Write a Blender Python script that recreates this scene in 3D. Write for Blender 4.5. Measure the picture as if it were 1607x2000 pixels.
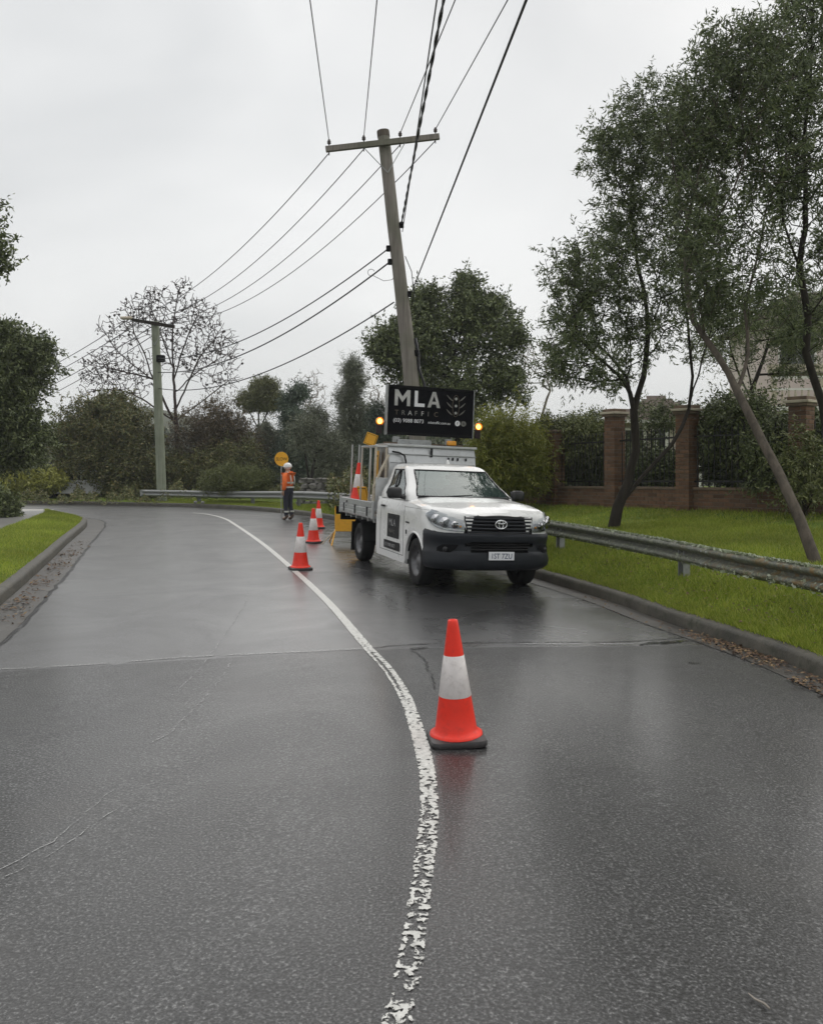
import bpy, bmesh, math, random
import numpy as np
from mathutils import Vector, Matrix

# ---------------------------------------------------------------- scene, camera, light
for o in list(bpy.data.objects):
    bpy.data.objects.remove(o)
SC = bpy.context.scene
COL = SC.collection
F, CAM_H, YH, CX = 1607.0, 1.7, 902.0, 803.5       # focal length in photo pixels, camera height, horizon row

cam_data = bpy.data.cameras.new('camera')
cam_data.sensor_fit = 'HORIZONTAL'
cam_data.sensor_width = 36.0
cam_data.lens = 36.0 * F / 1607.0
cam_data.shift_y = (YH - 1000.0) / 1607.0
cam_data.clip_start = 0.05
cam_data.clip_end = 3000.0
cam = bpy.data.objects.new('camera', cam_data)
cam.location = (0, 0, CAM_H)
cam.rotation_euler = (math.radians(90), 0, 0)
COL.objects.link(cam)
SC.camera = cam

SUN_EL, SUN_AZ = math.radians(52), math.radians(35)   # azimuth clockwise from +Y
world = bpy.data.worlds.new('World')
SC.world = world
world.use_nodes = True
wn, wl = world.node_tree.nodes, world.node_tree.links
wn.clear()
w_out = wn.new('ShaderNodeOutputWorld')
w_bg = wn.new('ShaderNodeBackground')
w_sky = wn.new('ShaderNodeTexSky')
w_sky.sky_type = 'NISHITA'
w_sky.sun_disc = False
w_sky.sun_elevation = SUN_EL
w_sky.sun_rotation = SUN_AZ
w_sky.dust_density = 4.0
w_sky.air_density = 1.2
w_mul = wn.new('ShaderNodeMixRGB'); w_mul.blend_type = 'MULTIPLY'; w_mul.inputs[0].default_value = 1.0
w_mul.inputs[2].default_value = (0.09, 0.09, 0.09, 1)
wl.new(w_sky.outputs[0], w_mul.inputs[1])
# the cloud deck: a soft grey layer with faint billows, thick everywhere
w_tc = wn.new('ShaderNodeTexCoord')
w_map = wn.new('ShaderNodeMapping'); w_map.inputs['Scale'].default_value = (1.0, 1.0, 1.8)
w_noise = wn.new('ShaderNodeTexNoise'); w_noise.inputs['Scale'].default_value = 1.5
w_noise.inputs['Detail'].default_value = 4.0; w_noise.inputs['Roughness'].default_value = 0.5
w_noise.inputs['Distortion'].default_value = 0.3
wl.new(w_tc.outputs['Generated'], w_map.inputs[0]); wl.new(w_map.outputs[0], w_noise.inputs['Vector'])
w_ramp = wn.new('ShaderNodeValToRGB')
w_ramp.color_ramp.elements[0].position = 0.28
w_ramp.color_ramp.elements[0].color = (0.525, 0.54, 0.55, 1)
w_ramp.color_ramp.elements[1].position = 0.68
w_ramp.color_ramp.elements[1].color = (0.83, 0.832, 0.826, 1)
wl.new(w_noise.outputs[0], w_ramp.inputs[0])
w_mix = wn.new('ShaderNodeMixRGB'); w_mix.inputs[0].default_value = 0.92
wl.new(w_mul.outputs[0], w_mix.inputs[1]); wl.new(w_ramp.outputs[0], w_mix.inputs[2])
wl.new(w_mix.outputs[0], w_bg.inputs[0]); w_bg.inputs[1].default_value = 1.0
wl.new(w_bg.outputs[0], w_out.inputs[0])

sun_data = bpy.data.lights.new('sun', 'SUN')
sun_data.energy = 1.5
sun_data.angle = math.radians(110)
sun_data.color = (1.0, 0.97, 0.93)
sun = bpy.data.objects.new('sun', sun_data)
sd = Vector((math.sin(SUN_AZ) * math.cos(SUN_EL), math.cos(SUN_AZ) * math.cos(SUN_EL), math.sin(SUN_EL)))
sun.rotation_euler = sd.to_track_quat('Z', 'Y').to_euler()
sun.location = sd * 60
COL.objects.link(sun)

SC.view_settings.view_transform = 'Standard'
SC.view_settings.look = 'None'
SC.view_settings.exposure = 0.22
SC.view_settings.gamma = 1.0
SC.view_settings.use_curve_mapping = False
SC.render.engine = 'CYCLES'
SC.cycles.use_denoising = True
SC.cycles.max_bounces = 4
SC.cycles.transparent_max_bounces = 12
SC.cycles.volume_bounces = 1
SC.render.film_transparent = False

# ---------------------------------------------------------------- helpers
def P(x, y, Y):
    """photo pixel + distance along the view axis -> world point"""
    return Vector(((x - CX) / F * Y, Y, CAM_H - (y - YH) / F * Y))

def tag(o, label=None, cat=None, group=None, kind=None):
    if label: o['label'] = label
    if cat: o['category'] = cat
    if group: o['group'] = group
    if kind: o['kind'] = kind
    elif cat: o['kind'] = 'thing'
    return o

def empty(name, loc=(0, 0, 0), rz=0, label=None, cat=None, group=None):
    o = bpy.data.objects.new(name, None)
    o.empty_display_size = 0.2
    o.location = loc
    o.rotation_euler = (0, 0, rz)
    COL.objects.link(o)
    return tag(o, label, cat, group)

def link_mesh(name, me, mat, parent=None, smooth=False):
    if mat is not None:
        for m in (mat if isinstance(mat, (list, tuple)) else [mat]):
            me.materials.append(m)
    if smooth:
        me.polygons.foreach_set('use_smooth', np.ones(len(me.polygons), dtype=bool))
    o = bpy.data.objects.new(name, me)
    COL.objects.link(o)
    if parent is not None:
        o.parent = parent
    return o

def np_mesh(name, verts, faces, k):
    """fast mesh from numpy arrays, all faces with k corners"""
    me = bpy.data.meshes.new(name)
    nv, nf = len(verts), len(faces)
    me.vertices.add(nv)
    me.vertices.foreach_set('co', np.asarray(verts, dtype=np.float32).ravel())
    me.loops.add(nf * k)
    me.loops.foreach_set('vertex_index', np.asarray(faces, dtype=np.int32).ravel())
    me.polygons.add(nf)
    me.polygons.foreach_set('loop_start', np.arange(0, nf * k, k, dtype=np.int32))
    me.polygons.foreach_set('loop_total', np.full(nf, k, dtype=np.int32))
    me.update(calc_edges=True)
    return me

def catmull(pts, step=0.25):
    """dense smooth polyline through pts (2D or 3D)"""
    p = [np.array(q, dtype=float) for q in pts]
    p = [2 * p[0] - p[1]] + p + [2 * p[-1] - p[-2]]
    out = []
    for i in range(1, len(p) - 2):
        a, b, c, d = p[i - 1], p[i], p[i + 1], p[i + 2]
        n = max(1, int(np.linalg.norm(c - b) / step))
        for k in range(n):
            t = k / n
            out.append(0.5 * ((2 * b) + (c - a) * t + (2 * a - 5 * b + 4 * c - d) * t * t + (3 * b - a - 3 * c + d) * t ** 3))
    out.append(p[-2])
    return np.array(out)

_BOX = {}
def _box_data(b):
    """unit-independent rounded box is built per call; cached by size"""
    return _BOX

class MB:
    def __init__(self):
        self.v, self.f = [], []
    def add(self, verts, faces, M=None):
        n = len(self.v)
        for q in verts:
            q = Vector(q)
            self.v.append(M @ q if M is not None else q)
        for fc in faces:
            self.f.append(tuple(i + n for i in fc))
        return self
    def box(self, c, s, bevel=0.0, M=None, seg=2):
        key = (round(s[0], 5), round(s[1], 5), round(s[2], 5), round(bevel, 5), seg)
        if key not in _BOX:
            bm = bmesh.new()
            bmesh.ops.create_cube(bm, size=1.0)
            for v in bm.verts:
                v.co = Vector((v.co.x * s[0], v.co.y * s[1], v.co.z * s[2]))
            if bevel > 0:
                bmesh.ops.bevel(bm, geom=list(bm.edges), offset=bevel, segments=seg, affect='EDGES', profile=0.5)
            bm.verts.index_update()
            _BOX[key] = ([v.co.copy() for v in bm.verts], [tuple(v.index for v in f.verts) for f in bm.faces])
            bm.free()
        vs, fs = _BOX[key]
        T = Matrix.Translation(Vector(c))
        if M is not None:
            T = M @ T
        return self.add(vs, fs, T)
    def bar(self, a, b, w, h=None, bevel=0.0):
        """box beam from a to b"""
        a, b = Vector(a), Vector(b)
        h = h or w
        d = b - a
        q = d.to_track_quat('Z', 'Y').to_matrix().to_4x4()
        return self.box((0, 0, d.length / 2), (w, h, d.length), bevel, Matrix.Translation(a) @ q)
    def tube(self, pts, r, n=8, caps=True, M=None):
        pts = [Vector(p) for p in pts]
        rs = r if isinstance(r, (list, tuple, np.ndarray)) else [r] * len(pts)
        vs, fs = [], []
        ref = Vector((0.13, 0.21, 1.0)).normalized()
        for i, p in enumerate(pts):
            t = (pts[min(i + 1, len(pts) - 1)] - pts[max(i - 1, 0)])
            t = t.normalized() if t.length > 1e-9 else Vector((0, 0, 1))
            x = t.cross(ref)
            if x.length < 0.08:
                x = t.cross(Vector((1, 0.1, 0)))
            x.normalize()
            y = t.cross(x)
            for k in range(n):
                a = 2 * math.pi * k / n
                vs.append(p + (x * math.cos(a) + y * math.sin(a)) * rs[i])
        for i in range(len(pts) - 1):
            for k in range(n):
                k2 = (k + 1) % n
                fs.append((i * n + k, i * n + k2, (i + 1) * n + k2, (i + 1) * n + k))
        if caps:
            fs.append(tuple(range(n - 1, -1, -1)))
            fs.append(tuple((len(pts) - 1) * n + k for k in range(n)))
        return self.add(vs, fs, M)
    def lathe(self, prof, n=32, M=None, caps=True):
        """prof: list of (radius, z)"""
        vs, fs = [], []
        for (r, z) in prof:
            for k in range(n):
                a = 2 * math.pi * k / n
                vs.append((r * math.cos(a), r * math.sin(a), z))
        for i in range(len(prof) - 1):
            for k in range(n):
                k2 = (k + 1) % n
                fs.append((i * n + k, i * n + k2, (i + 1) * n + k2, (i + 1) * n + k))
        if caps:
            fs.append(tuple(range(n - 1, -1, -1)))
            fs.append(tuple((len(prof) - 1) * n + k for k in range(n)))
        return self.add(vs, fs, M)
    def prism(self, poly, d0, d1, axis='y', M=None):
        """extrude a 2D polygon; axis y: poly=(x,z)  axis z: poly=(x,y)  axis x: poly=(y,z)"""
        def mk(p, d):
            return {'y': (p[0], d, p[1]), 'z': (p[0], p[1], d), 'x': (d, p[0], p[1])}[axis]
        n = len(poly)
        vs = [mk(p, d0) for p in poly] + [mk(p, d1) for p in poly]
        fs = [tuple(range(n)), tuple(range(2 * n - 1, n - 1, -1))]
        for k in range(n):
            k2 = (k + 1) % n
            fs.append((k, n + k, n + k2, k2))
        return self.add(vs, fs, M)
    def grid(self, rows, M=None, close=False, skip=None):
        """rows: list of equal-length point lists"""
        m = len(rows[0])
        vs = [p for r in rows for p in r]
        fs = []
        for i in range(len(rows) - 1):
            for j in range(m if close else m - 1):
                if skip and skip(i, j):
                    continue
                j2 = (j + 1) % m
                fs.append((i * m + j, i * m + j2, (i + 1) * m + j2, (i + 1) * m + j))
        return self.add(vs, fs, M)
    def sphere(self, c, r, n=12, m=8, sc=(1, 1, 1), M=None):
        rows = []
        for i in range(m + 1):
            th = math.pi * i / m
            rows.append([(c[0] + r * sc[0] * math.sin(th) * math.cos(2 * math.pi * j / n),
                          c[1] + r * sc[1] * math.sin(th) * math.sin(2 * math.pi * j / n),
                          c[2] + r * sc[2] * math.cos(th)) for j in range(n)])
        return self.grid(rows, M, close=True)
    def build(self, name, mat, parent=None, smooth=False, angle=None, recalc=True):
        me = bpy.data.meshes.new(name)
        me.from_pydata([tuple(v) for v in self.v], [], self.f)
        if recalc:
            bm = bmesh.new(); bm.from_mesh(me)
            bmesh.ops.remove_doubles(bm, verts=bm.verts, dist=1e-6)
            bmesh.ops.recalc_face_normals(bm, faces=bm.faces)
            bm.to_mesh(me); bm.free()
        o = link_mesh(name, me, mat, parent, smooth)
        if smooth and angle:
            me.set_sharp_from_angle(angle=math.radians(angle))
        return o

def copy_tree(o, parent=None):
    c = o.copy()
    COL.objects.link(c)
    c.parent = parent
    for ch in [q for q in o.children]:
        copy_tree(ch, c)
    return c

# ---------------------------------------------------------------- materials
MATS = {}
class NT:
    """tiny node helper"""
    def __init__(self, name):
        self.m = bpy.data.materials.new(name)
        self.m.use_nodes = True
        self.n = self.m.node_tree.nodes
        self.l = self.m.node_tree.links
        self.n.clear()
        self.out = self.n.new('ShaderNodeOutputMaterial')
        MATS[name] = self.m
    def node(self, t, **kw):
        nd = self.n.new(t)
        for k, v in kw.items():
            setattr(nd, k, v)
        return nd
    def link(self, a, b):
        self.l.new(a, b)
    def noise(self, scale, detail=3, rough=0.55, coord='Object', vec=None, dist=0.0):
        if vec is None:
            tc = self.node('ShaderNodeTexCoord') if coord != 'World' else self.node('ShaderNodeNewGeometry')
            vec = tc.outputs[coord] if coord != 'World' else tc.outputs['Position']
        t = self.node('ShaderNodeTexNoise')
        t.inputs['Scale'].default_value = scale
        t.inputs['Detail'].default_value = detail
        t.inputs['Roughness'].default_value = rough
        t.inputs['Distortion'].default_value = dist
        self.link(vec, t.inputs['Vector'])
        return t.outputs[0]
    def ramp(self, fac, stops):
        r = self.node('ShaderNodeValToRGB')
        e = r.color_ramp.elements
        while len(e) > 1:
            e.remove(e[-1])
        e[0].position = stops[0][0]; e[0].color = (*stops[0][1], 1)
        for p, c in stops[1:]:
            q = e.new(p); q.color = (*c, 1)
        self.link(fac, r.inputs[0])
        return r.outputs[0]
    def mix(self, fac, a, b, mode='MIX'):
        m = self.node('ShaderNodeMixRGB', blend_type=mode)
        for i, q in ((0, fac), (1, a), (2, b)):
            if hasattr(q, 'is_linked') or hasattr(q, 'links'):
                self.link(q, m.inputs[i])
            elif isinstance(q, (int, float)):
                m.inputs[i].default_value = q if i == 0 else (q, q, q, 1)
            else:
                m.inputs[i].default_value = (*q, 1)
        return m.outputs[0]
    def math(self, op, a, b=None, c=None, clamp=False):
        m = self.node('ShaderNodeMath', operation=op, use_clamp=clamp)
        for i, q in enumerate((a, b, c)):
            if q is None: continue
            if isinstance(q, (int, float)):
                m.inputs[i].default_value = q
            else:
                self.link(q, m.inputs[i])
        return m.outputs[0]
    def maprange(self, v, a, b, c=0.0, d=1.0, smooth=False):
        m = self.node('ShaderNodeMapRange')
        if smooth: m.interpolation_type = 'SMOOTHSTEP'
        self.link(v, m.inputs[0])
        for i, q in zip((1, 2, 3, 4), (a, b, c, d)):
            m.inputs[i].default_value = q
        return m.outputs[0]
    def bump(self, h, strength=0.3, dist=0.01, normal=None):
        b = self.node('ShaderNodeBump')
        b.inputs['Strength'].default_value = strength
        b.inputs['Distance'].default_value = dist
        self.link(h, b.inputs['Height'])
        if normal is not None:
            self.link(normal, b.inputs['Normal'])
        return b.outputs[0]
    def bsdf(self, color=None, rough=0.5, metal=0.0, spec=0.5, normal=None, coat=0.0, coat_rough=0.1, trans=0.0, emit=None, emit_s=0.0):
        p = self.node('ShaderNodeBsdfPrincipled')
        def st(key, v):
            if v is None: return
            if isinstance(v, (int, float)):
                p.inputs[key].default_value = v
            elif isinstance(v, (tuple, list)):
                p.inputs[key].default_value = (*v, 1) if len(v) == 3 else v
            else:
                self.link(v, p.inputs[key])
        st('Base Color', color); st('Roughness', rough); st('Metallic', metal)
        st('Specular IOR Level', spec); st('Coat Weight', coat); st('Coat Roughness', coat_rough)
        st('Transmission Weight', trans)
        if normal is not None: self.link(normal, p.inputs['Normal'])
        if emit is not None:
            st('Emission Color', emit); st('Emission Strength', emit_s)
        return p.outputs[0]
    def done(self, sh):
        self.link(sh, self.out.inputs[0])
        return self.m

def basic(name, c, rough=0.5, metal=0.0, var=0.18, scale=6.0, bump=0.0, bscale=60.0, coat=0.0, dirt=None, spec=0.5, coord='Object', coat_rough=0.08):
    """principled with soft colour variation, optional dirt tint and fine bump"""
    t = NT(name)
    n1 = t.noise(scale, 4, 0.6, coord)
    lo = tuple(max(0.0, q * (1 - var)) for q in c)
    hi = tuple(min(1.0, q * (1 + var)) for q in c)
    col = t.ramp(n1, [(0.3, lo), (0.7, hi)])
    if dirt:
        n2 = t.noise(scale * 2.7, 5, 0.7, coord)
        f = t.ramp(n2, [(0.5, (0, 0, 0)), (0.72, (dirt[3],) * 3)])
        col = t.mix(f, col, dirt[:3])
    r = t.maprange(n1, 0.25, 0.75, max(0.02, rough * 0.82), min(1, rough * 1.18))
    nrm = t.bump(t.noise(bscale, 3, 0.6, coord), bump, 0.01) if bump else None
    return t.done(t.bsdf(col, r, metal, spec, nrm, coat, coat_rough))

def leaf_mat(name, c1, c2, c3, rough=0.5, trans=0.0):
    t = NT(name)
    g = t.node('ShaderNodeNewGeometry')
    col = t.ramp(g.outputs['Random Per Island'], [(0.0, c1), (0.5, c2), (1.0, c3)])
    big = t.noise(0.7, 3, 0.6, 'World')
    k = t.maprange(big, 0.3, 0.7, 0.75, 1.25)
    col = t.mix(1.0, col, k, 'MULTIPLY')
    sh = t.bsdf(col, rough, 0, 0.4)
    if not trans:
        return t.done(sh)
    tr = t.node('ShaderNodeBsdfTranslucent')
    t.link(col, tr.inputs[0])
    mx = t.node('ShaderNodeMixShader'); mx.inputs[0].default_value = trans
    t.link(sh, mx.inputs[1]); t.link(tr.outputs[0], mx.inputs[2])
    return t.done(mx.outputs[0])

basic('concrete', (0.20, 0.19, 0.17), 0.6, var=0.3, scale=3, bump=0.3, bscale=70, dirt=(0.05, 0.055, 0.035, 0.7))
basic('kerb_concrete', (0.070, 0.064, 0.050), 0.6, var=0.5, scale=3, bump=0.6, bscale=40, dirt=(0.022, 0.026, 0.012, 0.95))
basic('gutter_concrete', (0.060, 0.056, 0.05), 0.42, var=0.35, scale=2, bump=0.3, bscale=60, dirt=(0.05, 0.04, 0.03, 0.7), coord='Object')
basic('path_concrete', (0.22, 0.215, 0.205), 0.4, var=0.15, scale=1.2, bump=0.15, bscale=40)
basic('drive_concrete', (0.5, 0.48, 0.44), 0.45, var=0.12, scale=1.0, bump=0.15, bscale=40)
basic('soil', (0.05, 0.04, 0.025), 0.9, var=0.4, scale=3, bump=0.5, bscale=20)
basic('galv', (0.34, 0.35, 0.35), 0.5, 0.5, var=0.2, scale=5, bump=0.05, bscale=90, dirt=(0.12, 0.11, 0.09, 0.5))
basic('alu', (0.55, 0.56, 0.56), 0.38, 0.7, var=0.08, scale=4, dirt=(0.35, 0.34, 0.32, 0.4))
basic('alu_tread', (0.50, 0.51, 0.51), 0.42, 0.6, var=0.10, scale=8, bump=0.1, bscale=40)
basic('white_paint', (0.80, 0.80, 0.785), 0.28, 0, var=0.03, scale=2, coat=0.7, dirt=(0.62, 0.60, 0.56, 0.25), coat_rough=0.05)
basic('bumper_plastic', (0.013, 0.0155, 0.020), 0.5, 0, var=0.15, scale=8, bump=0.08, bscale=220, spec=0.35)
basic('black_plastic', (0.012, 0.012, 0.013), 0.38, 0, var=0.2, scale=8)
basic('matte_black', (0.007, 0.007, 0.008), 0.8, 0, var=0.3, scale=8, spec=0.15)
basic('rubber', (0.014, 0.014, 0.014), 0.7, 0, spec=0.25, var=0.25, scale=10, bump=0.1, bscale=80)
basic('steel_rim', (0.16, 0.16, 0.165), 0.4, 0.6, var=0.2, scale=6, dirt=(0.05, 0.04, 0.03, 0.6))
basic('chrome', (0.75, 0.76, 0.78), 0.1, 1.0, var=0.04, scale=4)
basic('reflector', (0.82, 0.83, 0.85), 0.16, 1.0, var=0.1, scale=30)
basic('lamp_inner', (0.42, 0.43, 0.45), 0.35, 0.6, var=0.55, scale=16)
basic('amber_plastic', (0.75, 0.32, 0.03), 0.3, 0, var=0.1, scale=8)
basic('red_plastic', (0.4, 0.02, 0.02), 0.25, 0, var=0.1, scale=8)
basic('sign_black', (0.004, 0.004, 0.006), 0.6, 0, var=0.15, scale=5, spec=0.06)
basic('sign_yellow', (0.80, 0.40, 0.02), 0.45, 0, var=0.08, scale=5, dirt=(0.3, 0.16, 0.03, 0.3))
basic('sign_text_white', (0.75, 0.75, 0.77), 0.5, 0, var=0.05, scale=9)
basic('sign_text_silver', (0.44, 0.435, 0.42), 0.5, 0, var=0.25, scale=5)
basic('sign_text_dim', (0.17, 0.165, 0.15), 0.5, 0, var=0.4, scale=6)
basic('sign_text_bronze', (0.11, 0.085, 0.06), 0.5, 0, var=0.3, scale=6)
basic('decal_dark', (0.016, 0.016, 0.018), 0.5, 0, var=0.2, scale=6, spec=0.2)
basic('decal_text', (0.3, 0.3, 0.3), 0.4, 0, var=0.1, scale=6)
basic('plate_white', (0.72, 0.73, 0.75), 0.4, 0, var=0.04, scale=6)
basic('plate_text', (0.02, 0.03, 0.10), 0.4, 0, var=0.1, scale=6)
basic('seat_fabric', (0.045, 0.045, 0.048), 0.9, 0, var=0.2, scale=20)
basic('interior', (0.035, 0.036, 0.038), 0.8, 0, var=0.15, scale=12)
basic('cream_steel', (0.52, 0.46, 0.36), 0.5, 0.1, var=0.12, scale=7, dirt=(0.25, 0.18, 0.1, 0.5))
basic('cone_red', (0.86, 0.035, 0.015), 0.42, 0, var=0.08, scale=6, spec=0.4, dirt=(0.42, 0.03, 0.02, 0.45), bump=0.05, bscale=60)
basic('cone_white', (0.78, 0.73, 0.71), 0.42, 0, var=0.10, scale=12, dirt=(0.50, 0.45, 0.42, 0.5), bump=0.06, bscale=150)
basic('cone_base', (0.035, 0.033, 0.034), 0.5, 0, var=0.3, scale=14, dirt=(0.1, 0.08, 0.07, 0.4))
basic('hivis_orange', (0.85, 0.16, 0.025), 0.7, 0, var=0.12, scale=9)
basic('navy_cloth', (0.022, 0.024, 0.038), 0.85, 0, var=0.25, scale=9)
basic('maroon_dark', (0.03, 0.018, 0.02), 0.85, 0, var=0.25, scale=9)
basic('reflective_tape', (0.55, 0.55, 0.50), 0.35, 0, var=0.08, scale=9)
basic('skin', (0.42, 0.24, 0.16), 0.55, 0, var=0.1, scale=20)
basic('boot_brown', (0.09, 0.055, 0.035), 0.6, 0, var=0.25, scale=15)
basic('helmet_white', (0.82, 0.82, 0.80), 0.25, 0, var=0.03, scale=6, coat=0.4)
basic('cable', (0.02, 0.02, 0.022), 0.55, 0, var=0.2, scale=4)
basic('wire_metal', (0.06, 0.06, 0.062), 0.5, 0.3, var=0.2, scale=4)
basic('insulator', (0.05, 0.035, 0.03), 0.2, 0, var=0.2, scale=10)
basic('iron_black', (0.012, 0.012, 0.013), 0.45, 0.2, var=0.3, scale=6)
basic('mortar', (0.16, 0.14, 0.115), 0.9, 0, var=0.2, scale=20, bump=0.3, bscale=120)
basic('brick_cap', (0.17, 0.12, 0.085), 0.8, 0, var=0.3, scale=8, bump=0.3, bscale=60, dirt=(0.10, 0.11, 0.06, 0.6))
basic('render_pink', (0.62, 0.54, 0.49), 0.75, 0, var=0.08, scale=1.5, bump=0.08, bscale=60)
basic('render_cream', (0.52, 0.46, 0.36), 0.75, 0, var=0.10, scale=2, bump=0.08, bscale=60, dirt=(0.2, 0.16, 0.1, 0.5))
basic('trim_white', (0.72, 0.70, 0.66), 0.6, 0, var=0.06, scale=3)
basic('roof_tile', (0.075, 0.050, 0.036), 0.75, 0, var=0.35, scale=2.5, bump=0.3, bscale=50, dirt=(0.10, 0.10, 0.07, 0.6))
basic('timber_brown', (0.10, 0.07, 0.045), 0.7, 0, var=0.3, scale=4)
basic('seedball', (0.03, 0.022, 0.018), 0.8, 0, var=0.3, scale=30)
basic('stone', (0.19, 0.18, 0.165), 0.8, 0, var=0.4, scale=5, bump=0.5, bscale=18, dirt=(0.06, 0.065, 0.04, 0.6))
basic('car_white', (0.78, 0.78, 0.78), 0.3, 0, var=0.03, scale=2, coat=0.5)

def glass_mat(name, tint, refl=1.0, rough=0.02, body=0.0, body_c=(0.1, 0.12, 0.12)):
    t = NT(name)
    lw = t.node('ShaderNodeFresnel'); lw.inputs[0].default_value = 1.5
    f = t.math('MULTIPLY', lw.outputs[0], refl, clamp=True)
    f = t.math('ADD', f, 0.02, clamp=True)
    tr = t.node('ShaderNodeBsdfTransparent'); tr.inputs[0].default_value = (*tint, 1)
    gl = t.node('ShaderNodeBsdfGlossy'); gl.inputs['Roughness'].default_value = rough
    gl.inputs[0].default_value = (0.95, 1.0, 0.99, 1)
    under = tr.outputs[0]
    if body:
        df = t.node('ShaderNodeBsdfDiffuse'); df.inputs[0].default_value = (*body_c, 1)
        m0 = t.node('ShaderNodeMixShader'); m0.inputs[0].default_value = body
        t.link(under, m0.inputs[1]); t.link(df.outputs[0], m0.inputs[2]); under = m0.outputs[0]
    mx = t.node('ShaderNodeMixShader')
    t.link(f, mx.inputs[0]); t.link(under, mx.inputs[1]); t.link(gl.outputs[0], mx.inputs[2])
    return t.done(mx.outputs[0])
glass_mat('windscreen_glass', (0.58, 0.76, 0.72), 2.1, 0.02, 0.18, (0.17, 0.27, 0.26))
glass_mat('side_glass', (0.55, 0.62, 0.60), 1.5, 0.02)
glass_mat('lens_glass', (0.92, 0.93, 0.95), 1.2, 0.03)
glass_mat('window_glass', (0.25, 0.28, 0.30), 1.6, 0.02)

def emit_mat(name, c, s):
    t = NT(name)
    e = t.node('ShaderNodeEmission'); e.inputs[0].default_value = (*c, 1); e.inputs[1].default_value = s
    return t.done(e.outputs[0])
emit_mat('amber_lit', (1.0, 0.50, 0.10), 4.5)

def brick_mat():
    t = NT('brick')
    oi = t.node('ShaderNodeObjectInfo')
    base = t.ramp(oi.outputs['Random'], [(0.0, (0.105, 0.058, 0.036)), (0.35, (0.165, 0.088, 0.052)), (0.7, (0.215, 0.118, 0.070)), (1.0, (0.145, 0.095, 0.066))])
    n = t.noise(14, 4, 0.65, 'World')
    col = t.mix(t.maprange(n, 0.35, 0.7, 0.0, 0.5), base, (0.10, 0.075, 0.055))
    nb = t.bump(t.noise(60, 4, 0.7, 'World'), 0.4, 0.006)
    return t.done(t.bsdf(col, 0.85, 0, 0.3, nb))
brick_mat()

def pole_mat(name, c1, c2, c3):
    t = NT(name)
    tc = t.node('ShaderNodeTexCoord')
    mp = t.node('ShaderNodeMapping'); mp.inputs['Scale'].default_value = (9, 9, 0.35)
    t.link(tc.outputs['Object'], mp.inputs[0])
    g = t.noise(2.2, 6, 0.65, vec=mp.outputs[0], dist=0.3)
    col = t.ramp(g, [(0.25, c1), (0.5, c2), (0.75, c3)])
    big = t.noise(0.8, 3, 0.6)
    col = t.mix(t.maprange(big, 0.45, 0.7, 0.0, 0.6), col, (0.13, 0.14, 0.09))
    nb = t.bump(g, 0.6, 0.02)
    return t.done(t.bsdf(col, 0.85, 0, 0.25, nb))
pole_mat('pole_timber', (0.14, 0.125, 0.11), (0.25, 0.225, 0.20), (0.33, 0.305, 0.275))
pole_mat('pole_green', (0.17, 0.19, 0.14), (0.26, 0.285, 0.215), (0.33, 0.35, 0.28))

def bark_mat(name, c1, c2, scale=9):
    t = NT(name)
    tc = t.node('ShaderNodeTexCoord')
    mp = t.node('ShaderNodeMapping'); mp.inputs['Scale'].default_value = (1, 1, 0.25)
    t.link(tc.outputs['Object'], mp.inputs[0])
    g = t.noise(scale, 6, 0.7, vec=mp.outputs[0], dist=0.4)
    col = t.ramp(g, [(0.3, c1), (0.7, c2)])
    return t.done(t.bsdf(col, 0.9, 0, 0.2, t.bump(g, 0.7, 0.02)))
bark_mat('bark_dark', (0.018, 0.015, 0.012), (0.05, 0.042, 0.034))
bark_mat('bark_grey', (0.055, 0.047, 0.038), (0.15, 0.125, 0.10))
bark_mat('bark_pale', (0.20, 0.175, 0.15), (0.42, 0.38, 0.34))
bark_mat('bark_purple', (0.030, 0.020, 0.018), (0.075, 0.052, 0.046))

leaf_mat('leaf_acacia', (0.057, 0.077, 0.034), (0.108, 0.140, 0.057), (0.198, 0.230, 0.103), 0.5, 0.3)
leaf_mat('leaf_olive', (0.060, 0.079, 0.030), (0.110, 0.139, 0.051), (0.198, 0.228, 0.089))
leaf_mat('leaf_dark', (0.048, 0.064, 0.025), (0.087, 0.113, 0.041), (0.155, 0.178, 0.069))
leaf_mat('leaf_brown', (0.071, 0.079, 0.029), (0.123, 0.146, 0.047), (0.228, 0.178, 0.071))
leaf_mat('leaf_conifer', (0.053, 0.081, 0.057), (0.095, 0.132, 0.094), (0.161, 0.202, 0.138))
leaf_mat('leaf_casuarina', (0.096, 0.108, 0.073), (0.157, 0.175, 0.119), (0.248, 0.260, 0.175))
leaf_mat('leaf_yellowgreen', (0.283, 0.299, 0.057), (0.400, 0.400, 0.088), (0.400, 0.400, 0.140))
leaf_mat('leaf_bamboo', (0.13, 0.16, 0.022), (0.20, 0.22, 0.035), (0.28, 0.27, 0.05), 0.5, 0.3)
leaf_mat('leaf_shrub', (0.081, 0.101, 0.031), (0.136, 0.159, 0.049), (0.204, 0.214, 0.077))
leaf_mat('leaf_red', (0.072, 0.058, 0.034), (0.108, 0.086, 0.048), (0.162, 0.114, 0.062))
leaf_mat('leaf_pine_top', (0.102, 0.115, 0.044), (0.158, 0.167, 0.064), (0.223, 0.223, 0.094))
leaf_mat('leaf_wood', (0.072, 0.089, 0.058), (0.119, 0.136, 0.089), (0.184, 0.188, 0.125))
leaf_mat('grass_blade', (0.16, 0.225, 0.022), (0.26, 0.33, 0.038), (0.43, 0.435, 0.095), 0.5, 0.4)
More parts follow.
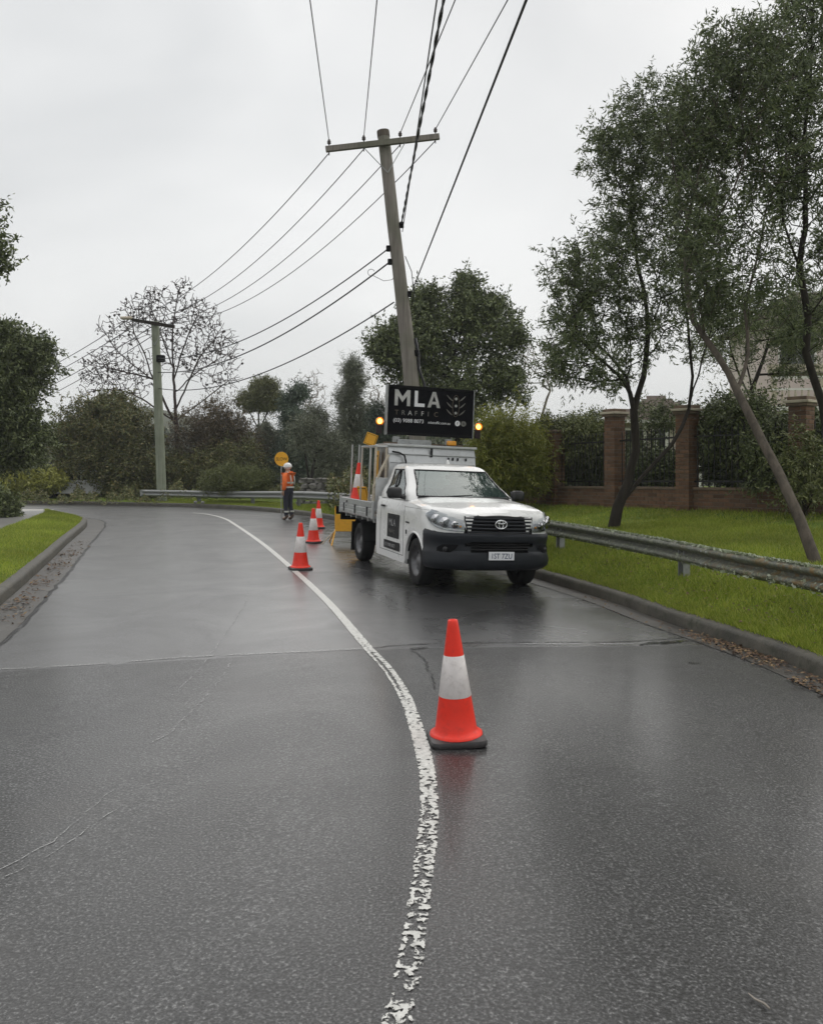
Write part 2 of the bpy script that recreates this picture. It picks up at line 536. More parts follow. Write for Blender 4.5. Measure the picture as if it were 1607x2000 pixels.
leaf_mat('fallen_leaf', (0.05, 0.025, 0.015), (0.11, 0.06, 0.03), (0.22, 0.15, 0.07), 0.6, 0.1)
leaf_mat('lichen', (0.20, 0.23, 0.13), (0.36, 0.40, 0.28), (0.50, 0.53, 0.42), 0.8, 0.1)

# ================================================================ GROUND, ROAD, KERBS
CENTRE = catmull([(-2.0, -6), (-1.2, -3), (-0.45, 0), (-0.17, 1.5), (-0.044, 2.49), (-0.006, 2.79), (0.045, 3.34), (0.087, 4.03),
                  (0.082, 4.57), (0.037, 5.17), (-0.05, 5.97), (-0.205, 6.78), (-0.418, 7.59), (-1.02, 10.0), (-1.91, 13.13),
                  (-3.16, 17.3), (-4.75, 22.2), (-5.55, 24.5), (-6.35, 26.2), (-7.2, 27.3), (-9.2, 28.7), (-12, 29.7), (-18, 30.6), (-32, 31.2)], 0.12)
_ct = np.gradient(CENTRE, axis=0); _ct /= np.linalg.norm(_ct, axis=1)[:, None]
_cn = np.stack([_ct[:, 1], -_ct[:, 0]], 1)          # to the right of travel

def side_dist(xy):
    """signed distance to the centre line, + to the right (outer) side"""
    xy = np.atleast_2d(xy)
    out = np.empty(len(xy))
    for i in range(0, len(xy), 4000):
        b = xy[i:i + 4000]
        d = b[:, None, :] - CENTRE[None]
        q = (d ** 2).sum(2)
        k = q.argmin(1)
        dd = d[np.arange(len(b)), k]
        out[i:i + 4000] = np.sign((dd * _cn[k]).sum(1)) * np.sqrt(q[np.arange(len(b)), k])
    return out

def road_z(xy):
    s = side_dist(xy)
    soft = np.sqrt(s * s + 0.16) - 0.4
    return np.where(s > 0, -0.036 * np.minimum(soft, 4.2), -0.016 * np.minimum(soft, 5.0))

def rz1(x, y):
    return float(road_z(np.array([[x, y]]))[0])

RKERB = catmull([(3.05, -6), (3.5, 0), (3.55, 4), (3.43, 6.85), (3.2, 8.1), (2.90, 9.16), (2.57, 10.7), (1.94, 12.7), (1.35, 14.6), (0.45, 17.4),
                 (-0.75, 21.2), (-2.22, 24.9), (-4.34, 28.4), (-8.0, 32.6), (-12.2, 34.7), (-18, 36.2), (-32, 37.2)], 0.3)
LKERB = catmull([(-3.4, -6), (-3.55, 0), (-3.75, 4), (-4.2, 7), (-5.0, 10.0), (-6.37, 14.5), (-7.25, 17.3), (-8.5, 21.4), (-8.95, 22.7), (-9.35, 23.7), (-9.9, 24.6), (-10.7, 25.4), (-11.5, 26.0)], 0.25)

def normals2(poly, side):
    t = np.gradient(poly, axis=0); t /= np.linalg.norm(t, axis=1)[:, None]
    return np.stack([t[:, 1], -t[:, 0]], 1) * side
RN = normals2(RKERB, 1)
LN = normals2(LKERB, -1)
RKZ = road_z(RKERB)
LKZ = road_z(LKERB)

# ---- materials of the big surfaces
def asphalt():
    t = NT('asphalt')
    g = t.node('ShaderNodeNewGeometry')
    sp = t.node('ShaderNodeSeparateXYZ'); t.link(g.outputs['Position'], sp.inputs[0])
    pos = g.outputs['Position']
    # the resurfaced length begins at a cross joint
    j = t.math('SUBTRACT', sp.outputs[1], t.math('MULTIPLY_ADD', sp.outputs[0], 0.2, 7.52))
    wob = t.math('MULTIPLY_ADD', t.noise(3.0, 3, 0.6, vec=pos), 0.08, -0.04)
    far = t.maprange(t.math('ADD', j, wob), -0.012, 0.012)
    grit = t.noise(82, 2, 0.6, vec=pos)
    grit2 = t.noise(48, 3, 0.6, vec=pos)
    cn = t.ramp(grit, [(0.36, (0.006, 0.006, 0.006)), (0.50, (0.027, 0.027, 0.0275)), (0.60, (0.066, 0.066, 0.0665)), (0.72, (0.185, 0.185, 0.183))])
    cf = t.ramp(grit, [(0.32, (0.028, 0.028, 0.029)), (0.55, (0.066, 0.066, 0.068)), (0.78, (0.14, 0.14, 0.142))])
    col = t.mix(far, cn, cf)
    big = t.noise(0.55, 4, 0.6, vec=pos, dist=0.6)
    col = t.mix(1.0, col, t.maprange(big, 0.3, 0.7, 0.78, 1.22), 'MULTIPLY')
    warm = t.maprange(t.noise(0.9, 4, 0.6, vec=pos), 0.55, 0.75, 0.0, 0.35)
    col = t.mix(warm, col, (0.055, 0.050, 0.045))
    # pale flecks of bare stone
    vor = t.node('ShaderNodeTexVoronoi'); vor.inputs['Scale'].default_value = 17
    t.link(pos, vor.inputs['Vector'])
    fl = t.math('MULTIPLY', t.maprange(vor.outputs['Distance'], 0.045, 0.03), t.maprange(grit2, 0.55, 0.62))
    col = t.mix(t.math('MULTIPLY', fl, t.math('SUBTRACT', 1.0, far)), col, (0.42, 0.41, 0.38))
    h = t.math('ADD', t.math('MULTIPLY', grit, 0.6), t.math('MULTIPLY', grit2, 0.5))
    # outer lane past the joint: wetter and smoother, with tree and truck shade painted in
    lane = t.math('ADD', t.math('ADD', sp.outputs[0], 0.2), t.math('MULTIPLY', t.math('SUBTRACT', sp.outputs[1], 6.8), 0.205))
    wet_shade = t.math('MULTIPLY', far, t.maprange(t.math('ADD', lane, t.math('MULTIPLY', wob, 6.0)), 0.05, 0.8, smooth=True))
    col = t.mix(t.math('MULTIPLY', wet_shade, 0.45), col, (0.018, 0.018, 0.019))
    bp = t.node('ShaderNodeBump'); bp.inputs['Distance'].default_value = 0.008
    t.link(h, bp.inputs['Height']); t.link(t.math('SUBTRACT', t.maprange(far, 0, 1, 1.0, 0.45), t.math('MULTIPLY', wet_shade, 0.2)), bp.inputs['Strength'])
    wet = t.noise(0.8, 4, 0.6, vec=pos, dist=0.8)
    # wheel paths hold a different film of water
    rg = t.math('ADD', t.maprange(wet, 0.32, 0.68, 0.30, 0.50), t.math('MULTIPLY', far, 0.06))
    rg = t.math('SUBTRACT', rg, t.math('MULTIPLY', wet_shade, 0.20))
    return t.done(t.bsdf(col, rg, 0, t.maprange(far, 0, 1, 0.35, 0.75), bp.outputs[0], t.maprange(far, 0, 1, 0.36, 0.50), t.maprange(far, 0, 1, 0.19, 0.25)))
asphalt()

def lawn():
    t = NT('lawn')
    g = t.node('ShaderNodeNewGeometry'); pos = g.outputs['Position']
    a = t.noise(1.6, 5, 0.65, vec=pos)
    b = t.noise(28, 3, 0.7, vec=pos)
    col = t.ramp(a, [(0.28, (0.055, 0.105, 0.013)), (0.5, (0.120, 0.175, 0.020)), (0.72, (0.23, 0.235, 0.045))])
    col = t.mix(1.0, col, t.maprange(b, 0.3, 0.7, 0.55, 1.35), 'MULTIPLY')
    col = t.mix(t.maprange(t.noise(0.9, 5, 0.7, vec=pos), 0.60, 0.72, 0.0, 0.6), col, (0.075, 0.06, 0.03))
    return t.done(t.bsdf(col, 0.9, 0, 0.2, t.bump(b, 0.8, 0.03)))
lawn()

def ground_mat():
    t = NT('terrain')
    g = t.node('ShaderNodeNewGeometry'); pos = g.outputs['Position']
    a = t.noise(0.25, 5, 0.65, vec=pos)
    col = t.ramp(a, [(0.3, (0.030, 0.032, 0.014)), (0.6, (0.050, 0.058, 0.020)), (0.8, (0.065, 0.055, 0.03))])
    return t.done(t.bsdf(col, 0.95, 0, 0.2, t.bump(t.noise(9, 4, 0.7, vec=pos), 0.6, 0.05)))
ground_mat()

def paint():
    """worn road paint: solid in the distance, flaking off where traffic cuts the bend close to the camera"""
    t = NT('road_paint')
    uvn = t.node('ShaderNodeUVMap')
    sp = t.node('ShaderNodeSeparateXYZ'); t.link(uvn.outputs[0], sp.inputs[0])
    u, v = sp.outputs[0], sp.outputs[1]        # u across 0..1, v = metres along
    g = t.node('ShaderNodeNewGeometry'); pos = g.outputs['Position']
    n = t.noise(33, 4, 0.6, vec=pos, dist=0.4)
    n2 = t.noise(9, 3, 0.6, vec=pos)
    m = t.math('ADD', t.math('MULTIPLY', n, 0.75), t.math('MULTIPLY', n2, 0.25))
    yy = t.node('ShaderNodeSeparateXYZ'); t.link(pos, yy.inputs[0])
    Y = yy.outputs[1]
    thr = t.node('ShaderNodeFloatCurve')
    c = thr.mapping.curves[0]
    # distance 0..12 m -> threshold (higher = more paint gone)
    for px, py in ((0.0, 0.505), (0.2, 0.505), (0.27, 0.495), (0.325, 0.47), (0.36, 0.45), (0.40, 0.42), (0.45, 0.43), (0.50, 0.43), (0.60, 0.44), (0.66, 0.40), (0.8, 0.37)):
        c.points.new(px, py)
    c.points[0].location = (0, 0.505); c.points[len(c.points) - 1].location = (1, 0.36)
    thr.mapping.update()
    t.link(t.math('DIVIDE', Y, 12.0, clamp=True), thr.inputs['Value'])
    # a bald streak along the middle-left of the stripe
    mid = t.math('ABSOLUTE', t.math('SUBTRACT', u, t.math('MULTIPLY_ADD', t.noise(2.2, 2, 0.5, vec=pos), 0.3, 0.24)))
    bald = t.maprange(mid, 0.05, 0.20, 0.16, 0.0)
    near = t.math('MULTIPLY', t.maprange(Y, 8.0, 7.0), t.math('ADD', t.maprange(Y, 5.6, 6.4), t.math('MULTIPLY', t.maprange(Y, 4.4, 4.0), 0.35), clamp=True))
    th = t.math('ADD', thr.outputs[0], t.math('MULTIPLY', bald, near))
    edge = t.math('MULTIPLY', t.maprange(t.math('ABSOLUTE', t.math('SUBTRACT', u, 0.5)), 0.38, 0.5), 0.09)
    th = t.math('ADD', th, edge)
    a = t.maprange(t.math('SUBTRACT', m, th), -0.012, 0.014)
    col = t.ramp(t.noise(30, 3, 0.6, vec=pos), [(0.3, (0.42, 0.415, 0.39)), (0.7, (0.68, 0.675, 0.64))])
    sh = t.bsdf(col, 0.42, 0, 0.45, t.bump(n, 0.4, 0.003))
    tr = t.node('ShaderNodeBsdfTransparent')
    mx = t.node('ShaderNodeMixShader')
    t.link(a, mx.inputs[0]); t.link(tr.outputs[0], mx.inputs[1]); t.link(sh, mx.inputs[2])
    return t.done(mx.outputs[0])
paint()
def seal(name, c, rough, thr, scale, lo=0.0):
    """thin broken line of filler, dirt, water or painted sky reflection on the road"""
    t = NT(name)
    g = t.node('ShaderNodeNewGeometry'); pos = g.outputs['Position']
    n = t.noise(scale, 4, 0.65, vec=pos)
    a = t.math('MULTIPLY', t.maprange(n, thr - 0.09, thr + 0.09, lo, 1.0), t.maprange(t.noise(70, 2, 0.6, vec=pos), 0.40, 0.56, 0.15, 1.0))
    sh = t.bsdf(c, rough, 0, 0.35)
    tr = t.node('ShaderNodeBsdfTransparent')
    mx = t.node('ShaderNodeMixShader')
    t.link(a, mx.inputs[0]); t.link(tr.outputs[0], mx.inputs[1]); t.link(sh, mx.inputs[2])
    return t.done(mx.outputs[0])
seal('crack_dark', (0.018, 0.018, 0.018), 0.5, 0.42, 6)
seal('joint_pale', (0.26, 0.26, 0.255), 0.3, 0.45, 5)
seal('water_film', (0.03, 0.03, 0.03), 0.04, 0.40, 7)
seal('scratch_pale', (0.36, 0.36, 0.355), 0.6, 0.46, 6)
seal('seam_faint', (0.025, 0.025, 0.025), 0.5, 0.50, 5)
seal('joint_sky_glint', (0.42, 0.42, 0.42), 0.12, 0.44, 6)  # sky reflected in the joint's water, painted as a pale colour

# ---- terrain sheet to the horizon, with hills far behind
def terrain():
    xs = np.concatenate([np.linspace(-900, -60, 22), np.linspace(-50, 50, 26), np.linspace(60, 900, 22)])
    ys = np.concatenate([np.linspace(-300, -20, 8), np.linspace(-10, 70, 20), np.linspace(85, 1200, 30)])
    X, Y = np.meshgrid(xs, ys)
    Z = np.full_like(X, -0.30)
    Z -= 0.02 * np.clip(Y - 45, 0, 100)
    me_v = np.stack([X, Y, Z], 2).reshape(-1, 3)
    nx = len(xs)
    fs = []
    for i in range(len(ys) - 1):
        for k in range(nx - 1):
            fs.append((i * nx + k, i * nx + k + 1, (i + 1) * nx + k + 1, (i + 1) * nx + k))
    o = link_mesh('ground', np_mesh('ground', me_v, np.array(fs), 4), MATS['terrain'], smooth=True)
    tag(o, kind='structure')
terrain()

def hill():
    """a wooded ridge a few hundred metres off"""
    rnd = random.Random(5)
    rows = []
    for k in range(9):
        q = k / 8
        row = []
        for i in range(90):
            x = -420 + i * 9.5
            h = (21 + 9 * math.sin(x * 0.011 + 1.2) + 4 * math.sin(x * 0.047)) * (1.0 if x < -110 else max(0.25, 1 - (x + 110) / 90)) + rnd.uniform(-0.9, 0.9)
            row.append((x, 260 + 90 * q + 12 * math.sin(x * 0.02), -3 + (h + 3) * math.sin(q * math.pi / 2) ** 0.8 + rnd.uniform(-0.6, 0.6) * (q > 0)))
        rows.append(row)
    back = [(p[0], p[1] + 90, -4) for p in rows[-1]]
    o = MB().grid(rows + [back]).build('hills', MATS['terrain'], smooth=True)
    tag(o, kind='structure')
hill()

# ---- road surface
def road():
    xs = np.arange(-33, 5.01, 0.22)
    ys = np.arange(-6, 39.01, 0.22)
    X, Y = np.meshgrid(xs, ys)
    xy = np.stack([X.ravel(), Y.ravel()], 1)
    z = road_z(xy)
    v = np.column_stack([xy, z])
    nx = len(xs)
    i, k = np.meshgrid(np.arange(len(ys) - 1), np.arange(nx - 1), indexing='ij')
    a = (i * nx + k).ravel()
    f = np.stack([a, a + 1, a + nx + 1, a + nx], 1)
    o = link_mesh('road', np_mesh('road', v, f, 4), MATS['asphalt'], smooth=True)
    return tag(o, kind='structure')
ROAD = road()

def strip(name, poly, width, mat, parent, lift=0.004, uv=False, smooth=True, wfun=None):
    """flat strip that follows the road surface"""
    poly = np.asarray(poly, float)
    t = np.gradient(poly, axis=0); t /= np.linalg.norm(t, axis=1)[:, None] + 1e-9
    n = np.stack([t[:, 1], -t[:, 0]], 1)
    cols = 4
    V = []
    for c in range(cols + 1):
        w = width if wfun is None else np.array([wfun(i / (len(poly) - 1)) for i in range(len(poly))])[:, None] * width
        V.append(poly + n * (c / cols - 0.5) * w)
    V = np.stack(V, 1)
    xy = V.reshape(-1, 2)
    v = np.column_stack([xy, road_z(xy) + lift])
    m = cols + 1
    fs = np.array([(i * m + k, i * m + k + 1, (i + 1) * m + k + 1, (i + 1) * m + k) for i in range(len(poly) - 1) for k in range(cols)])
    me = np_mesh(name, v, fs, 4)
    if uv:
        L = np.concatenate([[0], np.cumsum(np.linalg.norm(np.diff(poly, axis=0), axis=1))])
        U = np.stack([np.tile(np.arange(m) / cols, len(poly)), np.repeat(L, m)], 1)
        lay = me.uv_layers.new(name='UVMap')
        lay.data.foreach_set('uv', U[fs.ravel()].astype(np.float32).ravel())
    return link_mesh(name, me, MATS[mat], parent, smooth)

sel = (CENTRE[:, 1] > 1.0) & (CENTRE[:, 0] > -7.3)
strip('lane_line', CENTRE[sel], 0.095, 'road_paint', ROAD, 0.004, uv=True)

def px_ground(pts, step=0.15):
    """photo ground pixels -> smooth world polyline on the road"""
    w = []
    for (x, y) in pts:
        Y = F * CAM_H / (y - YH)
        for _ in range(3):
            Y = F * (CAM_H - rz1((x - CX) / F * Y, Y)) / (y - YH)
        w.append(((x - CX) / F * Y, Y))
    return catmull(w, step)

rnd = random.Random(11)
def jitter(poly, a):
    r = np.random.default_rng(3)
    return poly + r.normal(0, a, poly.shape)
J1 = px_ground([(-60, 1312), (100, 1303), (200, 1297), (370, 1284), (560, 1275), (715, 1268)], 0.06)
J2 = px_ground([(715, 1268), (830, 1258), (1000, 1255), (1200, 1254), (1345, 1246)], 0.06)
strip('cross_joint', jitter(J1, 0.006), 0.05, 'joint_pale', ROAD, 0.004)
strip('cross_joint', jitter(J2, 0.006), 0.032, 'crack_dark', ROAD, 0.004)
strip('sky_glint_line', jitter(px_ground([(1010, 1259), (1120, 1259), (1240, 1259)], 0.05), 0.004), 0.06, 'joint_sky_glint', ROAD, 0.007, wfun=lambda q: 0.35 + 0.65 * math.sin(q * math.pi))  # thin puddle at the joint, its sky glint put into the colour
strip('pot_hole', jitter(px_ground([(1245, 1260), (1290, 1257), (1345, 1252)], 0.05), 0.01), 0.10, 'water_film', ROAD, 0.007, wfun=lambda q: 0.3 + 0.7 * math.sin(q * math.pi))
strip('pot_hole', jitter(px_ground([(1340, 1295), (1355, 1296), (1372, 1297)], 0.03), 0.006), 0.05, 'water_film', ROAD, 0.007, wfun=lambda q: 0.2 + 0.8 * math.sin(q * math.pi))
strip('crack', jitter(px_ground([(800, 1268), (825, 1285), (838, 1310), (852, 1345)], 0.04), 0.008), 0.016, 'crack_dark', ROAD, 0.006)
strip('crack', jitter(px_ground([(800, 1268), (818, 1267), (835, 1266)], 0.04), 0.006), 0.07, 'crack_dark', ROAD, 0.006)
strip('crack', jitter(px_ground([(640, 1090), (700, 1130), (760, 1170), (800, 1190)], 0.1), 0.02), 0.009, 'seam_faint', ROAD, 0.004)
strip('crack', jitter(px_ground([(1120, 1160), (1200, 1195), (1290, 1222)], 0.1), 0.015), 0.012, 'seam_faint', ROAD, 0.004)
strip('scratch', jitter(px_ground([(487, 1130), (480, 1175), (460, 1210), (425, 1260), (395, 1300), (338, 1358)], 0.08), 0.006), 0.010, 'scratch_pale', ROAD, 0.003)
strip('scratch', jitter(px_ground([(455, 1290), (420, 1340), (385, 1378), (340, 1425), (292, 1452)], 0.05), 0.008), 0.010, 'scratch_pale', ROAD, 0.003)
strip('scratch', jitter(px_ground([(240, 1530), (160, 1595), (100, 1645), (20, 1690), (-20, 1720)], 0.05), 0.007), 0.006, 'scratch_pale', ROAD, 0.003)
strip('scratch', jitter(px_ground([(225, 1580), (130, 1650), (40, 1700), (0, 1718)], 0.05), 0.006), 0.006, 'scratch_pale', ROAD, 0.003)
# dark seam where the old edge line was cut out beside the paint

# ---- kerbs and gutters
def kerb(name, poly, nrm, zb, prof, mat, flip=False):
    rows = []
    for p, n, z in zip(poly, nrm, zb):
        rows.append([(p[0] + n[0] * s, p[1] + n[1] * s, z + h) for s, h in prof])
    o = MB().grid(rows).build(name, MATS[mat], smooth=True, angle=40)
    return tag(o, kind='structure')
KP = [(0.0, -0.04), (0.012, 0.10), (0.03, 0.135), (0.06, 0.15), (0.15, 0.153), (0.17, 0.10)]
kerb('kerb_right', RKERB, RN, RKZ, KP, 'kerb_concrete')
kerb('kerb_left', LKERB, LN, LKZ, KP, 'kerb_concrete')
GP = [(-0.30, 0.005), (-0.15, 0.0055), (0.0, 0.006)]
GPL = [(-0.45, 0.005), (-0.2, 0.0055), (0.0, 0.006)]
def gutter(name, poly, nrm, prof):
    rows = []
    for p, n in zip(poly, nrm):
        pts = [(p[0] + n[0] * s, p[1] + n[1] * s) for s, h in prof]
        zz = road_z(np.array(pts))
        rows.append([(q[0], q[1], z + h) for q, z, (s, h) in zip(pts, zz, prof)])
    o = MB().grid(rows).build(name, MATS['gutter_concrete'], smooth=True)
    return tag(o, kind='structure')
gutter('gutter_right', RKERB, RN, GP)
gutter('gutter_left', LKERB, LN, GPL)
strip('seam', jitter(LKERB[LKERB[:, 1] > 3] - LN[LKERB[:, 1] > 3] * 0.47, 0.012), 0.05, 'crack_dark', ROAD, 0.008)

# ---- right verge: rises behind the kerb to the brick fence
VS = [0.15, 0.4, 0.8, 1.4, 2.2, 3.0, 4.0, 5.0, 6.5, 9, 14, 22, 34]
VH = [0.135, 0.20, 0.33, 0.42, 0.52, 0.60, 0.70, 0.80, 0.86, 0.9, 0.95, 1.0, 1.0]
def verge_h(s):
    return np.interp(s, VS, VH)
def verge_f(ky):
    """the bank flattens out round the bend"""
    return np.interp(ky, [23, 30], [1.0, 0.12])
def verge_zz(s, ky):
    h = verge_h(s)
    return 0.135 + (h - 0.135) * verge_f(ky)
def verge_z(x, y):
    d = RKERB - np.array([x, y])
    q = (d ** 2).sum(1); k = q.argmin()
    return float(RKZ[k] + verge_zz(math.sqrt(q[k]), RKERB[k, 1]))
def verge():
    rows = []
    for p, n, z in zip(RKERB, RN, RKZ):
        r = []
        for s, h in zip(VS, VH):
            x, y = p + n * s
            b = 0.03 * math.sin(x * 1.3 + y * 0.7) * min(1, s / 3)
            r.append((x, y, z + float(verge_zz(s, p[1])) + b))
        rows.append(r)
    o = MB().grid(rows).build('verge_right', MATS['lawn'], smooth=True)
    tag(o, kind='structure')
verge()

# ---- left verge, footpath, driveway
PATH_IN = catmull([(-5.2, -6), (-5.3, 0), (-5.5, 5), (-6.6, 10), (-8.0, 14.5), (-9.3, 18.5), (-10.4, 22.5), (-11.0, 24.6), (-11.5, 26.0)], 0.25)
def resample(poly, n):
    L = np.concatenate([[0], np.cumsum(np.linalg.norm(np.diff(poly, axis=0), axis=1))])
    q = np.linspace(0, L[-1], n)
    return np.stack([np.interp(q, L, poly[:, i]) for i in range(2)], 1)
NL = 140
_a = resample(LKERB + LN * 0.15, NL); _az = road_z(_a) + 0.137
_b = resample(PATH_IN, NL)
_bz = road_z(resample(LKERB, NL)) + 0.21
rows = []
for i in range(NL):
    rows.append([(*(_a[i] * (1 - q) + _b[i] * q), _az[i] * (1 - q) + _bz[i] * q + 0.05 * math.sin(q * math.pi)) for q in np.linspace(0, 1, 7)])
tag(MB().grid(rows).build('verge_left', MATS['lawn'], smooth=True), kind='structure')
LEFT_ROWS = np.array(rows)
rows = []
for i in range(NL):
    t = _b[min(i + 1, NL - 1)] - _b[max(i - 1, 0)]; t /= np.linalg.norm(t)
    n = np.array([-t[1], t[0]])
    rows.append([(*(_b[i] + n * s), _bz[i] + h) for s, h in ((0, -0.02), (0.01, 0.01), (1.2, 0.015), (1.9, 0.02), (1.91, -0.05))])
tag(MB().grid(rows).build('footpath', MATS['path_concrete']), kind='structure')
rows = []
for i in range(NL):
    t = _b[min(i + 1, NL - 1)] - _b[max(i - 1, 0)]; t /= np.linalg.norm(t)
    n = np.array([-t[1], t[0]])
    rows.append([(*(_b[i] + n * s), _bz[i] + h) for s, h in ((1.88, -0.03), (2.3, 0.02), (6, 0.05), (14, 0.0))])
tag(MB().grid(rows).build('garden_bed', MATS['soil'], smooth=True), kind='structure')
# pale concrete driveway slab crossing to the road
dv = [(-11.35, 25.6), (-12.0, 27.6), (-26.0, 28.9), (-26.0, 26.6), (-12.9, 26.1)]
m = MB(); m.prism([(p[0], p[1]) for p in dv], -0.2, 0.10, 'z')
tag(m.build('driveway', MATS['drive_concrete']), kind='structure')

# ---- grass blades (nobody could count them)
def blades(name, pts, hgt, wid, seed, mat='grass_blade'):
    r = np.random.default_rng(seed)
    n = len(pts)
    a = r.uniform(0, 2 * np.pi, n)
    h = hgt * r.uniform(0.5, 1.25, n)
    w = wid * r.uniform(0.7, 1.3, n)
    lean = r.normal(0, 0.55, (n, 2)) * h[:, None]
    d = np.stack([np.cos(a), np.sin(a)], 1) * w[:, None] / 2
    b0 = pts.copy(); b0[:, :2] -= d; b0[:, 2] -= 0.01
    b1 = pts.copy(); b1[:, :2] += d; b1[:, 2] -= 0.01
    tp = pts.copy(); tp[:, :2] += lean; tp[:, 2] += h
    v = np.stack([b0, b1, tp], 1).reshape(-1, 3)
    f = np.arange(n * 3).reshape(-1, 3)
    return link_mesh(name, np_mesh(name, v, f, 3), MATS[mat])
def verge_points(n, y0, y1, s0, s1, seed):
    r = np.random.default_rng(seed)
    idx = np.where((RKERB[:, 1] > y0) & (RKERB[:, 1] < y1))[0]
    k = r.uniform(idx[0], idx[-1] - 0.001, n)
    i = k.astype(int); f = (k - i)[:, None]
    p = RKERB[i] * (1 - f) + RKERB[i + 1] * f
    nn = RN[i] * (1 - f) + RN[i + 1] * f
    z = RKZ[i] * (1 - f[:, 0]) + RKZ[i + 1] * f[:, 0]
    s = s0 + (s1 - s0) * r.random(n)
    xy = p + nn * s[:, None]
    zz = z + verge_zz(s, p[:, 1]) + 0.03 * np.sin(xy[:, 0] * 1.3 + xy[:, 1] * 0.7) * np.minimum(1, s / 3)
    return np.column_stack([xy, zz])
g1 = verge_points(130000, 5.0, 15, 0.15, 4.5, 1)
g2 = verge_points(50000, 13, 24, 0.15, 7.0, 2)
g3 = verge_points(40000, 21, 34.6, 0.15, 2.2, 4)
g4 = verge_points(26000, 5.0, 14, 0.12, 0.34, 6)
pts = np.concatenate([g1, g2, g3, g4])
big = np.concatenate([verge_points(9000, 5.0, 20, 0.15, 5.5, 9), verge_points(3500, 5.0, 16, 0.08, 0.26, 12), verge_points(2500, 5.0, 16, 0.74, 1.0, 14)])
tag(blades('grass_right', pts, 0.062, 0.014, 3), 'short green lawn grass behind the right kerb and guardrail', 'grass', kind='stuff')
tag(blades('grass_tufts', big, 0.085, 0.013, 8), 'longer grass tufts dotted through the right hand lawn', 'grass', kind='stuff')
r = np.random.default_rng(21)
k = r.integers(0, NL - 1, 70000)
ok = (LEFT_ROWS[k, 0, 1] > 7.5)
k = k[ok]; f = r.random(len(k)); q = r.random(len(k)) * 5.999; qi = q.astype(int); qf = (q - qi)[:, None]
A = LEFT_ROWS[k, qi] * (1 - qf) + LEFT_ROWS[k, qi + 1] * qf
B = LEFT_ROWS[k + 1, qi] * (1 - qf) + LEFT_ROWS[k + 1, qi + 1] * qf
tag(blades('grass_left', A * (1 - f[:, None]) + B * f[:, None], 0.06, 0.012, 5), 'short green grass on the strip between left kerb and footpath', 'grass', kind='stuff')

# ---- fallen leaves in the gutters
def litter(name, pts, size, seed, label):
    r = np.random.default_rng(seed)
    n = len(pts)
    a = r.uniform(0, 2 * np.pi, n)
    L = size * r.uniform(0.6, 1.4, n); W = L * r.uniform(0.35, 0.7, n)
    ux = np.stack([np.cos(a), np.sin(a), r.normal(0, 0.25, n)], 1)
    uy = np.stack([-np.sin(a), np.cos(a), r.normal(0, 0.25, n)], 1)
    c = pts.copy(); c[:, 2] += 0.012 + r.random(n) * 0.02
    v = np.stack([c - ux * L[:, None] / 2, c + uy * W[:, None] / 2, c + ux * L[:, None] / 2, c - uy * W[:, None] / 2], 1).reshape(-1, 3)
    f = np.arange(n * 4).reshape(-1, 4)
    o = link_mesh(name, np_mesh(name, v, f, 4), MATS['fallen_leaf'])
    return tag(o, label, 'leaves', kind='stuff')
def gutter_pts(poly, nrm, n, y0, y1, s0, s1, seed, clump=0.0):
    r = np.random.default_rng(seed)
    idx = np.where((poly[:, 1] > y0) & (poly[:, 1] < y1))[0]
    k = r.uniform(idx[0], idx[-1] - 0.001, n)
    if clump:
        keep = np.sin(k * 0.9) + np.sin(k * 2.3 + 1) + r.normal(0, 0.4, n) > clump
        k = k[keep]
    i = k.astype(int); f = (k - i)[:, None]
    p = poly[i] * (1 - f) + poly[i + 1] * f
    nn = nrm[i]
    s = s0 + (s1 - s0) * r.beta(1.3, 2.0, len(k))
    xy = p - nn * s[:, None]
    return np.column_stack([xy, road_z(xy)])
lp = np.concatenate([gutter_pts(LKERB, LN, 900, 8.5, 16.5, 0.02, 0.42, 1, 0.3), gutter_pts(LKERB, LN, 260, 8.5, 18, 0.1, 0.5, 2)])
litter('leaf_litter', lp, 0.05, 3, 'wet brown fallen leaves lying along the left gutter')
rp = np.concatenate([gutter_pts(RKERB, RN, 420, 6.0, 9.0, 0.01, 0.30, 4), gutter_pts(RKERB, RN, 300, 7.0, 8.6, 0.01, 0.34, 5), gutter_pts(RKERB, RN, 260, 5.0, 7.0, 0.24, 0.36, 7), gutter_pts(RKERB, RN, 120, 5.5, 12, 0.0, 0.4, 6)])
litter('leaf_litter', rp, 0.038, 8, 'brown and straw coloured fallen leaves along the right gutter')
gl = verge_points(900, 5.0, 13, 0.15, 1.3, 31)
gl[:, 2] += 0.03
litter('leaf_litter', gl, 0.035, 9, 'dry leaves scattered on the grass edge above the right kerb')

# ================================================================ TEXT HELPER
def text_mesh(name, s, size, mat, parent, M, extrude=0.001, spacing=1.0, align='LEFT', xscale=1.0):
    cu = bpy.data.curves.new(name, 'FONT')
    cu.body = s; cu.size = size; cu.extrude = extrude; cu.space_character = spacing
    cu.align_x = align; cu.align_y = 'BOTTOM_BASELINE'
    cu.resolution_u = 3
    ob = bpy.data.objects.new(name, cu)
    COL.objects.link(ob)
    bpy.context.view_layer.update()
    me = bpy.data.meshes.new_from_object(ob.evaluated_get(bpy.context.evaluated_depsgraph_get()))
    bpy.data.objects.remove(ob); bpy.data.curves.remove(cu)
    me.name = name
    me.materials.clear()
    me.transform(M @ Matrix.Diagonal((xscale, 1, 1, 1)))
    return link_mesh(name, me, mat, parent)
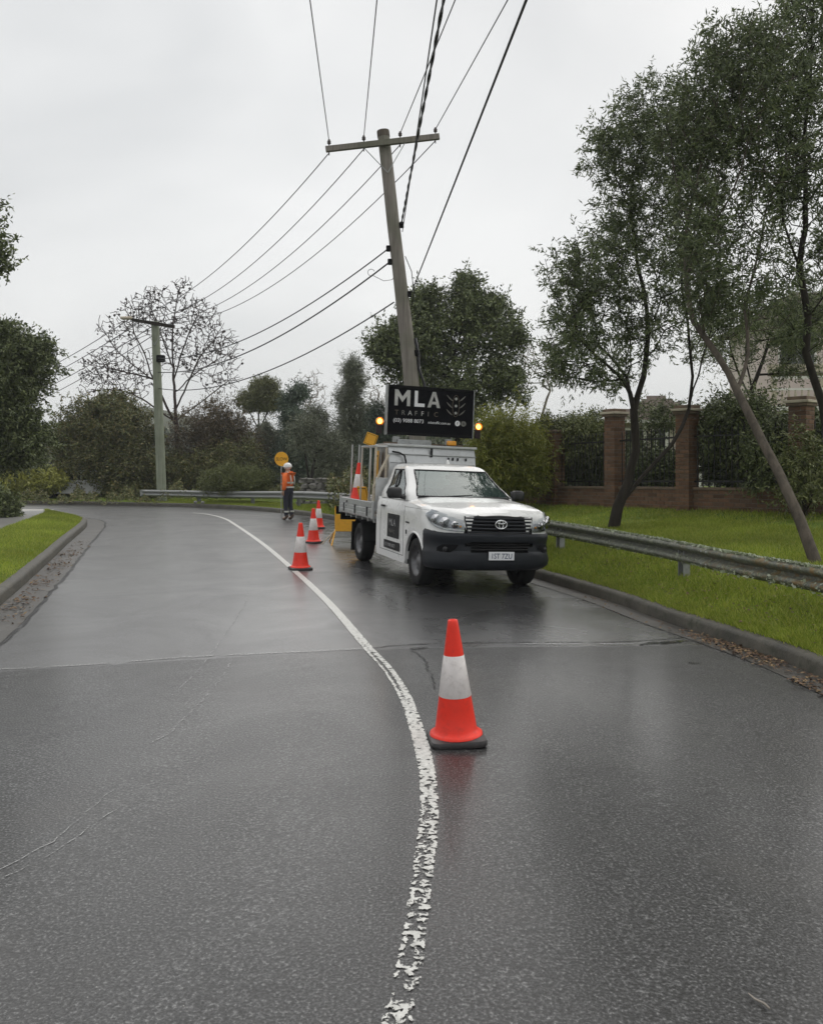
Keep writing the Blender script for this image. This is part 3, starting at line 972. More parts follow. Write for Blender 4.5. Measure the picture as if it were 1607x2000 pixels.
# text in a vertical plane that faces local -Y (towards the camera): x right, z up
def FACE(x, y, z, rz=0.0, bold=0):
    return Matrix.Translation((x, y, z)) @ Matrix.Rotation(rz, 4, 'Z') @ Matrix.Rotation(math.radians(90), 4, 'X')

# ================================================================ UTILITY TRUCK
TH, ROLL = math.radians(18.6), math.radians(2.3)
TRUCK_MAT = Matrix.Rotation(TH, 4, 'Z') @ Matrix.Rotation(ROLL, 4, 'Y')
# driver-side front tyre stands at local (-0.755, 0.95, 0)
_wl = Vector((0.15, 11.62, 0)); _wl.z = rz1(_wl.x, _wl.y) + 0.004
_off = TRUCK_MAT @ Vector((-0.755, 0.95, 0))
TRUCK = empty('utility_truck', (0, 0, 0), 0, 'white single cab utility truck with aluminium tray and raised black message board', 'truck')
TRUCK.matrix_world = Matrix.Translation(_wl - _off) @ TRUCK_MAT
def TL(x, y, z):
    """truck-local point to world"""
    return TRUCK.matrix_world @ Vector((x, y, z))
bpy.context.view_layer.update()

def corner(y):
    return float(np.interp(y, [0.085, 0.10, 0.13, 0.19, 0.28, 0.38, 0.50, 0.7, 0.95, 1.3, 3.0], [0.40, 0.50, 0.62, 0.725, 0.805, 0.852, 0.878, 0.892, 0.897, 0.887, 0.885]))
def itp(y, ys, vs):
    return float(np.interp(y, ys, vs))
AX, WR, AR = 0.95, 0.335, 0.405
def arch_z(y, base):
    d = abs(y - AX)
    return max(base, WR + math.sqrt(max(0, AR * AR - d * d))) if d < AR else base
def body_profile(y):
    w = corner(y)
    zb = arch_z(y, 0.25)
    hood = itp(y, [0.085, 0.13, 0.3, 0.7, 1.25, 3.0], [1.045, 1.072, 1.130, 1.195, 1.248, 1.24])
    ft = itp(y, [0.085, 0.13, 0.3, 0.7, 1.25, 3.0], [1.025, 1.045, 1.095, 1.145, 1.185, 1.185])
    sh = ft - 0.075
    wt = w - itp(y, [0.085, 0.2, 0.5, 3.0], [0.03, 0.05, 0.075, 0.085])
    pts = [(w - 0.12, zb), (w - 0.012, zb), (w, max(zb + 0.02, 0.36)), (w + 0.006, max(zb + 0.04, 0.62)), (w + 0.008, max(zb + 0.05, 0.80)),
           (w - 0.004, max(sh - 0.03, zb + 0.07)), (w - 0.022, sh + 0.035), (wt, ft), (wt - 0.06, ft + 0.022), (wt * 0.72, hood - 0.012), (wt * 0.36, hood), (0, hood + 0.004)]
    return pts
ys = sorted(set([0.085, 0.10, 0.13, 0.16, 0.19, 0.235, 0.28, 0.33, 0.38, 0.44, 0.50] + [0.54 + 0.024 * i for i in range(35)] + [1.36, 1.37, 1.5, 1.7, 1.9, 2.1, 2.3, 2.5, 2.7, 2.85, 2.90]))
rows = []
for y in ys:
    p = body_profile(y)
    rows.append([(-x, y, z) for x, z in p] + [(x, y, z) for x, z in reversed(p[:-1])])
NPR = 12
body = MB().grid(rows, skip=lambda i, j: (ys[i] > 1.30 and 7 <= j <= 2 * NPR - 2 - 8) or (ys[i] < 0.60 and (j < 4 or j > 2 * NPR - 2 - 5)))
# close the cab's rear wall and cowl
body.prism([(-0.87, 0.30), (0.87, 0.30), (0.87, 1.18), (-0.87, 1.18)], 2.885, 2.898, 'y')
o = body.build('body', MATS['white_paint'], TRUCK, smooth=True, angle=38)
# door cut lines, sill and flared arch lips
for sx in (-1, 1):
    d = MB()
    def side(y, z, off=0.003):
        pr = body_profile(y)
        xs_ = [q[0] for q in pr[1:8]]; zs_ = [q[1] for q in pr[1:8]]
        return (sx * (float(np.interp(z, zs_, xs_)) + off), y, z)
    for line in ([(1.47, q) for q in np.linspace(0.36, 1.16, 12)], [(2.66, q) for q in np.linspace(0.36, 1.16, 12)], [(q, 0.36) for q in np.linspace(1.47, 2.66, 14)], ):
        d.tube([side(a, b, -0.001) for a, b in line], 0.0045, 5)
    for line in ([(q, 1.08) for q in np.linspace(0.5, 1.44, 14)],):
        d.tube([side(a, b, -0.002) for a, b in line], 0.003, 5)
    d.build('door_seam', MATS['matte_black'], TRUCK)
    lip = [(sx * (corner(AX + math.cos(a) * 0.41) + 0.004), AX + math.cos(a) * 0.41, WR + math.sin(a) * 0.41) for a in np.linspace(-0.18, math.pi - 0.12, 26)]
    MB().tube(lip, 0.016, 8).build('wheel_arch', MATS['white_paint'], TRUCK, smooth=True)
    # inner wheel well
    MB().grid([[(sx * x, AX + math.cos(a) * 0.40, WR + math.sin(a) * 0.40) for a in np.linspace(-0.2, math.pi + 0.2, 18)] for x in (0.50, 0.86)]).build('wheel_well', MATS['matte_black'], TRUCK)
    h = MB()
    h.box(side(2.52, 1.045, 0.022), (0.028, 0.17, 0.035), 0.01)
    h.build('door_handle', MATS['black_plastic'], TRUCK, smooth=True)
    # badges on the front guard
    for k in range(4):
        MB().box(side(1.22 + k * 0.045, 0.86, 0.004), (0.004, 0.022, 0.024)).build('badge_letter', MATS['decal_dark'], TRUCK)
    MB().box(side(1.33, 0.72, 0.004), (0.004, 0.05, 0.06)).build('badge', MATS['decal_dark'], TRUCK)
# door signs on the driver's side
def side_M(y, z, off):
    pr = body_profile(y)
    x = float(np.interp(z, [q[1] for q in pr[1:8]], [q[0] for q in pr[1:8]])) + off
    return Matrix.Translation((-x, y, z)) @ Matrix.Rotation(math.radians(-90), 4, 'Z') @ Matrix.Rotation(math.radians(90), 4, 'X')
dm = MB(); dm.box((0, 0, 0), (0.56, 0.40, 0.003), 0.001)
dec = MB().box((0, 0, 0), (0.58, 0.36, 0.004), 0.001, M=side_M(1.96, 0.76, 0.008)).build('door_sign', MATS['decal_dark'], TRUCK)
dm = side_M(1.96, 0.76, 0.012)
text_mesh('lettering', 'MLA', 0.15, MATS['decal_text'], dec, dm @ Matrix.Translation((-0.20, 0.00, 0.001)), xscale=1.15)
text_mesh('lettering', 'TRAFFIC', 0.07, MATS['sign_text_dim'], dec, dm @ Matrix.Translation((-0.20, -0.11, 0.001)), spacing=1.2)
dec = MB().box((0, 0, 0), (0.80, 0.125, 0.004), 0.001, M=side_M(2.02, 0.46, 0.010)).build('door_sign', MATS['decal_dark'], TRUCK)
text_mesh('lettering', '(03) 9088 8073', 0.075, MATS['decal_text'], dec, side_M(2.02, 0.46, 0.014) @ Matrix.Translation((-0.34, -0.027, 0.001)), xscale=1.15)

# ---- cab
CZ = [1.17, 1.243, 1.315, 1.395, 1.475, 1.555, 1.625, 1.668, 1.70, 1.722, 1.734]
CYF = [1.19, 1.265, 1.375, 1.505, 1.635, 1.765, 1.865, 1.945, 2.03, 2.15, 2.32]
CW = [0.845, 0.84, 0.81, 0.755, 0.725, 0.697, 0.676, 0.655, 0.62, 0.56, 0.45]
CYR = [2.905, 2.905, 2.90, 2.89, 2.885, 2.875, 2.865, 2.85, 2.82, 2.75, 2.62]
FRX = [0.0, 0.2, 0.4, 0.6, 0.78, 0.875]
def cab_row(i, inset=0.0):
    z, yf, w, yr = CZ[i], CYF[i] + inset, CW[i] - inset, CYR[i] - inset
    half = [(w * q, yf + 0.13 * q ** 2.4) for q in FRX]
    half += [(w * 0.95, yf + 0.165), (w * 0.99, yf + 0.215), (w, yf + 0.27)]         # 6,7,8 A pillar
    for q in (0.07, 0.35, 0.62, 0.80, 0.86, 0.96):                                       # 9..14 side
        half.append((w, (yf + 0.27) + (yr - 0.09 - yf - 0.27) * q))
    half += [(w * 0.985, yr - 0.04), (w * 0.94, yr - 0.005), (w * 0.84, yr), (w * 0.5, yr), (0, yr)]   # 15..19
    zz = z + (0.004 if inset else 0)
    right = [(x, y, zz + (0.012 * (1 - (x / w) ** 2) if i > 6 else 0)) for x, y in half]
    left = [(-x, y, z_) for x, y, z_ in right[1:-1]]
    return right + left[::-1]
HN = 20
M2 = 2 * HN - 2
def sidx(j):
    """fold the loop index to the half index (face between j and j+1)"""
    return j if j < HN - 1 else M2 - 1 - j
def is_glass(i, j):
    h = sidx(j)
    if 1 <= i <= 6 - 1 and h <= 4: return 'screen'
    if 1 <= i <= 5 - 1 + 1 and 9 <= h <= 11 and i <= 5: return 'side'
    if 2 <= i <= 5 and h == 18: return 'rear'
    return None
crow = [cab_row(i) for i in range(len(CZ))]
cab = MB().grid(crow, close=True, skip=lambda i, j: is_glass(i, j) is not None)
top = crow[-1]
cab.add(top, [tuple(range(M2))])
cab.build('cab', MATS['white_paint'], TRUCK, smooth=True, angle=40)
irow = [cab_row(i, 0.022) for i in range(len(CZ) - 1)]
lin = MB().grid(irow, close=True, skip=lambda i, j: is_glass(i, j) is not None)
lin.add(irow[-1], [tuple(range(M2))])
lin.build('headlining', MATS['interior'], TRUCK, smooth=True)
def glass_patch(kind, name, mat, sgn=None):
    m = MB()
    vs, ids, fs = [], {}, []
    for i in range(len(CZ) - 1):
        for j in range(M2):
            if is_glass(i, j) != kind: continue
            if sgn is not None and (j < HN - 1) != (sgn > 0): continue
            q = []
            for (a, b) in ((i, j), (i, (j + 1) % M2), (i + 1, (j + 1) % M2), (i + 1, j)):
                if (a, b) not in ids:
                    ids[(a, b)] = len(vs); vs.append(crow[a][b])
                q.append(ids[(a, b)])
            fs.append(tuple(q))
    m.add(vs, fs)
    g = m.build(name, MATS[mat], TRUCK, smooth=True)
    # rubber surround
    ed = {}
    for f in fs:
        for k in range(4):
            e = tuple(sorted((f[k], f[(k + 1) % 4]))); ed[e] = ed.get(e, 0) + 1
    seal_ = MB()
    for e, c in ed.items():
        if c == 1:
            seal_.tube([vs[e[0]], vs[e[1]]], 0.013 if kind == 'screen' else 0.011, 6)
    seal_.build('seal', MATS['black_plastic'], g, smooth=True)
    return g
glass_patch('screen', 'windscreen', 'windscreen_glass')
glass_patch('side', 'side_window', 'side_glass', 1)
glass_patch('side', 'side_window', 'side_glass', -1)
glass_patch('rear', 'rear_window', 'side_glass')
# the divider bar of the door glass
for sx in (-1, 1):
    a = (sx * 0.835, 2.20, 1.25); b = (sx * 0.690, 2.36, 1.62)
    MB().tube([a, b], 0.016, 6).build('window_bar', MATS['black_plastic'], TRUCK)
# cabin furniture
MB().box((0, 1.54, 1.15), (1.50, 0.52, 0.18), 0.05).build('dashboard', MATS['interior'], TRUCK, smooth=True)
MB().box((0, 2.1, 0.55), (1.6, 1.5, 0.10), 0.02).build('cabin_floor', MATS['interior'], TRUCK)
for sx in (-0.40, 0.40):
    s = empty('seat', (sx, 2.3, 0.6)); s.parent = TRUCK
    MB().box((0, 0, 0.15), (0.50, 0.50, 0.18), 0.06).build('cushion', MATS['seat_fabric'], s, smooth=True)
    MB().box((0, 0, 0), (0.48, 0.14, 0.62), 0.06, M=Matrix.Translation((0, 0.28, 0.50)) @ Matrix.Rotation(-0.22, 4, 'X')).build('backrest', MATS['seat_fabric'], s, smooth=True)
    MB().box((0, 0.37, 0.90), (0.26, 0.10, 0.19), 0.045).build('headrest', MATS['seat_fabric'], s, smooth=True)
sw = MB()
swM = Matrix.Translation((-0.40, 1.86, 1.20)) @ Matrix.Rotation(math.radians(60), 4, 'X')
ring = [(0.185 * math.cos(a), 0.185 * math.sin(a), 0) for a in np.linspace(0, 2 * math.pi, 25)]
sw.tube(ring, 0.014, 6, False, swM); sw.bar(swM @ Vector((-0.18, 0, 0)), swM @ Vector((0.18, 0, 0)), 0.03, 0.02)
sw.build('steering_wheel', MATS['black_plastic'], TRUCK, smooth=True)
MB().box((0, 1.86, 1.53), (0.22, 0.03, 0.07), 0.012).build('mirror', MATS['black_plastic'], TRUCK, smooth=True)
# wipers and cowl
wp = MB()
wp.tube([(-0.55, 1.285, 1.235), (-0.20, 1.265, 1.258), (0.10, 1.285, 1.275)], 0.008, 6)
wp.tube([(0.05, 1.25, 1.235), (0.32, 1.28, 1.253), (0.58, 1.335, 1.26)], 0.008, 6)
wp.build('wiper', MATS['matte_black'], TRUCK)
MB().grid([[(x, 1.20 + 0.13 * (abs(x) / 0.8) ** 2.4, z) for x in np.linspace(-0.74, 0.74, 15)] for z in (1.239, 1.251)] + [[(x, 1.30 + 0.13 * (abs(x) / 0.8) ** 2.4, 1.253) for x in np.linspace(-0.74, 0.74, 15)]]).build('cowl', MATS['black_plastic'], TRUCK)
# shark-fin aerial on the roof edge
MB().prism([(0.0, 1.72), (0.10, 1.72), (0.085, 1.805), (0.06, 1.81)], -0.012, 0.012, 'x', M=Matrix.Translation((0.10, 2.28, 0))).build('aerial', MATS['white_paint'], TRUCK)
# door mirrors
for sx in (-1, 1):
    mh = MB()
    mh.box((0, 0, 0), (0.225, 0.11, 0.165), 0.05, M=Matrix.Translation((sx * 1.005, 1.62, 1.275)) @ Matrix.Rotation(sx * 0.12, 4, 'Z'), seg=4)
    mh.tube([(sx * 0.80, 1.60, 1.20), (sx * 0.88, 1.60, 1.215), (sx * 0.95, 1.61, 1.24)], [0.04, 0.034, 0.035], 8)
    hh = mh.build('door_mirror', MATS['black_plastic'], TRUCK, smooth=True)
    MB().box((sx * 1.005, 1.676, 1.275), (0.19, 0.004, 0.125), 0.0015).build('mirror_glass', MATS['chrome'], hh)

# ---- bumper: a lofted plastic shell wrapping to the wheel arches
PL = [(0.0, 0.0), (0.15, 0.003), (0.30, 0.012), (0.42, 0.025), (0.50, 0.042), (0.58, 0.068), (0.66, 0.108), (0.74, 0.165), (0.80, 0.232), (0.85, 0.31), (0.885, 0.40), (0.905, 0.485), (0.912, 0.545)]
BZ = [0.835, 0.805, 0.778, 0.752, 0.695, 0.680, 0.630, 0.570, 0.555, 0.515, 0.455, 0.405, 0.365, 0.335, 0.31]
BO = [-0.045, -0.010, 0.010, 0.012, -0.004, -0.012, -0.016, -0.012, 0.006, 0.012, 0.016, 0.012, -0.004, -0.03, -0.075]
def bump_row(k):
    half = []
    for i, (x, y) in enumerate(PL):
        a = PL[max(i - 1, 0)]; b = PL[min(i + 1, len(PL) - 1)]
        tx, ty = b[0] - a[0], b[1] - a[1]
        L = math.hypot(tx, ty); nx, ny = ty / L, -tx / L
        off = BO[k] * (1.0 if i < 9 else 0.6)
        z = BZ[k]
        if k == 0: z = 0.805 + 0.03 * max(0, (i - 5)) / 7
        if k == 1: z = 0.790 + 0.025 * max(0, (i - 5)) / 7
        # bar under the fog lamps sits forward at the corners
        if 6 <= i <= 9 and 10 <= k <= 12: off += 0.018
        half.append((x + nx * off, y + ny * off, z))
    left = [(-x, y, z) for x, y, z in half[1:]][::-1]
    return left + half
brow = [bump_row(k) for k in range(len(BZ))]
NB = len(PL)
def bskip(i, j):
    h = j - (NB - 1) if j >= NB - 1 else (NB - 2) - j       # face index outwards from centre
    if 4 <= i <= 7 and h <= 2: return True                  # lower intake
    if i in (5,) and h == 3: return True
    return False
BUMP = MB().grid(brow, skip=bskip).build('front_bumper', MATS['bumper_plastic'], TRUCK, smooth=True, angle=45)
MB().box((0, 0.10, 0.628), (1.12, 0.02, 0.19)).build('intake_backing', MATS['matte_black'], BUMP)
for sx in (-1, 1):
    rows_ = []
    for q in np.linspace(0, 1, 10):
        x = float(np.interp(q, [0, 1], [0.585, 0.815])); y = float(np.interp(x, [p_[0] for p_ in PL], [p_[1] for p_ in PL]))
        lo = 0.640 - 0.125 * min(1, q * 1.7) ** 0.7; hi = 0.652 - 0.05 * max(0, q - 0.75) / 0.25
        rows_.append([(sx * (x + 0.004), y - 0.006, lo + (hi - lo) * v_) for v_ in (0, 0.33, 0.66, 1)])
    MB().grid(rows_).build('fog_recess_shade', MATS['matte_black'], BUMP, smooth=True)  # shade of the fog lamp recess, put on as a flat black patch
for zz in (0.592, 0.628, 0.664):
    MB().tube([(x, 0.035 + 0.05 * (abs(x) / 0.5) ** 2, zz) for x in np.linspace(-0.46, 0.46, 13)], 0.008, 6).build('intake_slat', MATS['black_plastic'], BUMP)
for sx in (-1, 1):
    fl = MB().lathe([(0.001, 0.0), (0.030, 0.0), (0.040, -0.02), (0.042, -0.03)], 16, Matrix.Translation((sx * 0.725, 0.138, 0.585)) @ Matrix.Rotation(math.radians(90), 4, 'X'))
    fl.build('fog_lamp_blank', MATS['black_plastic'], BUMP, smooth=True)
    MB().tube([(sx * x, y - 0.012, 0.455) for x, y in PL[5:10]], [0.005, 0.011, 0.012, 0.011, 0.004], 8).build('bumper_lip', MATS['galv'], BUMP, smooth=True)
# number plate
PLT = MB().box((0, -0.028, 0.515), (0.372, 0.008, 0.112), 0.003).build('number_plate', MATS['plate_white'], TRUCK)
text_mesh('lettering', '1ST 7ZU', 0.098, MATS['plate_text'], PLT, FACE(0, -0.0335, 0.482), align='CENTER', xscale=0.86)
MB().box((0, -0.0, 0.515), (0.39, 0.04, 0.13), 0.006).build('plate_holder', MATS['matte_black'], TRUCK)

# ---- grille
GR = MB()
GR.grid([[(x, 0.072 + 0.024 * (abs(x) / 0.5) ** 2.2 + (z - 0.80) * 0.04, z) for x in np.linspace(-0.50, 0.50, 17)] for z in (0.80, 1.03)])
GR = GR.build('grille', MATS['matte_black'], TRUCK)
def gy(x, z): return 0.045 + 0.045 * (abs(x) / 0.5) ** 2.2 + (z - 0.80) * 0.12
for zz, rr in ((0.822, 0.012), (0.868, 0.0145), (0.915, 0.0145), (0.962, 0.0145), (1.006, 0.014)):
    xe = 0.46 + (zz - 0.80) * 0.12
    MB().tube([(x, gy(x, zz), zz) for x in np.linspace(-xe, xe, 19)], rr, 8).build('grille_bar', MATS['bumper_plastic'], GR, smooth=True)
fr = [(x, gy(x, 1.027), 1.027) for x in np.linspace(-0.495, 0.495, 15)]
fr2 = [(x, gy(x, 0.803), 0.803) for x in np.linspace(0.45, -0.45, 15)]
MB().tube(fr + fr2 + [fr[0]], 0.011, 8).build('grille_frame', MATS['black_plastic'], GR, smooth=True)
# round emblem of three interlaced ovals
EM = empty('emblem', (0, 0.018, 0.930)); EM.parent = TRUCK
def oval(a, b, cz, r, name):
    pts = [(a * math.cos(t), 0, cz + b * math.sin(t)) for t in np.linspace(0, 2 * math.pi, 33)]
    MB().tube(pts, r, 8, False).build(name, MATS['chrome'], EM, smooth=True)
oval(0.083, 0.057, 0, 0.0085, 'oval'); oval(0.032, 0.053, 0.0, 0.0075, 'oval'); oval(0.060, 0.020, 0.030, 0.0075, 'oval')
MB().lathe([(0.0, 0), (1, 0), (1, 0.004), (0, 0.004)], 28, Matrix.Translation((0, 0.012, 0)) @ Matrix.Rotation(math.radians(90), 4, 'X') @ Matrix.Diagonal((0.08, 0.055, 1, 1))).build('backing', MATS['black_plastic'], EM)

# ---- headlights
HYS = [0.098, 0.11, 0.13, 0.16, 0.20, 0.25, 0.31, 0.38, 0.45, 0.52]
HLO = [0.822, 0.823, 0.825, 0.830, 0.838, 0.850, 0.872, 0.905, 0.950, 1.005]
HHI = [1.012, 1.022, 1.032, 1.043, 1.054, 1.066, 1.080, 1.092, 1.098, 1.070]
for sx in (-1, 1):
    def hp(q, v, off):
        y = HYS[q]; lo, hi = HLO[q], HHI[q]
        ya, yb = HYS[max(q - 1, 0)], HYS[min(q + 1, len(HYS) - 1)]
        tx, ty = corner(yb) - corner(ya), yb - ya
        L = math.hypot(tx, ty)
        lean = 0.045 * max(0.0, v - 0.5) / 0.5
        return (sx * (corner(y) + ty / L * (off - lean) + 0.008), y - tx / L * (off - lean), lo + (hi - lo) * v)
    hl = empty('headlight', (0, 0, 0)); hl.parent = TRUCK
    MB().grid([[hp(q, v, 0.004) for v in (0, 0.25, 0.5, 0.75, 1)] for q in range(len(HYS))]).build('housing', MATS['lamp_inner'], hl, smooth=True)
    for q, v, r in ((2, 0.42, 0.050), (4, 0.46, 0.072), (6, 0.50, 0.066)):
        c = hp(q, v, 0.004)
        a = math.atan2(sx * (c[0] * sx - 0.35), 0.9 - c[1]) * 0.55
        bowl = [(r * s_, -0.004 - 0.030 * (1 - s_) ) for s_ in (1.0, 0.85, 0.65, 0.4, 0.15)]
        MM = Matrix.Translation((c[0], c[1] - 0.018, c[2])) @ Matrix.Rotation(a, 4, 'Z') @ Matrix.Rotation(math.radians(90), 4, 'X') @ Matrix.Diagonal((1, 1, 0.4, 1))
        MB().lathe(bowl, 18, MM).build('reflector', MATS['reflector'], hl, smooth=True)
    MB().grid([[hp(q, v, 0.010) for v in (0.05, 0.16)] for q in range(0, 8)]).build('reflector_strip', MATS['reflector'], hl, smooth=True)
    c = hp(1, 0.35, 0.012)
    MB().sphere(c, 0.016, 8, 6).build('indicator', MATS['amber_plastic'], hl, smooth=True)
    MB().grid([[hp(q, v, 0.016 + 0.010 * math.sin(v * math.pi)) for v in (0, 0.25, 0.5, 0.75, 1)] for q in range(len(HYS))]).build('lens', MATS['lens_glass'], hl, smooth=True)

# ---- wheels
def wheel(x, y, flip, name='wheel'):
    w = empty(name, (x, y, WR)); w.parent = TRUCK
    M0 = Matrix.Rotation(math.radians(90) * flip, 4, 'Y')
    ty = MB().lathe([(0.205, -0.095), (0.25, -0.108), (0.30, -0.108), (0.323, -0.098), (0.334, -0.075), (0.335, 0.0), (0.334, 0.075), (0.323, 0.098), (0.30, 0.108), (0.25, 0.108), (0.205, 0.095)], 40, M0, caps=False)
    ty.build('tyre', MATS['rubber'], w, smooth=True)
    rm = MB().lathe([(0.21, 0.10), (0.207, 0.085), (0.195, 0.06), (0.18, 0.03), (0.165, 0.02), (0.12, 0.045), (0.085, 0.055), (0.07, 0.06), (0.05, 0.075), (0.03, 0.08), (0.0, 0.082)], 32, M0, caps=False)
    rm.build('rim', MATS['steel_rim'], w, smooth=True)
    for k in range(8):
        a = 2 * math.pi * k / 8
        MB().sphere((0, 0, 0), 0.02, 10, 6, M=M0 @ Matrix.Translation((0.148 * math.cos(a), 0.148 * math.sin(a), 0.030)) @ Matrix.Rotation(a, 4, 'Z') @ Matrix.Diagonal((0.8, 1.5, 0.35, 1))).build('rim_hole', MATS['matte_black'], w)
    return w
for yy in (AX, AX + 3.085):
    wheel(-0.765, yy, -1); wheel(0.765, yy, 1)

# ---- chassis
ch = MB()
for sx in (-0.42, 0.42):
    ch.box((sx, 3.0, 0.56), (0.09, 4.5, 0.16), 0.01)
ch.box((0, AX, 0.36), (1.3, 0.12, 0.10), 0.02); ch.box((0, 4.035, 0.345), (1.3, 0.14, 0.14), 0.04)
ch.box((-0.55, 3.15, 0.50), (0.30, 0.5, 0.22), 0.03); ch.box((0, 0.80, 0.42), (0.95, 0.9, 0.20), 0.05); ch.box((0, 1.9, 0.40), (1.50, 1.5, 0.22), 0.03)
ch.build('chassis', MATS['matte_black'], TRUCK)
for sx in (-0.77, 0.77):
    MB().box((sx, 4.45, 0.40), (0.26, 0.012, 0.52), 0.004).build('mud_flap', MATS['rubber'], TRUCK)
    MB().grid([[(sx + dx, 4.035 + math.cos(a) * 0.40, WR + math.sin(a) * 0.40) for a in np.linspace(0.15, math.pi - 0.1, 16)] for dx in (-0.13, 0.13)]).build('mudguard', MATS['black_plastic'], TRUCK, smooth=True)

# ---- aluminium tray
TY0, TY1, TW = 3.02, 5.30, 0.93
MB().box((0, (TY0 + TY1) / 2, 0.815), (2 * TW - 0.02, TY1 - TY0 - 0.02, 0.05), 0.006).build('tray_floor', MATS['alu_tread'], TRUCK)
tb = MB()
for k in range(6):
    tb.box((0, TY0 + 0.2 + k * 0.38, 0.755), (1.7, 0.05, 0.07), 0.004)
tb.build('tray_bearer', MATS['alu'], TRUCK)
def dropside(M, L):
    d = MB()
    prof = [(0.0, 0.0), (0.022, 0.0), (0.03, 0.012), (0.03, 0.065), (0.02, 0.072), (0.02, 0.085), (0.03, 0.092), (0.03, 0.15), (0.02, 0.157), (0.02, 0.17), (0.03, 0.178), (0.03, 0.26), (0.025, 0.272), (0.005, 0.272), (0.0, 0.265)]
    d.prism([(-L / 2 + 0, 0)] and prof, -L / 2, L / 2, 'y')
    s = d.build('dropside', MATS['alu'], TRUCK)
    s.matrix_local = M
    for q in (-0.36, 0.0, 0.36):
        MB().box((0.036, q * L, 0.10), (0.018, 0.035, 0.16), 0.005).build('latch', MATS['black_plastic'], s)
    return s
Ls = TY1 - TY0 - 0.06
dropside(Matrix.Translation((TW - 0.03, (TY0 + TY1) / 2, 0.80)), Ls)
dropside(Matrix.Translation((-TW + 0.03, (TY0 + TY1) / 2, 0.80)) @ Matrix.Rotation(math.pi, 4, 'Z'), Ls)
dropside(Matrix.Translation((0, TY1 - 0.03, 0.80)) @ Matrix.Rotation(math.pi / 2, 4, 'Z'), 2 * TW - 0.08)
for sx in (-1, 1):
    for yy in (TY0 + 0.02, TY1 - 0.02):
        MB().box((sx * (TW - 0.012), yy, 0.935), (0.045, 0.045, 0.31), 0.006).build('tray_post', MATS['alu'], TRUCK)
# headboard
hb = MB()
hb.box((0, TY0 + 0.02, 1.20), (1.78, 0.03, 0.56), 0.004)
hb.build('headboard', MATS['alu'], TRUCK)
MB().box((0.0, 5.33, 0.70), (1.80, 0.03, 0.13), 0.008).build('rear_bar', MATS['matte_black'], TRUCK)
for sx in (-0.72, 0.72):
    MB().box((sx, 5.352, 0.70), (0.30, 0.02, 0.09), 0.005).build('tail_light', MATS['red_plastic'], TRUCK)

# ---- tool box behind the cab
bx0, bx1 = -0.66, 0.90
tbx = MB()
tbx.prism([(3.08, 0.84), (3.98, 0.84), (3.98, 2.02), (3.16, 2.02), (3.12, 1.90), (3.08, 1.72)], bx0, bx1, 'x')
TBX = tbx.build('tool_box', MATS['alu'], TRUCK)
MB().box(((bx0 + bx1) / 2, 3.56, 2.035), (bx1 - bx0 + 0.06, 0.90, 0.04), 0.008).build('lid', MATS['alu_tread'], TBX)
MB().box(((bx0 + bx1) / 2, 3.095, 1.885), (bx1 - bx0 + 0.02, 0.012, 0.016), 0.003, M=None).build('seam_trim', MATS['galv'], TBX)
MB().box(((bx0 + bx1) / 2, 3.066, 1.74), (bx1 - bx0 - 0.04, 0.012, 0.012), 0.002).build('seam_trim', MATS['galv'], TBX)
MB().box((0.09, 3.095, 1.93), (0.045, 0.012, 0.15), 0.004).build('latch', MATS['decal_dark'], TBX)
for xx in (0.40, 0.48, 0.57, 0.72):
    MB().box((xx, 3.085, 1.835), (0.026, 0.02, 0.05), 0.004).build('vent', MATS['decal_dark'], TBX)
MB().tube([(-0.62, 3.06, 1.92), (-0.50, 3.04, 1.905), (-0.41, 3.03, 1.86), (-0.385, 3.02, 1.76), (-0.39, 3.0, 1.68), (-0.40, 2.96, 1.60)], 0.016, 8).build('hose', MATS['rubber'], TBX, smooth=True)

# ---- variable message board on the tool box
VB = empty('message_board', (0.0, 3.45, 0)); VB.parent = TRUCK
vx, vz0, vz1, vw = 0.185, 2.225, 3.075, 1.58
fr = MB()
fr.box((vx, 0.06, (vz0 + vz1) / 2), (vw, 0.12, vz1 - vz0), 0.012)
fr.build('cabinet', MATS['sign_black'], VB)
for sx in (-1, 1):
    MB().box((vx + sx * (vw / 2 + 0.008), 0.06, (vz0 + vz1) / 2), (0.016, 0.13, vz1 - vz0 + 0.012), 0.003).build('edge_trim', MATS['galv'], VB)
for zz in (vz0 + 0.02, vz1 - 0.02):
    MB().box((vx, -0.002, zz), (vw - 0.01, 0.012, 0.045), 0.003).build('face_rim', MATS['matte_black'], VB)
for xx in (-0.42, 0.55):
    MB().box((xx, 0.06, 2.12), (0.10, 0.10, 0.15), 0.008).build('mount', MATS['galv'], VB)
MB().box((vx - 0.30, 0.0, 2.10), (0.62, 0.10, 0.10), 0.01).build('control_box', MATS['galv'], VB)
MB().box((0.06, -0.02, 2.075), (1.45, 0.05, 0.035), 0.006).build('mount_rail', MATS['timber_brown'], VB)
yv = -0.0045
def vt(s, x, z, size, mat, sp=1.0, xs=1.0, al='LEFT'):
    # a touch of weight: the same lettering offset slightly
    text_mesh('lettering', s, size, MATS[mat], VB, FACE(vx - vw / 2 + x, yv, vz0 + z), 0.0012, sp, al, xs)
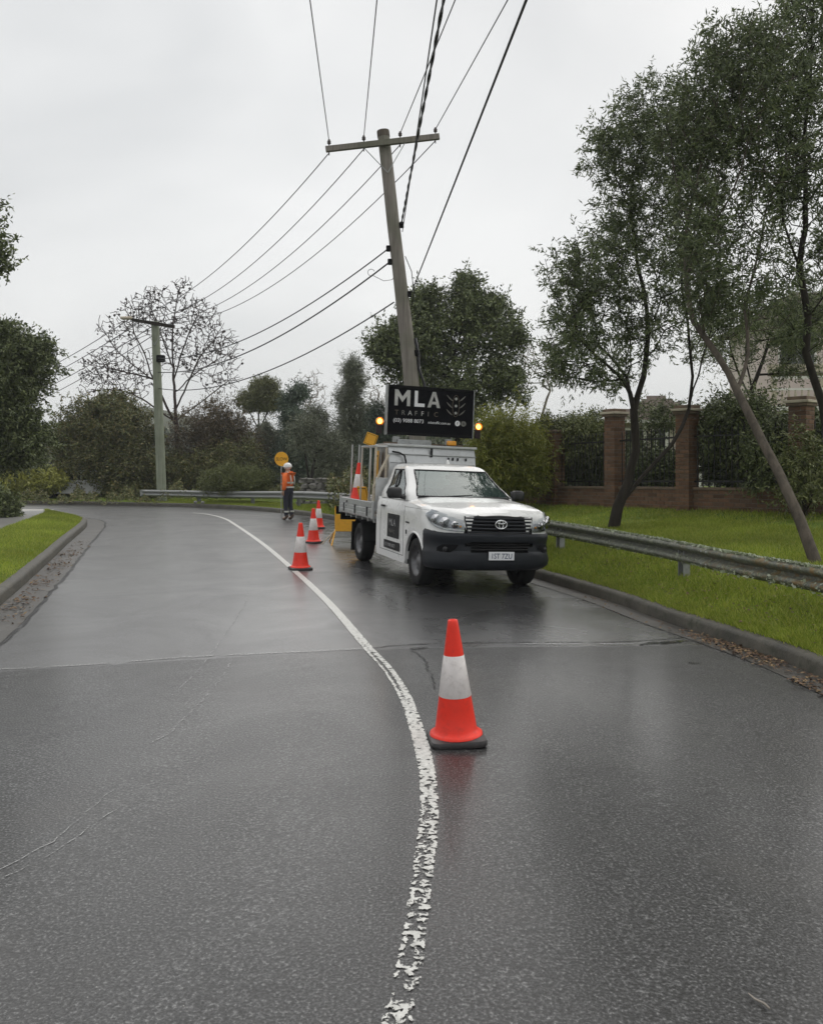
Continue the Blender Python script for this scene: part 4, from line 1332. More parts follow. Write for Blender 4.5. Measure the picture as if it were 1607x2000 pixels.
def stroke(segs, w, mat, y=yv):
    """block letter strokes: list of point pairs in board coordinates"""
    m_ = MB()
    for a, b in segs:
        A = Vector((vx - vw / 2 + a[0], y, vz0 + a[1])); B = Vector((vx - vw / 2 + b[0], y, vz0 + b[1]))
        d = B - A; L = d.length; ang = math.atan2(d.z, d.x)
        m_.box((L / 2, 0, 0), (L + 0.0, 0.004, w), 0.0, Matrix.Translation(A) @ Matrix.Rotation(-ang, 4, 'Y'))
    m_.build('lettering', MATS[mat], VB)
# M  L  A in heavy sans strokes
lw_ = 0.058
z0_, z1_ = 0.50, 0.775
def poly_letter(polys, mat):
    m_ = MB()
    for k, pl in enumerate(polys):
        m_.prism([(vx - vw / 2 + p[0], vz0 + p[1]) for p in pl], yv - 0.003 - 0.0007 * k, yv + 0.003, 'y')
    m_.build('lettering', MATS[mat], VB)
mx, mw = 0.115, 0.28
c_ = mx + mw / 2
poly_letter([[(mx, z0_), (mx + lw_, z0_), (mx + lw_, z1_ - 0.10), (c_, z0_ + 0.06), (mx + mw - lw_, z1_ - 0.10), (mx + mw - lw_, z0_), (mx + mw, z0_), (mx + mw, z1_), (mx + mw - lw_, z1_), (c_, z0_ + 0.155), (mx + lw_, z1_), (mx, z1_)]], 'sign_text_silver')
lx = 0.475
poly_letter([[(lx, z0_), (lx + 0.185, z0_), (lx + 0.185, z0_ + 0.058), (lx + lw_, z0_ + 0.058), (lx + lw_, z1_), (lx, z1_)]], 'sign_text_white')
ax, aw = 0.715, 0.235
ca_ = ax + aw / 2
poly_letter([[(ax, z0_), (ax + lw_, z0_), (ax + lw_ + 0.020, z0_ + 0.058), (ax + aw - lw_ - 0.020, z0_ + 0.058), (ax + aw - lw_, z0_), (ax + aw, z0_), (ca_ + lw_ / 2, z1_), (ca_ - lw_ / 2, z1_)]], 'sign_text_silver')
m_ = MB(); m_.prism([(vx - vw / 2 + p[0], vz0 + p[1]) for p in ((ca_ - 0.036, z0_ + 0.105), (ca_ + 0.036, z0_ + 0.105), (ca_, z0_ + 0.205))], yv - 0.005, yv + 0.003, 'y')
m_.build('letter_counter', MATS['sign_black'], VB)
for k, (c, mt) in enumerate(zip('TRAFFIC', ('sign_text_bronze', 'sign_text_dim', 'sign_text_silver', 'sign_text_dim', 'sign_text_silver', 'sign_text_dim', 'sign_text_bronze'))):
    vt(c, 0.125 + k * 0.119, 0.345, 0.115, mt)
vt('(03) 9088 8073', 0.10, 0.218, 0.092, 'sign_text_white', 1.0, 0.98)
vt('mlatraffic.com.au', 0.735, 0.218, 0.066, 'sign_text_white', 1.0, 0.92)
for k, mt in ((0, 'sign_text_white'), (1, 'sign_text_dim')):
    c = (vx - vw / 2 + 1.285 + k * 0.115, yv, vz0 + 0.250)
    MB().lathe([(0.0, 0), (0.048, 0), (0.048, 0.003), (0, 0.003)], 24, Matrix.Translation(c) @ Matrix.Rotation(math.radians(90), 4, 'X')).build('round_icon', MATS[mt], VB)
    text_mesh('lettering', 'f' if k == 0 else 'o', 0.075, MATS['sign_black'], VB, FACE(c[0], yv - 0.004, c[2] - 0.024), 0.001, align='CENTER')
# traffic-light emblem between curved chevrons
ex, ez = vx - vw / 2 + 1.245, vz0 + 0.555
for k, mt in ((1, 'sign_text_silver'), (0, 'sign_text_silver'), (-1, 'sign_text_silver')):
    MB().lathe([(0.0, 0), (0.024, 0), (0.024, 0.003), (0, 0.003)], 18, Matrix.Translation((ex, yv, ez + k * 0.125)) @ Matrix.Rotation(math.radians(90), 4, 'X')).build('emblem_lamp', MATS[mt], VB)
    for sx in (-1, 1):
        MB().tube([(ex + sx * q * 0.175, yv, ez + k * 0.125 - 0.055 + 0.115 * q ** 1.8) for q in np.linspace(0.35, 1, 7)], [0.004, 0.008, 0.011, 0.012, 0.010, 0.007, 0.003], 5).build('emblem_wing', MATS['sign_text_dim'], VB)
pts = [(ex + 0.062 * math.cos(t), yv, ez + 0.19 * math.sin(t) * (1 if math.sin(t) > 0 else 1)) for t in np.linspace(0, 2 * math.pi, 29)]
MB().tube(pts, 0.005, 5, False).build('emblem_ring', MATS['sign_text_bronze'], VB)
# amber flashing lamps on brackets at each side
for sx in (-1, 1):
    lx_ = vx + sx * (vw / 2 + 0.125); lz = vz0 + 0.215
    lp = empty('flashing_lamp', (lx_, 0.03, lz)); lp.parent = TRUCK
    lp.location = (lx_, 3.45 + 0.03, lz)
    MB().box((-sx * 0.075, 0.03, 0.0), (0.11, 0.025, 0.025), 0.004).build('bracket', MATS['galv'], lp)
    MB().lathe([(0.0, 0.06), (0.05, 0.055), (0.068, 0.03), (0.07, 0.0), (0.066, -0.012)], 20, Matrix.Rotation(math.radians(90), 4, 'X') @ Matrix.Diagonal((1, 1, -1, 1)), caps=False).build('housing', MATS['amber_plastic'], lp, smooth=True)
    MB().sphere((0, -0.002, 0), 0.046, 16, 10, (1, 0.45, 1)).build('lit_lens', MATS['amber_lit'], lp, smooth=True)
    MB().box((0, 0.04, -0.13), (0.10, 0.06, 0.16), 0.012).build('lamp_box', MATS['maroon_dark'], lp)
bc = empty('beacon', (0.50, 3.24, 2.055)); bc.parent = TRUCK
MB().box((0, 0, 0.055), (0.16, 0.10, 0.085), 0.02).build('dome', MATS['amber_plastic'], bc, smooth=True)
MB().box((0, 0, 0.006), (0.18, 0.12, 0.016), 0.004).build('base', MATS['black_plastic'], bc)

# ---- sign rack on the driver's side of the tray
RK = empty('sign_rack', (0, 0, 0)); RK.parent = TRUCK
for (xx, yy, zt) in ((-0.88, 3.12, 1.98), (-0.70, 3.12, 1.98), (-0.88, 3.45, 2.0), (-0.70, 3.45, 2.0), (-0.88, 4.0, 2.02), (-0.72, 4.0, 2.02)):
    MB().box((xx, yy, (zt + 0.84) / 2), (0.030, 0.030, zt - 0.84), 0.004).build('post', MATS['cream_steel'] if yy < 3.3 else MATS['alu'], RK)
MB().tube([(-0.91, 3.06, 1.32), (-0.80, 3.03, 1.62), (-0.685, 3.02, 1.86)], 0.024, 8).build('brace', MATS['cream_steel'], RK)
MB().box((-0.91, 3.07, 1.08), (0.045, 0.045, 0.56), 0.006).build('post', MATS['cream_steel'], RK)
for yy in (3.12, 4.0):
    MB().box((-0.79, yy, 2.0), (0.22, 0.028, 0.028), 0.004).build('cross_rail', MATS['alu'], RK)
for xx in (-0.88, -0.71):
    MB().box((xx, 3.56, 2.005), (0.026, 0.92, 0.026), 0.004).build('top_rail', MATS['alu'], RK)

# ================================================================ TRAFFIC CONES
def make_cone():
    c = empty('traffic_cone')
    # rounded square rubber foot
    foot = MB()
    a, rr, N = 0.169, 0.05, 6
    ring = []
    for cxs, cys, a0 in ((1, 1, 0), (-1, 1, 90), (-1, -1, 180), (1, -1, 270)):
        for k in range(N + 1):
            t = math.radians(a0 + 90 * k / N)
            ring.append((cxs * (a - rr) + rr * math.cos(t), cys * (a - rr) + rr * math.sin(t)))
    rows = [[(x * s, y * s, z) for x, y in ring] for s, z in ((0.985, 0.0), (1.0, 0.006), (1.0, 0.026), (0.975, 0.036), (0.86, 0.041), (0.70, 0.043))]
    foot.grid(rows, close=True); foot.add(rows[0], [tuple(range(len(ring)))])
    foot.build('foot', MATS['cone_base'], c, smooth=True, angle=50)
    def R(z):
        return 0.128 - (0.128 - 0.030) * (z - 0.07) / (0.735 - 0.07)
    MB().lathe([(0.162, 0.040), (0.160, 0.050), (0.148, 0.056), (0.136, 0.064), (R(0.075), 0.078), (R(0.18), 0.18), (R(0.279), 0.279)], 40, caps=False).build('lower_shell', MATS['cone_red'], c, smooth=True)
    MB().lathe([(R(0.275) + 0.0005, 0.275), (R(0.275) + 0.002, 0.277), (R(0.522) + 0.002, 0.520), (R(0.522) + 0.0005, 0.522)], 40, caps=False).build('reflective_band', MATS['cone_white'], c, smooth=True)
    MB().lathe([(R(0.517), 0.517), (R(0.70), 0.70), (R(0.73), 0.729), (0.027, 0.735), (0.020, 0.733), (0.016, 0.70)], 40, caps=False).build('upper_shell', MATS['cone_red'], c, smooth=True)
    return c
CONES = 'traffic cones in a line beside the lane line and on the truck'
CONE = make_cone()
spots = [((0.274, 5.03), 0.10, 'large red and white traffic cone nearest the camera, beside the flaking paint'),
         ((-1.755, 13.0), 0.4, 'traffic cone standing on the lane line, left of the truck'),
         ((-2.085, 17.5), 0.9, 'traffic cone just behind the one on the lane line, middle of the far row'),
         ((-2.46, 21.8), 0.2, 'farthest standing traffic cone, closest to the person in orange')]
for i, ((x, y), rz, lab) in enumerate(spots):
    o = CONE if i == 0 else copy_tree(CONE)
    o.location = (x, y, rz1(x, y) + 0.002)
    o.rotation_euler = (0.02 * (i == 1), -0.03 * (i == 0), rz)
    tag(o, lab, 'traffic cone', CONES)
for k, lab in enumerate(('bottom cone of the nested stack on the truck tray', 'middle cone of the nested stack on the truck tray', 'top cone of the nested stack on the truck tray')):
    o = copy_tree(CONE)
    o.matrix_world = TRUCK.matrix_world @ Matrix.Translation((-0.735, 4.72, 0.842 + 0.075 * k)) @ Matrix.Rotation(0.3 * k, 4, 'Z')
    tag(o, lab, 'traffic cone', CONES)

# ================================================================ SIGNS ON AND BEHIND THE TRUCK
def flat_sign(name, w, h, M, label, text=None):
    e = empty(name, (0, 0, 0), 0, label, 'sign')
    e.matrix_world = M
    MB().box((0, 0, 0), (w, 0.012, h), 0.004).build('panel', MATS['sign_yellow'], e)
    MB().box((0, -0.0075, 0), (w * 0.86, 0.003, h * 0.86), 0.001).build('border', MATS['sign_black'], e)
    MB().box((0, -0.0095, 0), (w * 0.80, 0.003, h * 0.80), 0.001).build('face', MATS['sign_yellow'], e)
    MB().box((0, 0.018, 0), (0.03, 0.02, h * 0.9), 0.003).build('stiffener', MATS['alu'], e)
    return e
WT = TRUCK.matrix_world
flat_sign('road_work_sign', 0.21, 0.21, WT @ Matrix.Translation((-0.80, 3.75, 2.13)) @ Matrix.Rotation(-0.5, 4, 'Z') @ Matrix.Rotation(0.32, 4, 'Y'), 'small tilted yellow sign sticking out above the truck sign rack')
flat_sign('road_work_sign', 0.45, 1.02, WT @ Matrix.Translation((-0.74, 3.55, 1.42)) @ Matrix.Rotation(-1.72, 4, 'Z'), 'tall yellow sign slotted upright in the truck sign rack')
flat_sign('road_work_sign', 0.30, 0.42, WT @ Matrix.Translation((-0.78, 4.12, 1.10)) @ Matrix.Rotation(-1.25, 4, 'Z') @ Matrix.Rotation(0.3, 4, 'X'), 'low yellow sign leaning beside the cones on the tray')
for k, (xx, yy) in enumerate(((-0.80, 5.0), (-0.68, 4.95))):
    m = MB(); m.box((0, 0, 0.61), (0.028, 0.028, 1.22), 0.004)
    o = m.build('sign_stake', MATS['alu'])
    o.matrix_world = WT @ Matrix.Translation((xx, yy, 0.842))
    tag(o, ('rear' if k == 0 else 'front') + 'most of two thin grey stakes standing behind the tray cones', 'stake', 'stakes on the tray')

# multi-message sign frame standing on the road behind the tray
sx_, sy_ = -1.30, 17.4
SF = empty('frame_sign', (sx_, sy_, rz1(sx_, sy_)), math.radians(-6), 'yellow road sign on a splayed leg frame behind the truck tray', 'sign')
MB().box((0, 0, 0.46), (0.62, 0.03, 0.36), 0.006, M=None).build('panel', MATS['sign_yellow'], SF)
MB().box((0, -0.0, 0.735), (0.60, 0.024, 0.16), 0.003).build('black_insert', MATS['sign_black'], SF)
for sx in (-1, 1):
    MB().tube([(sx * 0.31, 0.0, 0.81), (sx * 0.31, 0.0, 0.30)], 0.016, 6).build('upright', MATS['sign_yellow'], SF)
    MB().tube([(sx * 0.31, 0.0, 0.32), (sx * 0.31 + 0.0, -0.42, 0.015)], 0.015, 6).build('leg', MATS['sign_yellow'], SF)
    MB().tube([(sx * 0.31, 0.0, 0.32), (sx * 0.31 + (-0.22 if sx < 0 else 0.2), 0.42, 0.015)], 0.015, 6).build('leg', MATS['sign_yellow'], SF)
MB().tube([(-0.31, -0.02, 0.31), (-0.57, -0.22, 0.015)], 0.014, 6).build('leg', MATS['cream_steel'], SF)

# ================================================================ PERSON WITH STOP-SLOW BAT
def skin(name, verts, edges, radii, root, mat, parent, sub=1):
    me = bpy.data.meshes.new(name)
    me.from_pydata(verts, edges, [])
    ob = bpy.data.objects.new(name, me)
    COL.objects.link(ob)
    md = ob.modifiers.new('s', 'SKIN'); md.use_smooth_shade = True
    lay = me.skin_vertices[0] if me.skin_vertices else None
    if lay is None:
        bm = bmesh.new(); bm.from_mesh(me); bm.verts.layers.skin.verify(); bm.to_mesh(me); bm.free()
        lay = me.skin_vertices[0]
    for i, r in enumerate(radii):
        lay.data[i].radius = r if isinstance(r, tuple) else (r, r)
        lay.data[i].use_root = (i == root)
    sd_ = ob.modifiers.new('d', 'SUBSURF'); sd_.levels = sub; sd_.render_levels = sub
    bpy.context.view_layer.update()
    m2 = bpy.data.meshes.new_from_object(ob.evaluated_get(bpy.context.evaluated_depsgraph_get()))
    bpy.data.objects.remove(ob)
    m2.materials.clear()
    return link_mesh(name, m2, mat, parent, True)
px_, py_ = -3.70, 24.75
PER = empty('person', (px_, py_, rz1(px_, py_)), math.radians(-28), 'person in orange jacket and white helmet holding a round sign by the guardrail', 'person')
PER.scale = (0.975,) * 3
# facing local -x; left side is -y
V = {'pel': (0, 0, 0.96), 'wai': (-0.01, 0, 1.10), 'che': (0.0, 0, 1.30), 'nb': (0.0, 0, 1.45), 'neck': (-0.02, 0, 1.53), 'head': (-0.035, 0, 1.62), 'top': (-0.03, 0, 1.70), 'nose': (-0.135, 0, 1.605),
     'hl': (0, -0.10, 0.90), 'kl': (-0.03, -0.11, 0.50), 'al': (0.02, -0.12, 0.09), 'tl': (-0.13, -0.13, 0.04),
     'hr': (0, 0.10, 0.90), 'kr': (-0.02, 0.11, 0.50), 'ar': (0.05, 0.12, 0.09), 'tr': (-0.10, 0.14, 0.04),
     'sl': (0.0, -0.19, 1.41), 'el': (0.05, -0.25, 1.15), 'wl': (0.0, -0.25, 0.91), 'pl': (-0.02, -0.25, 0.85),
     'sr': (0.0, 0.19, 1.41), 'er': (-0.10, 0.24, 1.17), 'wr': (-0.27, 0.12, 1.10), 'pr': (-0.31, 0.09, 1.11)}
E = [('pel', 'wai'), ('wai', 'che'), ('che', 'nb'), ('nb', 'neck'), ('neck', 'head'), ('head', 'top'), ('head', 'nose'), ('pel', 'hl'), ('hl', 'kl'), ('kl', 'al'), ('al', 'tl'), ('pel', 'hr'), ('hr', 'kr'), ('kr', 'ar'), ('ar', 'tr'),
     ('nb', 'sl'), ('sl', 'el'), ('el', 'wl'), ('wl', 'pl'), ('nb', 'sr'), ('sr', 'er'), ('er', 'wr'), ('wr', 'pr')]
Rd = dict(pel=(0.15, 0.11), wai=(0.14, 0.10), che=(0.15, 0.11), nb=(0.09, 0.07), neck=0.055, head=(0.078, 0.095), top=(0.07, 0.08), nose=0.012, hl=0.085, kl=0.058, al=0.042, tl=0.035, hr=0.085, kr=0.058, ar=0.042, tr=0.035,
          sl=0.058, el=0.043, wl=0.03, pl=(0.036, 0.02), sr=0.058, er=0.043, wr=0.03, pr=(0.036, 0.02))
# five fingers on each hand: left relaxed, right closed round the pole
for side_, base, seq in (('l', 'pl', [(-0.035 + 0.018 * k, 0, 0) for k in range(4)]), ('r', 'pr', [(0, 0, 0.03 - 0.02 * k) for k in range(4)])):
    b = Vector(V[base])
    for k in range(4):
        n1, n2, n3 = f'{side_}f{k}a', f'{side_}f{k}b', f'{side_}f{k}c'
        L = (0.8, 1.0, 0.95, 0.75)[k]
        if side_ == 'l':
            V[n1] = tuple(b + Vector((-0.03 + 0.02 * k, 0, -0.03))); V[n2] = tuple(b + Vector((-0.035 + 0.02 * k, 0.01, -0.03 - 0.035 * L))); V[n3] = tuple(b + Vector((-0.03 + 0.02 * k, 0.03, -0.03 - 0.06 * L)))
        else:
            V[n1] = tuple(b + Vector((-0.02, -0.025, 0.03 - 0.02 * k))); V[n2] = tuple(b + Vector((-0.05, -0.02, 0.03 - 0.02 * k))); V[n3] = tuple(b + Vector((-0.055, 0.012 * L, 0.03 - 0.02 * k)))
        E += [(base, n1), (n1, n2), (n2, n3)]
        for n in (n1, n2, n3): Rd[n] = 0.009
    tn, tn2 = f'{side_}t1', f'{side_}t2'
    V[tn] = tuple(b + (Vector((-0.045, 0.0, 0.0)) if side_ == 'l' else Vector((-0.01, 0.03, 0.03)))); V[tn2] = tuple(b + (Vector((-0.06, 0.01, -0.03)) if side_ == 'l' else Vector((-0.045, 0.03, 0.035))))
    E += [(base, tn), (tn, tn2)]; Rd[tn] = 0.011; Rd[tn2] = 0.009
keys = list(V)
skin('body', [V[k] for k in keys], [(keys.index(a), keys.index(b)) for a, b in E], [Rd[k] for k in keys], 0, MATS['skin'], PER, 1)
def garment(name, ks, es, grow, mat, root, over={}):
    vs = [over.get(k, V[k]) for k in ks]
    rs = []
    for k in ks:
        r = Rd[k]
        rs.append(tuple(q + grow for q in r) if isinstance(r, tuple) else r + grow)
    return skin(name, vs, [(ks.index(a), ks.index(b)) for a, b in es], rs, ks.index(root), MATS[mat], PER, 1)
garment('trousers', ['wai', 'pel', 'hl', 'kl', 'al', 'hr', 'kr', 'ar'], [('wai', 'pel'), ('pel', 'hl'), ('hl', 'kl'), ('kl', 'al'), ('pel', 'hr'), ('hr', 'kr'), ('kr', 'ar')], 0.022, 'navy_cloth', 'pel', {'wai': (-0.01, 0, 1.04)})
garment('jacket', ['pel', 'wai', 'che', 'nb', 'sl', 'el', 'wl'], [('pel', 'wai'), ('wai', 'che'), ('che', 'nb'), ('nb', 'sl'), ('sl', 'el'), ('el', 'wl')], 0.036, 'hivis_orange', 'che', {'pel': (0, 0, 0.99), 'nb': (0, 0, 1.43)})
garment('sleeve', ['sr', 'er', 'wr'], [('sr', 'er'), ('er', 'wr')], 0.032, 'maroon_dark', 'sr')  # navy sleeve, its shade painted in as dark maroon
for k, (a, t) in enumerate((('al', 'tl'), ('ar', 'tr'))):
    skin('boot', [tuple(Vector(V[a]) + Vector((0, 0, 0.10))), (V[a][0] + 0.01, V[a][1], 0.055), (V[t][0], V[t][1], 0.040)], [(0, 1), (1, 2)], [0.062, 0.055, (0.048, 0.038)], 1, MATS['boot_brown'], PER, 1)
    MB().lathe([(0.070, -0.025), (0.074, 0.0), (0.070, 0.025)], 16, Matrix.Translation((V[a][0] - 0.005, V[a][1], 0.27)), caps=False).build('reflective_band', MATS['reflective_tape'], PER, smooth=True)
def hoop(z, ax_, by, name='reflective_band', h=0.025):
    MB().grid([[(ax_ * math.cos(t), by * math.sin(t), z + dz) for t in np.linspace(0, 2 * math.pi, 25)] for dz in (-h, h)]).build(name, MATS['reflective_tape'], PER, smooth=True)
hoop(1.02, 0.168, 0.205); hoop(1.16, 0.160, 0.195)
for yy in (-0.09, 0.09):
    MB().tube([(0.165, yy, 1.10), (0.165, yy, 1.25), (0.135, yy, 1.40), (0.03, yy, 1.485), (-0.10, yy, 1.42)], 0.02, 6).build('reflective_band', MATS['reflective_tape'], PER, smooth=True)
hm = MB()
hm.sphere((0, 0, 0), 0.128, 20, 12, (1.08, 0.92, 0.86), Matrix.Translation((-0.03, 0, 1.665)))
hm.lathe([(0.118, 0.0), (0.155, -0.006), (0.157, -0.014), (0.118, -0.010)], 24, Matrix.Translation((-0.05, 0, 1.655)) @ Matrix.Diagonal((1.05, 0.9, 1, 1)), caps=False)
hm.build('helmet', MATS['helmet_white'], PER, smooth=True)
for sy in (-1, 1):
    MB().sphere((-0.105, sy * 0.032, 1.625), 0.011, 8, 6).build('eye', MATS['black_plastic'], PER)
    MB().sphere((-0.03, sy * 0.088, 1.60), 0.028, 8, 6, (0.7, 0.35, 1.1)).build('ear', MATS['skin'], PER, smooth=True)
MB().box((-0.115, 0, 1.555), (0.012, 0.05, 0.012), 0.004).build('mouth', MATS['red_plastic'], PER)
# the bat
bpy.context.view_layer.update()
hp_ = PER.matrix_world @ (Vector(V['pr']) + Vector((-0.03, 0.0, 0)))
bz = rz1(hp_.x, hp_.y)
BAT = empty('slow_bat', (hp_.x, hp_.y, bz), math.radians(28), 'round yellow slow bat on a pole held by the person in orange', 'sign')
MB().tube([(0, 0, 0.01), (0, 0, 1.66)], 0.014, 8).build('pole', MATS['alu'], BAT)
MB().lathe([(0.0, -0.006), (0.215, -0.006), (0.218, 0), (0.215, 0.006), (0.0, 0.006)], 36, Matrix.Translation((0, -0.02, 1.835)) @ Matrix.Rotation(math.radians(90), 4, 'X')).build('disc', MATS['sign_yellow'], BAT, smooth=True, angle=40)
text_mesh('lettering', 'SLOW', 0.135, MATS['decal_dark'], BAT, FACE(0, -0.0285, 1.79), 0.001, 1.0, 'CENTER', 0.95)

# ================================================================ GUARDRAIL
_off = 0.80
GRP = RKERB + RN * _off
def along(poly, y_from, x_to):
    m = (poly[:, 1] > y_from) & (poly[:, 0] > x_to)
    return poly[m]
gpoly = along(GRP, 4.6, -11.9)
gl_ = np.concatenate([[0], np.cumsum(np.linalg.norm(np.diff(gpoly, axis=0), axis=1))])
LG = gl_[-1]
def rail_top(q):
    """height of the rail's top edge along its length"""
    y = np.interp(q, gl_, gpoly[:, 1])
    return float(np.interp(y, [5, 7.4, 10.6, 13.2, 24, 29, 33.5], [0.66, 0.665, 0.675, 0.70, 0.72, 0.66, 0.50]))
def rail_pt(q):
    return np.array([np.interp(q, gl_, gpoly[:, 0]), np.interp(q, gl_, gpoly[:, 1])])
def rail_frame(q):
    a, b = rail_pt(max(q - 0.1, 0)), rail_pt(min(q + 0.1, LG))
    t = (b - a) / np.linalg.norm(b - a)
    return rail_pt(q), t, np.array([-t[1], t[0]])    # n points to the road
def rust_rail():
    t = NT('rail_weathered')
    g = t.node('ShaderNodeNewGeometry'); pos = g.outputs['Position']
    a = t.noise(3.0, 5, 0.65, vec=pos)
    col = t.ramp(a, [(0.3, (0.075, 0.082, 0.065)), (0.5, (0.14, 0.147, 0.125)), (0.7, (0.085, 0.095, 0.06))])
    b = t.noise(22, 5, 0.75, vec=pos)
    col = t.mix(t.ramp(b, [(0.50, (0, 0, 0)), (0.62, (0.75,) * 3)]), col, (0.30, 0.31, 0.23))
    c_ = t.noise(9, 5, 0.75, vec=pos)
    yy = t.node('ShaderNodeSeparateXYZ'); t.link(pos, yy.inputs[0])
    near = t.maprange(yy.outputs[1], 11, 8)
    col = t.mix(t.math('MULTIPLY', t.ramp(c_, [(0.48, (0, 0, 0)), (0.6, (0.8,) * 3)]), near), col, (0.20, 0.115, 0.03))
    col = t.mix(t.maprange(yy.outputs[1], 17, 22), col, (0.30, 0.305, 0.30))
    return t.done(t.bsdf(col, 0.6, 0.25, 0.4, t.bump(b, 0.4, 0.006)))
rust_rail()
GR_ = empty('guardrail', (gpoly[0][0], gpoly[0][1], 0), 0, 'weathered steel guardrail with lichen along the right kerb and round the bend', 'guardrail')
inv = Matrix.Translation((-gpoly[0][0], -gpoly[0][1], 0))
HB = 0.27
prof = [(-0.055, 0.0), (-0.046, 0.004), (0.0, 0.022), (0.032, 0.045), (0.034, 0.072), (0.0, 0.10), (-0.05, 0.122), (-0.055, 0.135), (-0.05, 0.148), (0.0, 0.17), (0.034, 0.198), (0.032, 0.225), (0.0, 0.248), (-0.046, 0.266), (-0.055, 0.27)]
nsec = 7
for k in range(nsec):
    q0, q1 = LG * k / nsec, LG * (k + 1) / nsec + (0.22 if k < nsec - 1 else 0)
    rows = []
    for q in np.linspace(q0, min(q1, LG), 26):
        p, t, n = rail_frame(q)
        zt = rail_top(q)
        pr = 0.004 if k % 2 else 0.0
        rows.append([(p[0] + n[0] * (s + pr), p[1] + n[1] * (s + pr), zt - HB + h) for s, h in prof])
    bm_ = MB().grid(rows, inv)
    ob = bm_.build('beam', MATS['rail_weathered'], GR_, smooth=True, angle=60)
    md = ob.modifiers.new('thick', 'SOLIDIFY'); md.thickness = 0.004
    if k:
        for dz in (0.06, 0.21):
            for dq in (0.05, 0.16):
                p, t, n = rail_frame(q0 + dq)
                MB().sphere((p[0] + n[0] * 0.03, p[1] + n[1] * 0.03, rail_top(q0 + dq) - HB + dz), 0.016, 8, 5, M=inv).build('bolt', MATS['galv'], GR_)
# posts: the near visible one stands beside the truck front
p0 = np.array([3.05, 10.6])
qpost = gl_[((gpoly - p0) ** 2).sum(1).argmin()]
qs = np.arange(qpost % 3.4, LG, 3.4)
for q in qs:
    p, t, n = rail_frame(q)
    zb = verge_z(p[0] - n[0] * 0.11, p[1] - n[1] * 0.11) - 0.15
    zt = rail_top(q) - 0.02
    ang = math.atan2(t[1], t[0])
    M = inv @ Matrix.Translation((p[0] - n[0] * 0.10, p[1] - n[1] * 0.10, (zb + zt) / 2)) @ Matrix.Rotation(ang, 4, 'Z')
    m = MB()
    m.box((0, 0, 0), (0.13, 0.012, zt - zb), 0.002, M); m.box((-0.06, 0.045, 0), (0.010, 0.09, zt - zb), 0.002, M); m.box((0.06, 0.045, 0), (0.010, 0.09, zt - zb), 0.002, M)
    m.build('post', MATS['galv'], GR_)
# rounded end at the far left
p, t, n = rail_frame(LG)
MB().lathe([(0.001, 0.0), (0.10, 0.0), (0.10, 0.27), (0.001, 0.27)], 16, inv @ Matrix.Translation((p[0] - n[0] * 0.07, p[1] - n[1] * 0.07, rail_top(LG) - HB))).build('end_cap', MATS['galv'], GR_, smooth=True, angle=40)
# crust of lichen and petals along the top edge of the near rail
r = np.random.default_rng(17)
n_ = 13000
q = r.beta(1.0, 1.7, n_) * 11.0 + 0.4
dens = (np.sin(q * 7) + np.sin(q * 17.3 + 1) + r.normal(0, 0.8, n_)) > -0.9
q = q[dens]; n_ = len(q)
P_ = np.array([[*(rail_frame(a)[0]), *(rail_frame(a)[2]), rail_top(a)] for a in q])
lower = r.random(n_) < 0.22
so = np.where(lower, 0.018 + r.normal(0, 0.008, n_), r.normal(-0.022, 0.014, n_))
zo = np.where(lower, -HB + 0.05 + r.normal(0, 0.02, n_), -0.002 - np.abs(r.normal(0, 0.014, n_)))
c = np.stack([P_[:, 0] + P_[:, 2] * so, P_[:, 1] + P_[:, 3] * so, P_[:, 4] + zo], 1) - np.array([gpoly[0][0], gpoly[0][1], 0])
u = r.normal(0, 1, (n_, 3)); u /= np.linalg.norm(u, axis=1)[:, None]
w = np.cross(u, r.normal(0, 1, (n_, 3))); w /= np.linalg.norm(w, axis=1)[:, None]
s_ = (0.008 + 0.020 * r.random(n_) ** 2)[:, None]
v = np.stack([c - u * s_, c + w * s_ * 0.7, c + u * s_, c - w * s_ * 0.7], 1).reshape(-1, 3)
lo = link_mesh('lichen', np_mesh('lichen', v, np.arange(n_ * 4).reshape(-1, 4), 4), MATS['lichen'], GR_)
lo['kind'] = 'stuff'

# ================================================================ POWER POLES AND WIRES
PY = 19.5
pole_top = P(748, 256, PY)
pole_foot = Vector((0.42, PY, verge_z(0.42, PY) - 0.3))
axis = (pole_top - pole_foot).normalized()
PO = empty('power_pole', pole_foot, 0, 'tall leaning timber power pole with crossarm rising behind the truck', 'power pole')
Lp = (pole_top - pole_foot).length
rr_ = [0.215, 0.205, 0.195, 0.185, 0.175, 0.165, 0.155, 0.150, 0.146, 0.142]
r_ = random.Random(2)
pts = [axis * (Lp * k / 9) + Vector((r_.uniform(-0.012, 0.012), 0, 0)) * (0 < k < 9) for k in range(10)]
MB().tube(pts, rr_, 20).build('shaft', MATS['pole_timber'], PO, smooth=True, angle=50)
MB().lathe([(0.001, 0.02), (0.146, 0.012), (0.149, -0.01), (0.149, -0.14), (0.146, -0.142)], 20, Matrix.Translation(axis * Lp) @ axis.to_track_quat('Z', 'Y').to_matrix().to_4x4()).build('cap', MATS['bark_grey'], PO, smooth=True, angle=40)
ca = P(636, 291, PY - 0.20) - pole_foot; cb = P(858, 266, PY - 0.20) - pole_foot
MB().bar(ca, cb, 0.10, 0.13, 0.006).build('crossarm', MATS['pole_timber'], PO)
mid = axis * (Lp - 1.05) + Vector((0, -0.19, 0))
for q in (0.33, 0.70):
    MB().bar(ca.lerp(cb, q) + Vector((0, -0.01, -0.05)), mid, 0.035, 0.012).build('brace', MATS['galv'], PO)
ins = []
